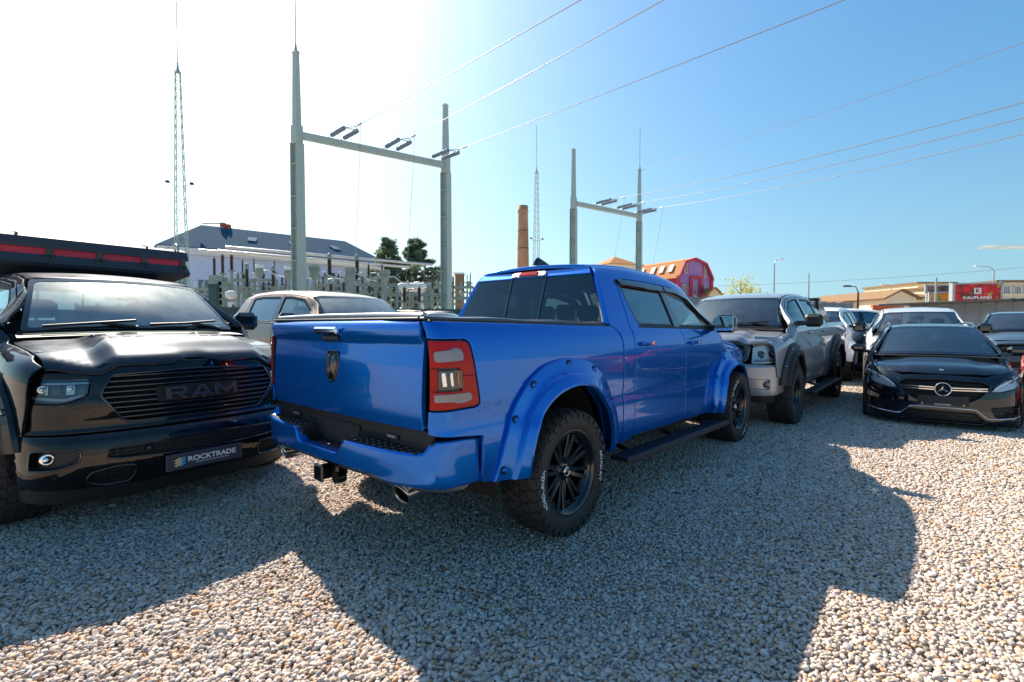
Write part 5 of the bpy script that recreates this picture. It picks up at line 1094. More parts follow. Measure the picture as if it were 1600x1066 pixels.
def scatter(y0, y1, sp, s0, s1, layers=1):
    for L in range(layers):
        for y in np.arange(y0, y1, sp):
            W_ = 1.18 * y + 1.3; n = int(2 * W_ / sp); x = np.linspace(-W_, W_, n) + rng.uniform(-.5, .5, n) * sp * 1.1; yy = y + rng.uniform(-.5, .5, n) * sp * 1.1
            s = (s0 + (s1 - s0) * rng.beta(1.6, 3.2, n)); z = rng.uniform(-.005, .002, n) + L * .005
            k = rng.random(n) < (1 if L == 0 else .30); pts.append(np.column_stack([x, yy, z])[k]); scl.append(s[k])
scatter(.9, 4.2, .0195, .0072, .0185, 2); scatter(4.2, 9.0, .0265, .011, .021, 2); scatter(9.0, 17, .044, .017, .028)
pts = np.concatenate(pts); scl = np.concatenate(scl); N = len(pts)
low = np.sin(pts[:, 0] * .9 + 2 * np.sin(pts[:, 1] * .7)) * np.sin(pts[:, 1] * 1.3 + 1.5 * np.sin(pts[:, 0] * .8)); scl *= (1 + .16 * low) * np.where(rng.random(N) < .012, 1.65, 1.)   # finer and coarser patches
pts[:, 2] += .006 * np.sin(pts[:, 0] * 1.7 + 1.3 * np.sin(pts[:, 1] * 1.1)) * np.cos(pts[:, 1] * 1.3) * (pts[:, 1] < 12)
me = bpy.data.meshes.new('gravel'); me.vertices.add(N); me.vertices.foreach_set('co', pts.ravel())
a = me.attributes.new('rot', 'FLOAT_VECTOR', 'POINT'); a.data.foreach_set('vector', np.column_stack([rng.normal(0, .28, N), rng.normal(0, .28, N), rng.uniform(0, 6.28, N)]).ravel())
a = me.attributes.new('scl', 'FLOAT', 'POINT'); a.data.foreach_set('value', scl)
a = me.attributes.new('pick', 'INT', 'POINT'); a.data.foreach_set('value', rng.integers(0, 9, N).astype(np.int32))
go = bpy.data.objects.new('gravel', me); COL.objects.link(go); tag(go, 'pale crushed stone gravel covering the car lot', 'gravel', kind='stuff')
ng = bpy.data.node_groups.new('gravel_nodes', 'GeometryNodeTree'); ng.interface.new_socket('Geometry', in_out='INPUT', socket_type='NodeSocketGeometry'); ng.interface.new_socket('Geometry', in_out='OUTPUT', socket_type='NodeSocketGeometry')
gi, g_o = ng.nodes.new('NodeGroupInput'), ng.nodes.new('NodeGroupOutput'); ip = ng.nodes.new('GeometryNodeInstanceOnPoints'); ci = ng.nodes.new('GeometryNodeCollectionInfo')
ci.inputs['Collection'].default_value = sc_col; ci.inputs['Separate Children'].default_value = True; ci.inputs['Reset Children'].default_value = True; ip.inputs['Pick Instance'].default_value = True
def na(name, dt): n = ng.nodes.new('GeometryNodeInputNamedAttribute'); n.data_type = dt; n.inputs['Name'].default_value = name; return n
ng.links.new(gi.outputs[0], ip.inputs['Points']); ng.links.new(ci.outputs[0], ip.inputs['Instance']); ng.links.new(na('pick', 'INT').outputs[0], ip.inputs['Instance Index'])
ng.links.new(na('rot', 'FLOAT_VECTOR').outputs[0], ip.inputs['Rotation']); ng.links.new(na('scl', 'FLOAT').outputs[0], ip.inputs['Scale']); ng.links.new(ip.outputs[0], g_o.inputs[0])
go.modifiers.new('gravel', 'NODES').node_group = ng

# ------------------------------------------------------------ surroundings
PT = R(1.8265)
def at(px, py, Y):
    """world point seen at a photograph position, at distance Y ahead"""
    x = (px - 800) / 779.4; u = -(py - 533) / 779.4; c, n = math.cos(PT), math.sin(PT); d = Vector((x, c + u * n, -n + u * c)); return Vector((0, 0, 1.4533)) + d * (Y / d.y)
def X_(px, Y): return at(px, 508, Y).x
def Z_(py, Y): return at(800, py, Y).z
M['galv'] = mat('green grey painted steel', (.30, .39, .36), .6, .0, noise=(3, .6, (.38, .46, .42)))
M['galv2'] = mat('galvanised steel', (.34, .38, .38), .5, .4)
M['insul'] = mat('brown porcelain', (.022, .010, .010), .3, 0, .3)
M['equip'] = mat('grey green equipment paint', (.17, .22, .19), .6, 0, noise=(2, .6, (.26, .31, .27)))
M['insul_blue'] = mat('grey porcelain', (.10, .16, .24), .3, 0, .5)
M['wire'] = mat('aluminium conductor', (.30, .31, .32), .5, .5)
M['alu'] = mat('aluminium tube', (.55, .56, .55), .4, .5)
def isec(mb, p0, p1, w0, w1, d0, d1):
    """tapered steel column of I-section standing between two heights: flanges and web"""
    for (sy) in (-1, 1):
        v = []
        for (p, w_, d) in ((p0, w0, d0), (p1, w1, d1)):
            for a, b in ((-w_ / 2, sy * d / 2), (w_ / 2, sy * d / 2), (w_ / 2, sy * (d / 2 - .04)), (-w_ / 2, sy * (d / 2 - .04))): v.append((p[0] + a, p[1] + b, p[2]))
        mb.add(v, [(0, 1, 2, 3)[::-1], (4, 5, 6, 7), (0, 1, 5, 4), (1, 2, 6, 5), (2, 3, 7, 6), (3, 0, 4, 7)])
    v = []
    for (p, w_, d) in ((p0, w0, d0), (p1, w1, d1)):
        for a, b in ((-.025, -d / 2 + .04), (.025, -d / 2 + .04), (.025, d / 2 - .04), (-.025, d / 2 - .04)): v.append((p[0] + a, p[1] + b, p[2]))
    mb.add(v, [(0, 1, 2, 3)[::-1], (4, 5, 6, 7), (0, 1, 5, 4), (1, 2, 6, 5), (2, 3, 7, 6), (3, 0, 4, 7)])
def ribbed(mb, p, z0, z1, r, n=None, mi=0, lean=(0, 0)):
    n = n or max(5, int((z1 - z0) / .07)); prof = []
    for i in range(n):
        a = z0 + (z1 - z0) * i / n; b = z0 + (z1 - z0) * (i + .75) / n; prof += [(r * .62, a), (r, a + (b - a) * .35), (r * .98, a + (b - a) * .5), (r * .62, b)]
    prof.append((r * .62, z1)); mb.lathe([(0, z0)] + prof + [(0, z1)], 12, o=(p[0], p[1], 0), ax='z', mi=mi)
def gantry(L, Rr, beam, tops, rod, label, wid, group, arms, droplen):
    """L, Rr: base points of the two columns; portal with cross beam, lightning rod on one side"""
    root = empty('steel_gantry', (L[0], L[1], 0), 0, label, 'gantry', group); o = Vector((L[0], L[1], 0)); d = (Vector(Rr) - Vector(L)); d.z = 0; ln = d.length; u = d.normalized(); ang = math.atan2(u.y, u.x)
    cols = [Vector((0, 0, 0)), d]
    for i, c in enumerate(cols):
        mb = MB(); isec(mb, (0, 0, 0), (0, 0, beam - .5), wid, wid * .92, wid * 1.0, wid * .9)
        for z in np.arange(1.5, beam - .6, 1.9): mb.box((0, 0, z), (wid * .95, wid * .9, .05))
        mb.box((0, 0, beam), (wid * .85, wid * .8, 1.1), b=.03)
        q = mb.build('lower_column', M['galv'], root); q.location = c; q.rotation_euler = (0, 0, ang + .5)
        mb = MB(); v = []
        for z, w_ in ((beam + .5, wid * .60), (tops[i], wid * .44)): v += [(-w_ / 2, -w_ / 2, z), (w_ / 2, -w_ / 2, z), (w_ / 2, w_ / 2, z), (-w_ / 2, w_ / 2, z)]
        mb.add(v, [(0, 1, 2, 3)[::-1], (4, 5, 6, 7), (0, 1, 5, 4), (1, 2, 6, 5), (2, 3, 7, 6), (3, 0, 4, 7)])
        for z in (beam + 2.0, tops[i] - .1): mb.box((0, 0, z), (wid * .6, wid * .6, .06), b=.01)
        q = mb.build('upper_column', M['galv'], root); q.location = c; q.rotation_euler = (0, 0, ang + .5)
        if rod == i or rod == 2:
            mb = MB(); mb.tube([(0, 0, tops[i]), (0, 0, tops[i] + .5)], [wid * .16, wid * .06], 8); mb.tube([(0, 0, tops[i] + .4), (0, 0, tops[i] + (7.5 if rod == 0 else 4.2))], .035, 6); q = mb.build('lightning_rod', M['galv2'], root); q.location = c
    mb = MB(); hb = wid * .62
    for s in (-1, 1): mb.box((ln / 2, s * wid * .24, beam), (ln - wid * .8, .05, hb))
    mb.box((ln / 2, 0, beam + hb / 2 - .03), (ln - wid * .8, wid * .5, .05)); mb.box((ln / 2, 0, beam - hb / 2 + .03), (ln - wid * .8, wid * .5, .05))
    for k in range(1, 8): mb.box((ln * k / 8, wid * .28, beam), (.05, .03, hb * .9)); mb.box((ln * k / 8, -wid * .28, beam), (.05, .03, hb * .9))
    q = mb.build('cross_beam', M['galv'], root); q.rotation_euler = (0, 0, ang)
    ends = []
    for t, tip in arms:
        a = d * t + Vector((0, 0, beam + hb * .6)); dirn = (Vector(tip) - o - a).normalized(); side = u * .38
        for s in (-.5, .5):
            p0 = a + side * s * 2; p1 = p0 + dirn * .6; p2 = p0 + dirn * 2.6; n = 9; pts_ = []; rr = []
            for i in range(n):
                for f_, r_ in ((0, .06), (.3, .14), (.5, .14), (.7, .06)): pts_.append(p1 + (p2 - p1) * ((i + f_) / n)); rr.append(r_)
            mb = MB(); mb.tube(pts_, rr, 8); mb.build('insulator_string', M['insul_blue'], root)
            mb = MB(); mb.tube([p0, p1], .025, 5); mb.tube([p2, a + dirn * 3.2], .025, 5); mb.build('shackle', M['galv2'], root)
        mb = MB(); e0 = a + dirn * 3.1; mb.tube([e0, e0 + dirn * .8], .03, 5); mb.tube([e0 + dirn * .45, e0 + dirn * .85], .06, 6); mb.tube([a + dirn * 2.6 - side * 1.0, a + dirn * 2.6 + side * 1.0], .03, 5); mb.build('clamp', M['galv2'], root)
        ends.append(o + e0 + dirn * .8)
    return root, ends
def wire(p0, p1, sag, label, group, r=.018, name='overhead_wire', cat='wire'):
    p0, p1 = Vector(p0), Vector(p1); n = 24; mb = MB(); mb.tube([p0.lerp(p1, i / n) - Vector((0, 0, sag * 4 * (i / n) * (1 - i / n))) for i in range(n + 1)], r, 5, smooth=True)
    return tag(mb.build(name, M['wire']), label, cat, group)
L1 = at(468, 508, 30.); R1 = at(697.5, 508, 35.7); bz = Z_(238, 33) 
bz = 12.75
ext = lambda a, b, k: Vector(a) + (Vector(b) - Vector(a)) * k
tips1 = [at(900, 0, 16.), at(1030, 0, 16.3), at(1310, 0, 16.6)]
g1, e1 = gantry(L1, R1, bz, (Z_(80, 30), Z_(163, 35.7)), 0, 'nearer green grey steel gantry with tall lightning rod on its left column', .62, 'steel gantries of the substation', [(.22, tips1[0]), (.57, tips1[1]), (.90, tips1[2])], 6)
for e, t, nm in zip(e1, tips1, ('leftmost conductor running from the nearer gantry up out of the frame', 'middle conductor running from the nearer gantry up out of the frame', 'rightmost conductor running from the nearer gantry up out of the frame')):
    wire(e, ext(e, t, 1.9), .08, nm, 'conductors of the nearer gantry')
tp = L1 + Vector((0, 0, 0)); wire((L1.x, L1.y, Z_(82, 30)), ext((L1.x, L1.y, Z_(82, 30)), at(580, 0, 24.6), 2.2), .3, 'thin earth wire from the top of the tallest gantry column', 'earth wires')
L2 = at(895.5, 508, 46.); R2 = at(997.5, 508, 51.5)
tips2 = [at(1600, 143, 23), at(1600, 168, 24), at(1600, 194, 25)]
g2, e2 = gantry(L2, R2, 12.6, (Z_(233, 46), Z_(265, 51.5)), 1, 'farther steel gantry with its rod on the right column', .62, 'steel gantries of the substation', [(.30, tips2[0]), (.62, tips2[1]), (.95, tips2[2])], 6)
for e, t, nm in zip(e2, tips2, ('highest conductor of the farther gantry running to the right edge', 'middle conductor of the farther gantry running to the right edge', 'lowest conductor of the farther gantry running to the right edge')):
    wire(e, ext(e, t, 1.4), .6, nm, 'conductors of the farther gantry', .022)
wire((R2.x, R2.y, Z_(266, 51.5)), ext((R2.x, R2.y, Z_(266, 51.5)), at(1600, 56, 28), 1.3), .5, 'thin earth wire from the top of the farther gantry', 'earth wires')
for i, e in enumerate(e1[:2] + e2): wire(e - Vector((0, 0, 0)), e + Vector((-.9 if i < 2 else -1.2, 1.5, -8.5)), .5, 'thin drop wire hanging from the ' + ('leftmost clamp of the nearer gantry', 'middle clamp of the nearer gantry', 'leftmost clamp of the farther gantry', 'middle clamp of the farther gantry', 'rightmost clamp of the farther gantry')[i], 'drop wires', .014, 'drop_wire')

def lattice_mast(px, Y, top, rodtop, w0, w1, label):
    b = at(px, 508, Y); root = empty('lattice_mast', (b.x, b.y, 0), .35, label, 'lattice mast', 'lattice lightning masts'); n = 26
    zt_ = Z_(top, Y); leg = lambda s, z: Vector((s[0] * (w0 + (w1 - w0) * z / zt_) / 2, s[1] * (w0 + (w1 - w0) * z / zt_) / 2, z)); cs = [(-1, -1), (1, -1), (1, 1), (-1, 1)]
    for s in cs: mb = MB(); mb.tube([leg(s, 0), leg(s, zt_)], .038, 4, smooth=False); mb.build('leg', M['galv'], root)
    mb = MB()
    zs = [zt_ * (1 - (1 - i / n) ** 1.15) for i in range(n + 1)]
    for i in range(n):
        for k in range(4):
            a, b2 = cs[k], cs[(k + 1) % 4]; mb.tube([leg(a, zs[i]), leg(b2, zs[i + 1])], .015, 4, cap=False, smooth=False); mb.tube([leg(b2, zs[i]), leg(a, zs[i + 1])], .015, 4, cap=False, smooth=False)
    mb.build('bracing', M['galv'], root)
    mb = MB(); mb.tube([(0, 0, zt_ - .2), (0, 0, zt_ + .6)], [.12, .05], 6); mb.tube([(0, 0, zt_ + .5), (0, 0, Z_(rodtop, Y))], .035, 6); mb.build('lightning_rod', M['galv2'], root)
    z = Z_(289 if Y < 50 else 375, Y)
    for s in (-1, 1):
        mb = MB(); mb.tube([(0, 0, z - .1), (s * .55, 0, z), (s * .75, 0, z + .12)], .03, 5); mb.build('lamp_arm', M['galv2'], root)
        mb = MB(); mb.box((s * .78, -.1, z + .14), (.26, .22, .18), b=.03); mb.build('floodlight', M['lamp_dark'], root)
lattice_mast(286, 38., 110, -60, .95, .30, 'nearer tall lattice mast with floodlight arms on the left')
lattice_mast(838, 63., 268, 196, .95, .30, 'farther thin lattice mast beside the brick chimney')

# chimney
def brick_mat(name, c1, c2, mortar, scale):
    m = bpy.data.materials.new(name); m.use_nodes = True; t = m.node_tree; b = t.nodes['Principled BSDF']; b.inputs['Roughness'].default_value = .9
    tc = t.nodes.new('ShaderNodeTexCoord'); br = t.nodes.new('ShaderNodeTexBrick'); br.inputs['Scale'].default_value = scale; br.inputs['Color1'].default_value = (*c1, 1); br.inputs['Color2'].default_value = (*c2, 1); br.inputs['Mortar'].default_value = (*mortar, 1)
    t.links.new(tc.outputs['UV'] if False else tc.outputs['Object'], br.inputs['Vector']); n = t.nodes.new('ShaderNodeTexNoise'); n.inputs['Scale'].default_value = .35; t.links.new(tc.outputs['Object'], n.inputs['Vector'])
    mx = t.nodes.new('ShaderNodeMix'); mx.data_type = 'RGBA'; mx.blend_type = 'MULTIPLY'; mx.inputs[0].default_value = .6; rr = t.nodes.new('ShaderNodeValToRGB'); rr.color_ramp.elements[0].position = .35; rr.color_ramp.elements[0].color = (.55, .5, .45, 1); rr.color_ramp.elements[1].position = .6
    t.links.new(n.outputs['Fac'], rr.inputs[0]); t.links.new(br.outputs[0], mx.inputs[6]); t.links.new(rr.outputs[0], mx.inputs[7]); t.links.new(mx.outputs[2], b.inputs['Base Color']); return m
M['brick'] = brick_mat('old yellow brick', (.42, .22, .11), (.48, .27, .14), (.35, .28, .22), 3.)
c = at(817, 508, 110); zc = Z_(322, 110); root = empty('brick_chimney', (c.x, c.y, 0), 0, 'tall tapering brick factory chimney', 'chimney')
mb = MB(); mb.lathe([(1.75, 0), (1.62, 4)] + [(1.62 - .55 * z / zc, z) for z in (zc * .35, zc * .7, zc - 1.5)], 16, ax='z'); mb.build('shaft', M['brick'], root)
mb = MB(); mb.lathe([(1.08, zc - 1.5), (1.2, zc - 1.4), (1.2, zc - .9), (1.1, zc - .8), (1.12, zc), (.8, zc), (.8, zc - 1)], 16, ax='z'); mb.build('crown', M['brick'], root)
for z in (zc * .42, zc * .66, zc * .8):
    mb = MB(); rr_ = 1.63 - .55 * z / zc; mb.lathe([(rr_, z), (rr_ + .04, z), (rr_ + .04, z + .14), (rr_, z + .14)], 16, ax='z', smooth=False); mb.build('iron_band', M['insul'], root)

# ------------------------------------------------------------ buildings
def tilemat(name, c1, c2, s=(1, 1, 1)): return mat(name, c1, .95, noise=(2.5, .6, c2), spec=.05)
M['slate'] = tilemat('dark blue roof', (.022, .075, .125), (.035, .10, .16)); M['lilac'] = mat('pale lilac render', (.56, .60, .76), .85, noise=(.5, .6, (.62, .65, .80))); M['cream_w'] = mat('cream render', (.78, .62, .40), .9, noise=(.6, .6, (.86, .72, .50)))
M['white_w'] = mat('white render', (.72, .70, .66), .85); M['orange'] = tilemat('orange roof tiles', (.46, .21, .09), (.54, .27, .13)); M['purple'] = mat('purple cladding', (.30, .16, .42), .8, noise=(.7, .5, (.36, .20, .47)))
M['magenta'] = mat('pink red trim', (.48, .04, .08), .8); M['pane'] = mat('window glass', (.10, .14, .18), .05, 0, 0, spec=.8); M['concrete'] = mat('grey concrete', (.16, .185, .21), .9, noise=(1.2, .6, (.22, .245, .27))); M['brown_roof'] = tilemat('brown tin roof', (.20, .13, .08), (.27, .18, .11))
M['red_chim'] = mat('red brick', (.45, .10, .05), .9); M['fence'] = mat('dark teal fence boards', (.02, .055, .06), .6, noise=(2, .5, (.03, .07, .075)))
def quadobj(name, P, m, parent, th=.15):
    """flat slab from a quad or triangle, with thickness downwards along its normal"""
    P = [Vector(p) for p in P]; n = (P[1] - P[0]).cross(P[2] - P[0]).normalized(); k = len(P); v = [tuple(p) for p in P] + [tuple(p - n * th) for p in P]
    mb = MB(); mb.add(v, [tuple(range(k)), tuple(range(k, 2 * k))[::-1]] + [(i, k + i, k + (i + 1) % k, (i + 1) % k) for i in range(k)]); return mb.build(name, m, parent)
def win(parent, p, u, w_, h, fm, out, depth=.08, bars=1):
    """window: frame proud of the wall, pane inside; p centre, u along wall, out outward normal"""
    p, u, out = Vector(p), Vector(u).normalized(), Vector(out).normalized(); a = math.atan2(u.y, u.x)
    mb = MB(); t = .09
    def bx(cu, cz, wu, wz, d, o_, M_=mb): c = p + u * cu + Vector((0, 0, cz)) + out * o_; M_.box(tuple(c), (wu, d, wz), rz=a)
    bx(0, h / 2, w_ + t, t, depth, depth / 2); bx(0, -h / 2, w_ + t * 2.4, t, depth * 1.6, depth * .7); bx(-w_ / 2, 0, t, h, depth, depth / 2); bx(w_ / 2, 0, t, h, depth, depth / 2)
    for i in range(bars): bx(-w_ / 2 + w_ * (i + 1) / (bars + 1), 0, .05, h, depth * .7, depth / 2)
    f = mb.build('window', M[fm], parent); g = MB(); c = p + out * .03; g.box(tuple(c), (w_, .03, h), rz=a); g.build('pane', M['pane'], f)
# big hall with hipped dark roof behind the substation (long side faces the camera)
r = empty('hall_building', tuple(at(430, 508, 62).xy) + (0,), 0, 'long pale lilac hall with dark blue hipped roof behind the substation', 'building'); o = Vector(r.location)
Pt = lambda px, py, Y: at(px, py, Y) - o
A, B_ = Pt(292, 351, 60), Pt(566, 379, 76); E0, E1 = Pt(244, 388, 54), Pt(610, 408, 72); bk = Vector((-4, 15, 0))
E0.z = E1.z = (E0.z + E1.z) / 2; A.z = B_.z = (A.z + B_.z) / 2 + .1
u = (E1 - E0).normalized(); nrm = Vector((u.y, -u.x, 0)); K0, K1 = E0 - nrm * 12 + u * 0, E1 - nrm * 12
A = E0 + u * 5.2 - nrm * 6 + Vector((0, 0, A.z - E0.z)); B_ = E1 - u * 4.2 - nrm * 6 + Vector((0, 0, B_.z - E1.z))
quadobj('roof', [E0, E1, B_, A], M['slate'], r, .2); quadobj('roof', [E1, K1, B_], M['slate'], r, .2); quadobj('roof', [K1, K0, A, B_], M['slate'], r, .2); quadobj('roof', [K0, E0, A], M['slate'], r, .2)
w0, w1, w2, w3 = [p.copy() for p in (E0 + u * .5 - nrm * .5, E1 - u * .5 - nrm * .5, K1 - u * .5 + nrm * .5, K0 + u * .5 + nrm * .5)]
mb = MB(); zz = E0.z - .05; v = [(p.x, p.y, z) for z in (0, zz) for p in (w0, w1, w2, w3)]; mb.add(v, [(0, 1, 5, 4), (1, 2, 6, 5), (2, 3, 7, 6), (3, 0, 4, 7), (4, 5, 6, 7)]); mb.build('wall', M['lilac'], r)
mb = MB(); mb.box(tuple((E0 + E1) / 2 - Vector((0, 0, .45)) - nrm * .2), ((E1 - E0).length - .2, .5, .7), rz=math.atan2(u.y, u.x)); mb.build('cornice', M['white_w'], r)
for i in range(11): t = (i + .8) / 12; p = w0.lerp(w1, t); win(r, (p.x, p.y, zz * .55), u, 1.3, 2.2, 'white_w', nrm)
for t, hh in ((.13, 1.0), (.16, .7), (.62, .9)):
    p = A.lerp(B_, t); mb = MB(); mb.box((p.x, p.y, p.z + .1 - .0), (.55, .6, hh * .9), b=.02); mb.build('chimney', M['red_chim'], r)
p = A.lerp(E0.lerp(E1, .14), .35); mb = MB(); mb.box(tuple(p + Vector((1.5, -.4, .5))), (2.8, .3, .12)); mb.box(tuple(p + Vector((1.6, -.3, 1.0))), (2.2, .25, .10)); mb.build('roof_walkway', M['galv2'], r)
for t in (.33, .55, .8):
    q0 = A.lerp(B_, t).lerp(E0.lerp(E1, t), .45); sl = (E0.lerp(E1, t) - A.lerp(B_, t)).normalized(); n_ = u.cross(-sl).normalized(); n_ = n_ if n_.z > 0 else -n_
    quadobj('skylight', [q0 + n_ * .12 + u * a * .5 + sl * b * .6 for a, b in ((-1, 1), (1, 1), (1, -1), (-1, -1))], M['pane'], r, .1)

# purple barn-roofed house
Y0 = 100.; r = empty('purple_house', tuple(at(1085, 508, Y0).xy) + (0,), 0, 'purple house with pink red trim and orange mansard roof', 'building'); o = Vector(r.location)
G = [at(1059, 461, Y0 - 3), at(1059, 431, Y0 - 3), at(1069, 409, Y0 - 2.4), at(1084, 404.5, Y0 - 1), at(1101, 413, Y0 + .5), at(1111, 437, Y0 + 1.5), at(1111, 461, Y0 + 1.5)]
G = [p - o for p in G]; gu = (G[6] - G[0]); gu.z = 0; gu.normalize(); gn = Vector((gu.y, -gu.x, 0))
def proj_(p): t = (p - G[0]).dot(gu); return Vector((G[0].x + gu.x * t, G[0].y + gu.y * t, p.z))
G = [proj_(p) for p in G]; G[0].z = 0; G[6].z = 0; back = -gn * 19.0
mb = MB(); v = [tuple(p) for p in G] + [tuple(p + back) for p in G]; mb.add(v, [(0, 6, 5, 4, 3, 2, 1), (7, 8, 9, 10, 11, 12, 13), (0, 1, 8, 7), (6, 13, 12, 5)]); mb.build('wall', M['purple'], r)
for a, b, s in ((1, 2, -1), (2, 3, -1), (3, 4, 1), (4, 5, 1)):
    p0, p1 = G[a], G[b]; ex = gn * .5; nn = (p1 - p0).cross(back).normalized(); nn = nn if nn.z > 0 else -nn; lo_ = Vector((0, 0, -.25)) - (p1 - p0).normalized() * .3 if a == 1 else Vector(); hi_ = (p1 - p0).normalized() * .4 if b == 5 else Vector()
    quadobj('roof', [p0 + ex + nn * .2 + lo_, p1 + ex + nn * .2 + hi_, p1 + back + nn * .2 + hi_, p0 + back + nn * .2 + lo_], M['orange'], r, -.2 if nn.dot((p1 - p0).cross(back)) < 0 else .2)
    mb = MB(); mb.tube([p0 + ex, p1 + ex], .28, 4, smooth=False); mb.build('barge_board', M['magenta'], r)
for t in (.0, 1.0, .36, .66):
    x0 = G[0].lerp(G[6], t) + gn * .12; h = G[1].z if t in (0, 1.) else G[1].z - .2; mb = MB(); mb.box((x0.x, x0.y, h / 2), (.75, .3, h), rz=math.atan2(gu.y, gu.x)); mb.build('trim_pilaster', M['magenta'], r)
p = G[0].lerp(G[6], .51) + gn * .12; mb = MB(); mb.box((p.x, p.y, G[1].z - .1), (gu * 3.2).length and (3.0, .28, .6), rz=math.atan2(gu.y, gu.x)); mb.build('trim_band', M['magenta'], r)
gl_ = (G[6] - G[0]).length
for t, z, w_, h in ((.22, G[2].z - 1.0, .7, 2.3), (.80, G[2].z - 1.6, .7, 2.3), (.49, Z_(452, 98), .9, 2.2), (.82, Z_(453, 98), .9, 2.0), (.18, Z_(453, 98), .9, 2.0)):
    p = G[0].lerp(G[6], t); win(r, (p.x, p.y, z), gu, w_, h, 'white_w', gn, .12); 
    mb = MB(); a_ = math.atan2(gu.y, gu.x)
    for s in (-1, 1): c_ = p + gu * s * (w_ / 2 + .2) + gn * .06; mb.box((c_.x, c_.y, z), (.22, .1, h + .4), rz=a_)
    mb.build('window_trim', M['magenta'], r)
for k in (.12, .25, .38, .55):
    p0, p1 = G[1] + back * k, G[2] + back * k; sl = (p1 - p0).normalized(); bu = back.normalized(); nn = bu.cross(sl); nn = nn if nn.z > 0 else -nn; c_ = p0.lerp(p1, .55) + nn * .28
    quadobj('skylight', [c_ + bu * a * .55 + sl * b * .8 for a, b in ((-1, -1), (1, -1), (1, 1), (-1, 1))], M['white_w'], r, .12); quadobj('skylight_pane', [c_ + nn * .06 + bu * a * .42 + sl * b * .65 for a, b in ((-1, -1), (1, -1), (1, 1), (-1, 1))], M['pane'], r, .03)
p0 = G[0] + back * .5; mb = MB(); mb.box((p0.x - gn.y * 0, p0.y, G[1].z / 2), (.3, 18, G[1].z * .98), rz=math.atan2(gu.y, gu.x)); mb.build('side_wall_trim', M['magenta'], r)
def house(name, label, px0, px1, pyt, Y, dep, wm, roof=None, pk=None, cat='building', nwin=0, wrows=1, flat=True, base=0):
    a, b = at(px0, pyt, Y), at(px1, pyt, Y); c = (a + b) / 2; rt = empty(name, (c.x, Y, 0), 0, label, cat); W2 = (b.x - a.x) / 2; h = a.z
    mb = MB(); mb.box((0, dep / 2, h / 2), (W2 * 2, dep, h)); mb.build('wall', M[wm], rt)
    if roof and pk:
        z1 = Z_(pk, Y)
        if flat is True: mb = MB(); mb.box((0, dep / 2, h + .1), (W2 * 2 + .6, dep + .6, .25)); mb.build('roof', M[roof], rt)
        elif flat == 'gable':       # gable end faces the camera
            quadobj('roof', [(-W2 - .4, -.4, h - .2), (0, -.4, z1), (0, dep, z1), (-W2 - .4, dep, h - .2)], M[roof], rt, -.2); quadobj('roof', [(0, -.4, z1), (W2 + .4, -.4, h - .2), (W2 + .4, dep, h - .2), (0, dep, z1)], M[roof], rt, -.2)
            mb = MB(); mb.add([(-W2, 0, h), (W2, 0, h), (0, 0, z1 - .1)], [(0, 1, 2)]); mb.build('gable', M[wm], rt)
        elif flat == 'eave':
            quadobj('roof', [(-W2 - .3, -.4, h), (W2 + .3, -.4, h), (W2 + .3, dep / 2, z1), (-W2 - .3, dep / 2, z1)], M[roof], rt, .2); quadobj('roof', [(W2 + .3, dep + .4, h), (-W2 - .3, dep + .4, h), (-W2 - .3, dep / 2, z1), (W2 + .3, dep / 2, z1)], M[roof], rt, .2)
    for j in range(wrows):
        for i in range(nwin): win(rt, (-W2 + 2 * W2 * (i + .5) / nwin, 0, h - 1.6 - 3.0 * j), (1, 0, 0), min(1.4, W2 / nwin * 1.1), 1.6, 'white_w', (0, -1, 0), .1)
    return rt, W2, h
house('gabled_shed', 'cream gabled building left of the billboards', 1384, 1432, 466, 62, 16, 'cream_w', 'brown_roof', 453.5, flat='gable', nwin=3)
house('low_building', 'long low building with brown tin roof joining the cream gable', 1432, 1500, 464, 66, 14, 'cream_w', 'brown_roof', 453, flat='eave', nwin=4)
house('tall_block', 'cream upper block rising behind the brown roof', 1434, 1492, 443, 80, 12, 'cream_w', 'brown_roof', 442, nwin=4, wrows=2)
rt, W2, h = house('unfinished_building', 'cream multi-storey building with rows of openings at the right edge', 1559, 1680, 441, 60, 14, 'cream_w', 'brown_roof', 438, nwin=0)
for j in range(3):
    for i in range(7):
        win(rt, (-W2 + .9 + i * 1.33, 0, h - .95 - j * 1.45), (1, 0, 0), .85, .95, 'white_w', (0, -1, 0), .25, bars=2)
house('grey_shed', 'flat grey industrial shed between the street lamps', 1337, 1367, 468, 70, 12, 'concrete', 'galv2', 466)
house('pink_shed', 'pale pinkish low building beside the grey shed', 1364, 1386, 469, 66, 10, 'white_w', 'concrete', 467, nwin=4)
house('pale_house', 'pale cream house with orange framed windows behind the white pickups', 1318, 1338, 471, 68, 8, 'cream_w', 'brown_roof', 469, flat='eave', nwin=4)
house('orange_roof_annexe', 'small annexe with orange roof right of the purple house', 1108, 1126, 460, 96, 8, 'cream_w', 'orange', 450, flat='gable')
house('brick_hut', 'small brown hut with white top beyond the substation', 711, 722, 428, 90, 3, 'brown_roof', 'white_w', 426)
r = empty('tower_roof_house', tuple(at(960, 508, 85).xy) + (0,), .4, 'house with orange pyramid roof left of the farther gantry column', 'building'); h = Z_(415, 85); mb = MB(); mb.box((0, 0, h / 2), (5.2, 5.2, h)); mb.build('wall', M['cream_w'], r)
for k in range(4): a0, a1 = k * math.pi / 2 + math.pi / 4, (k + 1) * math.pi / 2 + math.pi / 4; quadobj('roof', [(4.1 * math.cos(a0), 4.1 * math.sin(a0), h), (4.1 * math.cos(a1), 4.1 * math.sin(a1), h), (0, 0, Z_(401, 85))], M['orange'], r, .15)
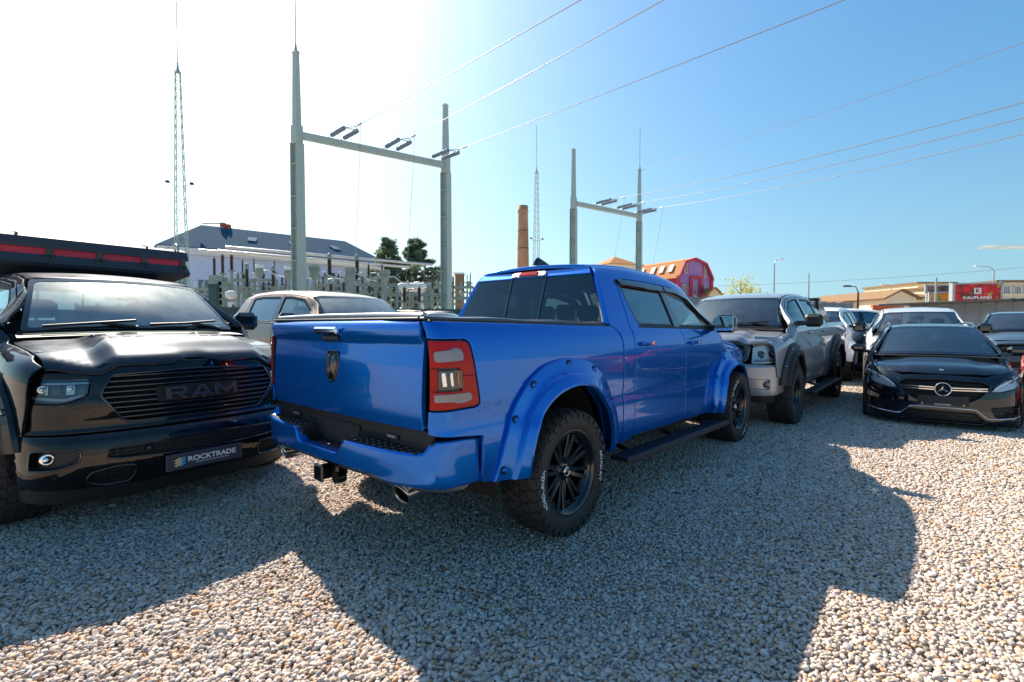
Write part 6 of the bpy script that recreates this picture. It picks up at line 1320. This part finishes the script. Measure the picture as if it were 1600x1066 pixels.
house('red_roof_house', 'low house with crimson roof beside the orange pyramid roof', 976, 1003, 414, 92, 8, 'magenta', 'magenta', 412, flat='eave')
# boundary walls
def wallx(name, label, pxa, pxb, pya, pyb, Ya, Yb, m, n, cat, cap=None, th=.18, gap=.02):
    a, b = at(pxa, pya, Ya), at(pxb, pyb, Yb); rt = empty(name, (a.x, a.y, 0), 0, label, cat); o = Vector((a.x, a.y, 0)); d = b - a; d.z = 0; L = d.length; ang = math.atan2(d.y, d.x); u = d.normalized(); me = None
    for i in range(n):
        c = u * (L * (i + .5) / n); h = a.z + (b.z - a.z) * (i + .5) / n
        if me is None: mb = MB(); mb.box((0, 0, h / 2), (L / n - gap, th, h), b=.01); ob = mb.build('panel', m, rt); me = ob.data
        else: ob = bpy.data.objects.new('panel', me); COL.objects.link(ob); ob.parent = rt
        ob.location = c; ob.rotation_euler = (0, 0, ang)
    for i in range(n + 1):
        mb = MB(); c = u * (L * i / n); mb.box((0, 0, a.z / 2 + .05), (.08, th + .06, a.z + .1)); ob = mb.build('post', cap or m, rt); ob.location = c; ob.rotation_euler = (0, 0, ang)
    return rt, ang, L
wallx('board_fence', 'dark teal board fence along the substation behind the beige pickup', 120, 800, 478, 474, 19, 24, M['fence'], 26, 'fence', M['fence'], .06)
wallx('concrete_wall', 'grey concrete panel wall between the blue and the silver pickup', 990, 1330, 461, 469, 30, 42, M['concrete'], 18, 'wall')
rt, ang, L = wallx('low_shed', 'long grey shed wall with black roof edge below the billboards', 1424, 1640, 478, 470, 34, 27, M['concrete'], 9, 'shed', M['concrete'])
mb = MB(); mb.box((L / 2 * math.cos(ang), L / 2 * math.sin(ang) + 1.2, 2.86), (L + .4, 3.0, .12), rz=ang); mb.build('roof', M['plastic'], rt)
# billboards
def berry_mat():
    m = bpy.data.materials.new('strawberry print'); m.use_nodes = True; t = m.node_tree; b = t.nodes['Principled BSDF']; b.inputs['Roughness'].default_value = .6
    tc = t.nodes.new('ShaderNodeTexCoord'); v = t.nodes.new('ShaderNodeTexVoronoi'); v.inputs['Scale'].default_value = 1.5; t.links.new(tc.outputs['Object'], v.inputs['Vector']); r = t.nodes.new('ShaderNodeValToRGB'); e = r.color_ramp.elements; e[0].position = .0; e[0].color = (.75, .03, .04, 1); e[1].position = .75; e[1].color = (.12, .02, .01, 1)
    k = e.new(.45); k.color = (.55, .01, .02, 1); k = e.new(.62); k.color = (.30, .02, .01, 1); t.links.new(v.outputs['Distance'], r.inputs[0]); n = t.nodes.new('ShaderNodeTexNoise'); n.inputs['Scale'].default_value = 1.4; t.links.new(tc.outputs['Object'], n.inputs['Vector'])
    q = t.nodes.new('ShaderNodeValToRGB'); q.color_ramp.elements[0].position = .60; q.color_ramp.elements[0].color = (0, 0, 0, 1); q.color_ramp.elements[1].position = .66; mx = t.nodes.new('ShaderNodeMix'); mx.data_type = 'RGBA'; t.links.new(n.outputs['Fac'], q.inputs[0]); t.links.new(q.outputs[0], mx.inputs[0]); t.links.new(r.outputs[0], mx.inputs[6]); mx.inputs[7].default_value = (.35, .40, .06, 1); t.links.new(mx.outputs[2], b.inputs['Base Color']); return m
def board(px0, px1, py0, py1, Y, m, label, frame='galv2'):
    a, b = at(px0, py0, Y), at(px1, py1, Y); rt = empty('billboard', ((a.x + b.x) / 2, Y, 0), -.25, label, 'billboard', 'billboards above the shed'); W_, H = b.x - a.x, a.z - b.z; zc_ = (a.z + b.z) / 2
    mb = MB(); mb.box((0, 0, zc_), (W_, .08, H)); s = mb.build('poster', m, rt); mb = MB(); 
    for q in (-1, 1): mb.box((q * W_ / 2, 0, zc_), (.16, .2, H + .2)); mb.box((0, 0, zc_ + q * H / 2), (W_ + .2, .2, .12))
    mb.build('frame', M[frame], rt)
    for q in (-.8, .8): mb = MB(); mb.box((q * W_ / 2, .2, (zc_ - H / 2) / 2), (.2, .2, zc_ - H / 2)); mb.build('leg', M['galv2'], rt)
    return rt, s, W_, H, zc_
rt, s, W_, H, zc_ = board(1492, 1557, 443, 471, 42, berry_mat(), 'red billboard printed with strawberries and a white logo square')
mb = MB(); mb.box((.1, -.06, zc_ + .12), (.50, .02, .50)); lg = mb.build('logo', M['white_text'], s)
v, f = text_geo('K', .42, 0, .02); mb = MB(); mb.add(np.column_stack([v[:, 0] + .1, np.full(len(v), -.075), zc_ + .12 + v[:, 1]]), f); mb.build('lettering', M['red_lens'], s)
v, f = text_geo('KAUFLAND', .34, 0, .012); mb = MB(); mb.add(np.column_stack([v[:, 0] * 1.15 + .1, np.full(len(v), -.06), zc_ - H * .30 + v[:, 1]]), f); mb.build('lettering', M['white_text'], s)
board(1450, 1487, 446, 457, 46, mat('dark print', (.03, .025, .03), .5, noise=(1.5, .3, (.20, .16, .15))), 'dark banner with pale print left of the strawberry billboard')
board(1455, 1484, 458, 471, 44, mat('yellow print', (.70, .32, .02), .5, noise=(1.0, .2, (.15, .25, .04))), 'yellow and orange fruit banner below the dark one')
mb = MB(); a = at(1489, 443, 41.5); mb.box((a.x, a.y, a.z / 2), (.22, .2, a.z)); tag(mb.build('steel_post', M['galv2']), 'pale steel post between the banners and the strawberry billboard', 'post')
mb = MB(); a = at(1385, 479, 55); mb.box((a.x, a.y, a.z / 2), (3.0, .2, a.z), b=.02); mb.box((a.x, a.y, a.z), (3.2, .4, .3)); tag(mb.build('red_container', M['red_chim']), 'small red kiosk wall in front of the cream gable', 'kiosk')
# lamps and poles
def pole(px, py, Y, arm, label, dark=False, head=True):
    a = at(px, py, Y); rt = empty('street_lamp' if head else 'utility_pole', (a.x, Y, 0), 0, label, 'street lamp' if head else 'pole'); m = M['lamp_dark'] if dark else M['galv2']
    mb = MB(); mb.tube([(0, 0, 0), (0, 0, a.z * .5), (0, 0, a.z)], [.13, .10, .07], 8); mb.build('pole', m, rt)
    if head:
        mb = MB(); mb.tube([(0, 0, a.z), (arm * .3, 0, a.z + .45), (arm, 0, a.z + .5)], .045, 6); mb.build('arm', m, rt); mb = MB(); mb.box((arm * 1.25, 0, a.z + .5), (.7, .28, .16), b=.06); mb.build('lamp_head', M['white_text'] if not dark else M['lamp_dark'], rt)
pole(1210, 412, 60, .7, 'tall street lamp above the silver pickup, head to the right'); pole(1264, 427, 62, 0, 'plain thin pole above the cab of the silver pickup', head=False)
pole(1341, 456, 45, -.8, 'short dark street lamp leaning left over the grey shed', dark=True); pole(1393, 450, 80, -1.2, 'faint distant street lamp left of the cream gable'); pole(1463, 434, 40, 0, 'pale pole in front of the dark banner', head=False); pole(1553, 423, 60, -1.6, 'street lamp above the strawberry billboard, head to the left')
wire(at(1120, 447, 62), at(1680, 410, 62), .4, 'thin cable strung behind the poles on the right', 'earth wires', .02)
# crane jib
a = at(1530, 388, 230); rt = empty('tower_crane', (a.x + 34, a.y, 0), 0, 'distant tower crane whose pale jib reaches in from the right edge', 'crane'); mb = MB(); zj = a.z
for dy, dz_ in ((-.6, 0), (.6, 0), (0, 1.2)): mb.tube([(-34, dy, zj + dz_ * .3), (-20, dy, zj + dz_), (14, dy, zj + dz_)], .12, 4, smooth=False)
for i in range(46): x = -33 + i; mb.tube([(x, -.6, zj), (x + .5, 0, zj + 1.2), (x + 1, -.6, zj)], .07, 4, smooth=False)
mb.build('jib', M['cream_w'], rt); mb = MB()
for s in ((-.8, -.8), (.8, -.8), (.8, .8), (-.8, .8)): mb.tube([(s[0], s[1], 0), (s[0], s[1], zj + 5)], .12, 4, smooth=False)
for i in range(20): z = zj * i / 20; mb.tube([(-.8, -.8, z), (.8, -.8, z + zj / 20)], .08, 4, smooth=False)
mb.build('mast', M['cream_w'], rt)
# ------------------------------------------------------------ substation equipment
GR = 'ribbed post insulators'
def post_ins(px, y0, y1, Y, r=.16, cap=True, i=0, lab=None):
    """y0 top of the ribbed part, y1 its foot (photograph heights)"""
    a = at(px, y1, Y); zt2 = Z_(y0, Y); rt = empty('post_insulator', (a.x, Y, 0), 0, lab, 'insulator', GR)
    mb = MB(); ribbed(mb, (0, 0), a.z, zt2, r); mb.build('ribbed_column', M['insul'], rt)
    mb = MB(); mb.box((0, 0, a.z / 2), (.16, .16, a.z)); mb.box((0, 0, a.z - .04), (.4, .4, .08)); mb.build('stand', M['equip'], rt)
    mb = MB(); mb.lathe([(0, zt2), (r * .9, zt2), (r * 1.0, zt2 + .18), (r * .8, zt2 + .34), (r * .3, zt2 + .42), (0, zt2 + .42)] if cap else [(0, zt2), (r * .5, zt2), (r * .5, zt2 + .15), (0, zt2 + .15)], 12, ax='z'); mb.build('cap', M['equip'] if cap else M['galv2'], rt)
for px, y0, y1, Y, r_, cp, lb in ((335, 404, 430, 40, .13, 0, 'leftmost slim brown insulator beside the roof tent'), (348, 399, 427, 40, .14, 0, 'second slim brown insulator from the roof tent'), (362, 394, 423, 40, .15, 0, 'third and tallest slim brown insulator from the roof tent'),
    (379, 407, 426, 44, .09, 0, 'thin short brown insulator right of the tallest slim one'), (386, 421, 449, 34, .14, 1, 'stout dark insulator with green cap above the cab of the beige pickup'), (427, 424, 448, 34, .13, 1, 'stout dark insulator with green cap left of the big gantry column'), (397, 405, 431, 48, .07, 0, 'thin brown insulator rod behind the measuring transformers'), (429, 408, 425, 48, .07, 0, 'thin rod just above the second green capped insulator'),
    (515, 405, 431, 36, .17, 1, 'thick brown insulator right of the big gantry column'), (558, 407, 438, 36, .17, 1, 'thick brown insulator in front of the hall roof end'), (576, 414, 432, 38, .10, 0, 'slim insulator right of the thick brown pair'), (597, 414, 424, 38, .09, 0, 'small insulator hanging by the pine trees'),
    (517, 444, 456, 32, .13, 0, 'short insulator stub above the windscreen of the beige pickup, left'), (537, 442, 456, 32, .11, 0, 'short insulator stub above the windscreen of the beige pickup, second'), (559, 447, 458, 32, .13, 0, 'short insulator stub above the windscreen of the beige pickup, middle'), (577, 447, 458, 32, .11, 0, 'short insulator stub above the windscreen of the beige pickup, fourth'), (599, 445, 460, 32, .13, 0, 'short insulator stub above the windscreen of the beige pickup, right'),
    (632, 450, 472, 32, .14, 0, 'dark insulator in front of the left pine'), (655, 450, 472, 32, .14, 0, 'dark insulator in front of the right pine'), (664, 433, 446, 44, .08, 0, 'thin dark insulator right of the pines'), (683, 430, 445, 46, .08, 0, 'thin dark insulator just left of the second gantry column'), (735, 428, 442, 46, .07, 0, 'thin rod insulator between the second gantry column and the blue cab'), (730, 430, 441, 50, .06, 0, 'thinner rod insulator beside the small hut')):
    post_ins(px, y0, y1, Y, r_, bool(cp), 0, lb)
for px, y0, Y, lb in ((405, 413, 33, 'round headed measuring transformer left of the big gantry column'), (450, 416, 33, 'round headed measuring transformer touching the big gantry column'), (491, 415, 31, 'square capped transformer right of the big gantry column'), (548, 418, 31, 'square capped transformer between the thick brown insulators'), (601, 422, 31, 'square capped transformer in front of the pines')):
    a = at(px, y0, Y); rt = empty('measuring_transformer', (a.x, Y, 0), 0, lb, 'transformer', 'measuring transformers'); zt2 = a.z; sq = px > 480
    mb = MB()
    if sq: mb.box((0, 0, zt2 - .14), (.62, .5, .28), b=.05); mb.box((0, 0, zt2 - .36), (.5, .42, .16), b=.03)
    else: mb.lathe([(0, zt2), (.22, zt2 - .02), (.24, zt2 - .20), (.2, zt2 - .25)], 14, ax='z')
    mb.build('head_cap', M['white_w'] if not sq else M['equip'], rt); mb = MB(); mb.lathe([(.20, zt2 - .25), (.27, zt2 - .42), (.27, zt2 - .62), (.16, zt2 - .80), (.15, zt2 - .9)], 14, ax='z'); mb.build('head', M['equip'], rt)
    mb = MB(); ribbed(mb, (0, 0), zt2 - 2.1, zt2 - .85, .15); mb.build('ribbed_column', M['galv2'] if True else M['insul'], rt); mb = MB(); mb.box((0, 0, (zt2 - 2.1) / 2), (.3, .3, zt2 - 2.1)); mb.build('stand', M['equip'], rt)
    mb = MB(); mb.tube([(.25, 0, zt2 - .4), (.6, .1, zt2 - .42), (1.0, .2, zt2 - .75), (1.5, .3, zt2 - .8)], .035, 6); mb.build('connecting_lead', M['alu'], rt)
for k in range(20):
    px = (372, 398, 412, 420, 441, 447, 498, 505, 529, 545, 567, 588, 610, 621, 645, 668, 676, 690, 708, 724)[k]; post_ins(px, 428 + (k * 7) % 11, 450 + (k * 5) % 6, 41 + k % 4, .10, False, 0, 'small dark insulator in the crowded far row of the substation')
def tube_thing(name, label, cat, pts_, r_, m, grp=None): mb = MB(); mb.tube(pts_, r_, 8); return tag(mb.build(name, M[m]), label, cat, grp)
for a, b, lb, rr_ in (((352, 386), (676, 414), 'topmost of the three tubular busbars', .10), ((340, 392), (640, 418), 'middle of the three tubular busbars', .10), ((310, 391), (600, 420), 'lowest and longest-left of the three tubular busbars', .12)): tube_thing('busbar', lb, 'busbar', [at(a[0], a[1], 37), at(b[0], b[1], 42)], rr_, 'alu', 'tubular busbars')
def frame_thing(px0, px1, py, Y, label, legs=3):
    a, b = at(px0, py, Y), at(px1, py, Y); rt = empty('switch_frame', (a.x, Y, 0), 0, label, 'switchgear', 'switchgear frames'); L = b.x - a.x; mb = MB(); mb.box((L / 2, 0, a.z), (L, .3, .22), b=.02); mb.box((L / 2, .1, a.z - .45), (L * .9, .25, .12)); mb.build('beam', M['equip'], rt)
    for i in range(legs): mb = MB(); x = L * i / (legs - 1); mb.box((x, 0, a.z / 2), (.18, .18, a.z)); mb.build('leg', M['equip'], rt)
    for i in range(int(L / .7)):
        mb = MB(); x = .3 + i * .7; z = a.z + .12; k = random.random()
        if k < .4: mb.lathe([(0, z + .45), (.1, z + .4), (.14, z + .2), (.06, z), (.06, z - .02)], 10, o=(x, 0, 0), ax='z')
        elif k < .7: mb.box((x, 0, z + .16), (.34, .3, .32), b=.03)
        else: mb.tube([(x, 0, z), (x + .1, 0, z + .3), (x + .6, 0, z + .35)], .04, 6)
        mb.build('fitting', M[random.choice(['galv2', 'alu', 'equip', 'equip', 'insul'])], rt)
frame_thing(300, 365, 452, 44, 'far switch frame left of the slim insulators'); frame_thing(480, 600, 434, 47, 'farthest switch frame in front of the hall wall', 5); frame_thing(362, 432, 438, 38, 'switch frame left of the big gantry column'); frame_thing(372, 470, 456, 35, 'lower switch frame behind the cab of the beige pickup', 4); frame_thing(488, 620, 446, 35, 'long switch frame above the beige pickup roof', 5); frame_thing(600, 700, 461, 36, 'switch frame in front of the pines', 4); frame_thing(640, 740, 449, 44, 'far switch frame by the second gantry column', 4); frame_thing(700, 760, 466, 38, 'low switch frame next to the blue cab', 3)
for i, (px, y0, w_, hh, Y) in enumerate(((341, 432, 1.0, 1.6, 36), (352, 440, .7, 1.2, 36))):
    a = at(px, y0, Y); mb = MB(); mb.box((a.x, Y, a.z / 2), (w_, .8, a.z), b=.04)
    for k in range(4): mb.box((a.x, Y - .42, a.z - .4 - k * .45), (w_ * .6, .06, .10))
    tag(mb.build('control_cabinet', M['equip']), ('wide green grey control cabinet under the slim insulators', 'narrow green grey control cabinet beside the wide one')[i], 'cabinet')
a = at(361, 461, 33); mb = MB(); mb.lathe([(0, .32), (.20, .29), (.28, .12), (.28, -.12), (.20, -.29), (0, -.32)], 18, o=(a.x, a.y, a.z), ax='x'); mb.box((a.x, a.y, a.z / 2 - .2), (.3, .3, a.z - .5)); tag(mb.build('oil_tank', M['white_w']), 'small white oil tank right of the control cabinets', 'tank')
a = at(644, 449, 38); mb = MB(); mb.lathe([(0, -1.1), (.28, -1.05), (.34, -.8), (.34, .8), (.28, 1.05), (0, 1.1)], 18, o=(a.x, a.y, a.z), ax='x'); 
for s in (-.7, .7): mb.box((a.x + s, a.y, a.z / 2 - .15), (.2, .4, a.z - .3))
tag(mb.build('oil_tank', M['white_w']), 'horizontal pale cylindrical tank below the pines', 'tank')
mb = MB(); a = at(334, 446, 31); mb.box((a.x, a.y, a.z / 2), (.5, .4, a.z), b=.03); mb.box((a.x, a.y, a.z + .03), (.6, .5, .08)); tag(mb.build('green_post', M['fence']), 'dark green square pillar with white cap left of the beige pickup', 'pillar')

# ------------------------------------------------------------ trees
def leaf_mat(name, c1, c2):
    m = mat(name, c1, .8, noise=(1.2, .5, c2)); t = m.node_tree; b = t.nodes['Principled BSDF']; src = b.inputs['Base Color'].links[0].from_socket
    tl = t.nodes.new('ShaderNodeBsdfTranslucent'); mx = t.nodes.new('ShaderNodeMixShader'); mx.inputs[0].default_value = .45; t.links.new(src, tl.inputs[0])
    t.links.new(b.outputs[0], mx.inputs[1]); t.links.new(tl.outputs[0], mx.inputs[2]); t.links.new(mx.outputs[0], t.nodes['Material Output'].inputs[0]); return m
M['pine'] = leaf_mat('pine needles', (.12, .18, .12), (.20, .27, .16)); M['spring'] = leaf_mat('spring leaves', (.45, .42, .05), (.55, .55, .12)); M['bark'] = mat('bark', (.09, .06, .04), .9, noise=(6, .5, (.14, .10, .07))); M['hedge'] = leaf_mat('dull leaves', (.05, .07, .03), (.11, .12, .05))
def tree(px, ytop, Y, wpx, m, label, kind='pine', n=5200, ybase=508):
    a = at(px, ytop, Y); H = a.z; W_ = wpx / 779.4 * Y / 2; rt = empty('pine_tree' if kind == 'pine' else 'leafy_tree', (a.x, Y, 0), random.random() * 6, label, 'tree'); mb = MB(); mb.tube([(0, 0, 0), (.1, 0, H * .4), (-.05, .1, H * .75), (0, 0, H * .97)], [.26, .18, .10, .03], 8); ends = []
    nb = 64 if kind == 'pine' else 26
    for i in range(nb):
        t = (.30 + .68 * (i / nb)) if kind == 'pine' else random.uniform(.3, .75); an = i * 2.4 + random.random(); 
        L = W_ * min(1.15, (1.02 - t) * 2.3) * random.uniform(.6, 1.25) if kind == 'pine' else W_ * random.uniform(.5, 1.); z = H * t; up = .05 if kind == 'pine' else .9
        e = Vector((math.cos(an) * L, math.sin(an) * L, min(z + L * up + random.uniform(-.2, .5), H))); mb.tube([(0, 0, z), (e.x * .5, e.y * .5, z + (e.z - z) * .4), tuple(e)], [.06, .04, .015], 5); ends.append((Vector((0, 0, z)), e))
    mb.build('trunk', M['bark'], rt); V = []
    for _ in range(n):
        s, e = random.choice(ends); t = random.uniform(.2, 1.08) ** .7; sp = .17 if kind == 'pine' else .55; p = s.lerp(e, t) + Vector((random.gauss(0, sp), random.gauss(0, sp), random.gauss(0, sp * .75)))
        q = random.uniform(.07, .17) * (1 if kind == 'pine' else .9); d1 = Vector((random.gauss(0, 1), random.gauss(0, 1), random.gauss(0, .7))).normalized(); d2 = d1.cross(Vector((random.gauss(0, 1), random.gauss(0, 1), random.gauss(0, 1)))).normalized(); l = q * (2.0 if kind == 'pine' else 1.2)
        V += [tuple(p - d1 * l), tuple(p + d2 * q * .6), tuple(p + d1 * l), tuple(p - d2 * q * .6)]
    mb = MB(); mb.add(V, [(4 * i, 4 * i + 1, 4 * i + 2, 4 * i + 3) for i in range(n)]); mb.build('crown', M[m], rt)
tree(606, 373, 56, 74, 'pine', 'left dark pine beside the end of the hall roof', n=15000); tree(650, 374, 58, 92, 'pine', 'right airy pine between the hall and the second gantry column', n=13000); tree(592, 412, 60, 34, 'hedge', 'low bushy tree in front of the left pine', 'leaf', 3500)
tree(674, 418, 66, 40, 'hedge', 'low dull tree between the right pine and the gantry column', 'leaf', 3000)
tree(1158, 434, 75, 42, 'spring', 'yellow green spring tree above the roof of the silver pickup', 'leaf', 2600); tree(1188, 447, 80, 18, 'spring', 'small yellowish bush right of the spring tree', 'leaf', 700)
for i, (px, yt, w_) in enumerate(((1290, 467, 60), (1322, 470, 40), (770, 446, 50))): tree(px, yt, 120, w_, 'hedge', ('hazy far tree behind the white pickups', 'hazy far tree beside the pale house', 'far tree just left of the blue cab')[i], 'leaf', 1500)
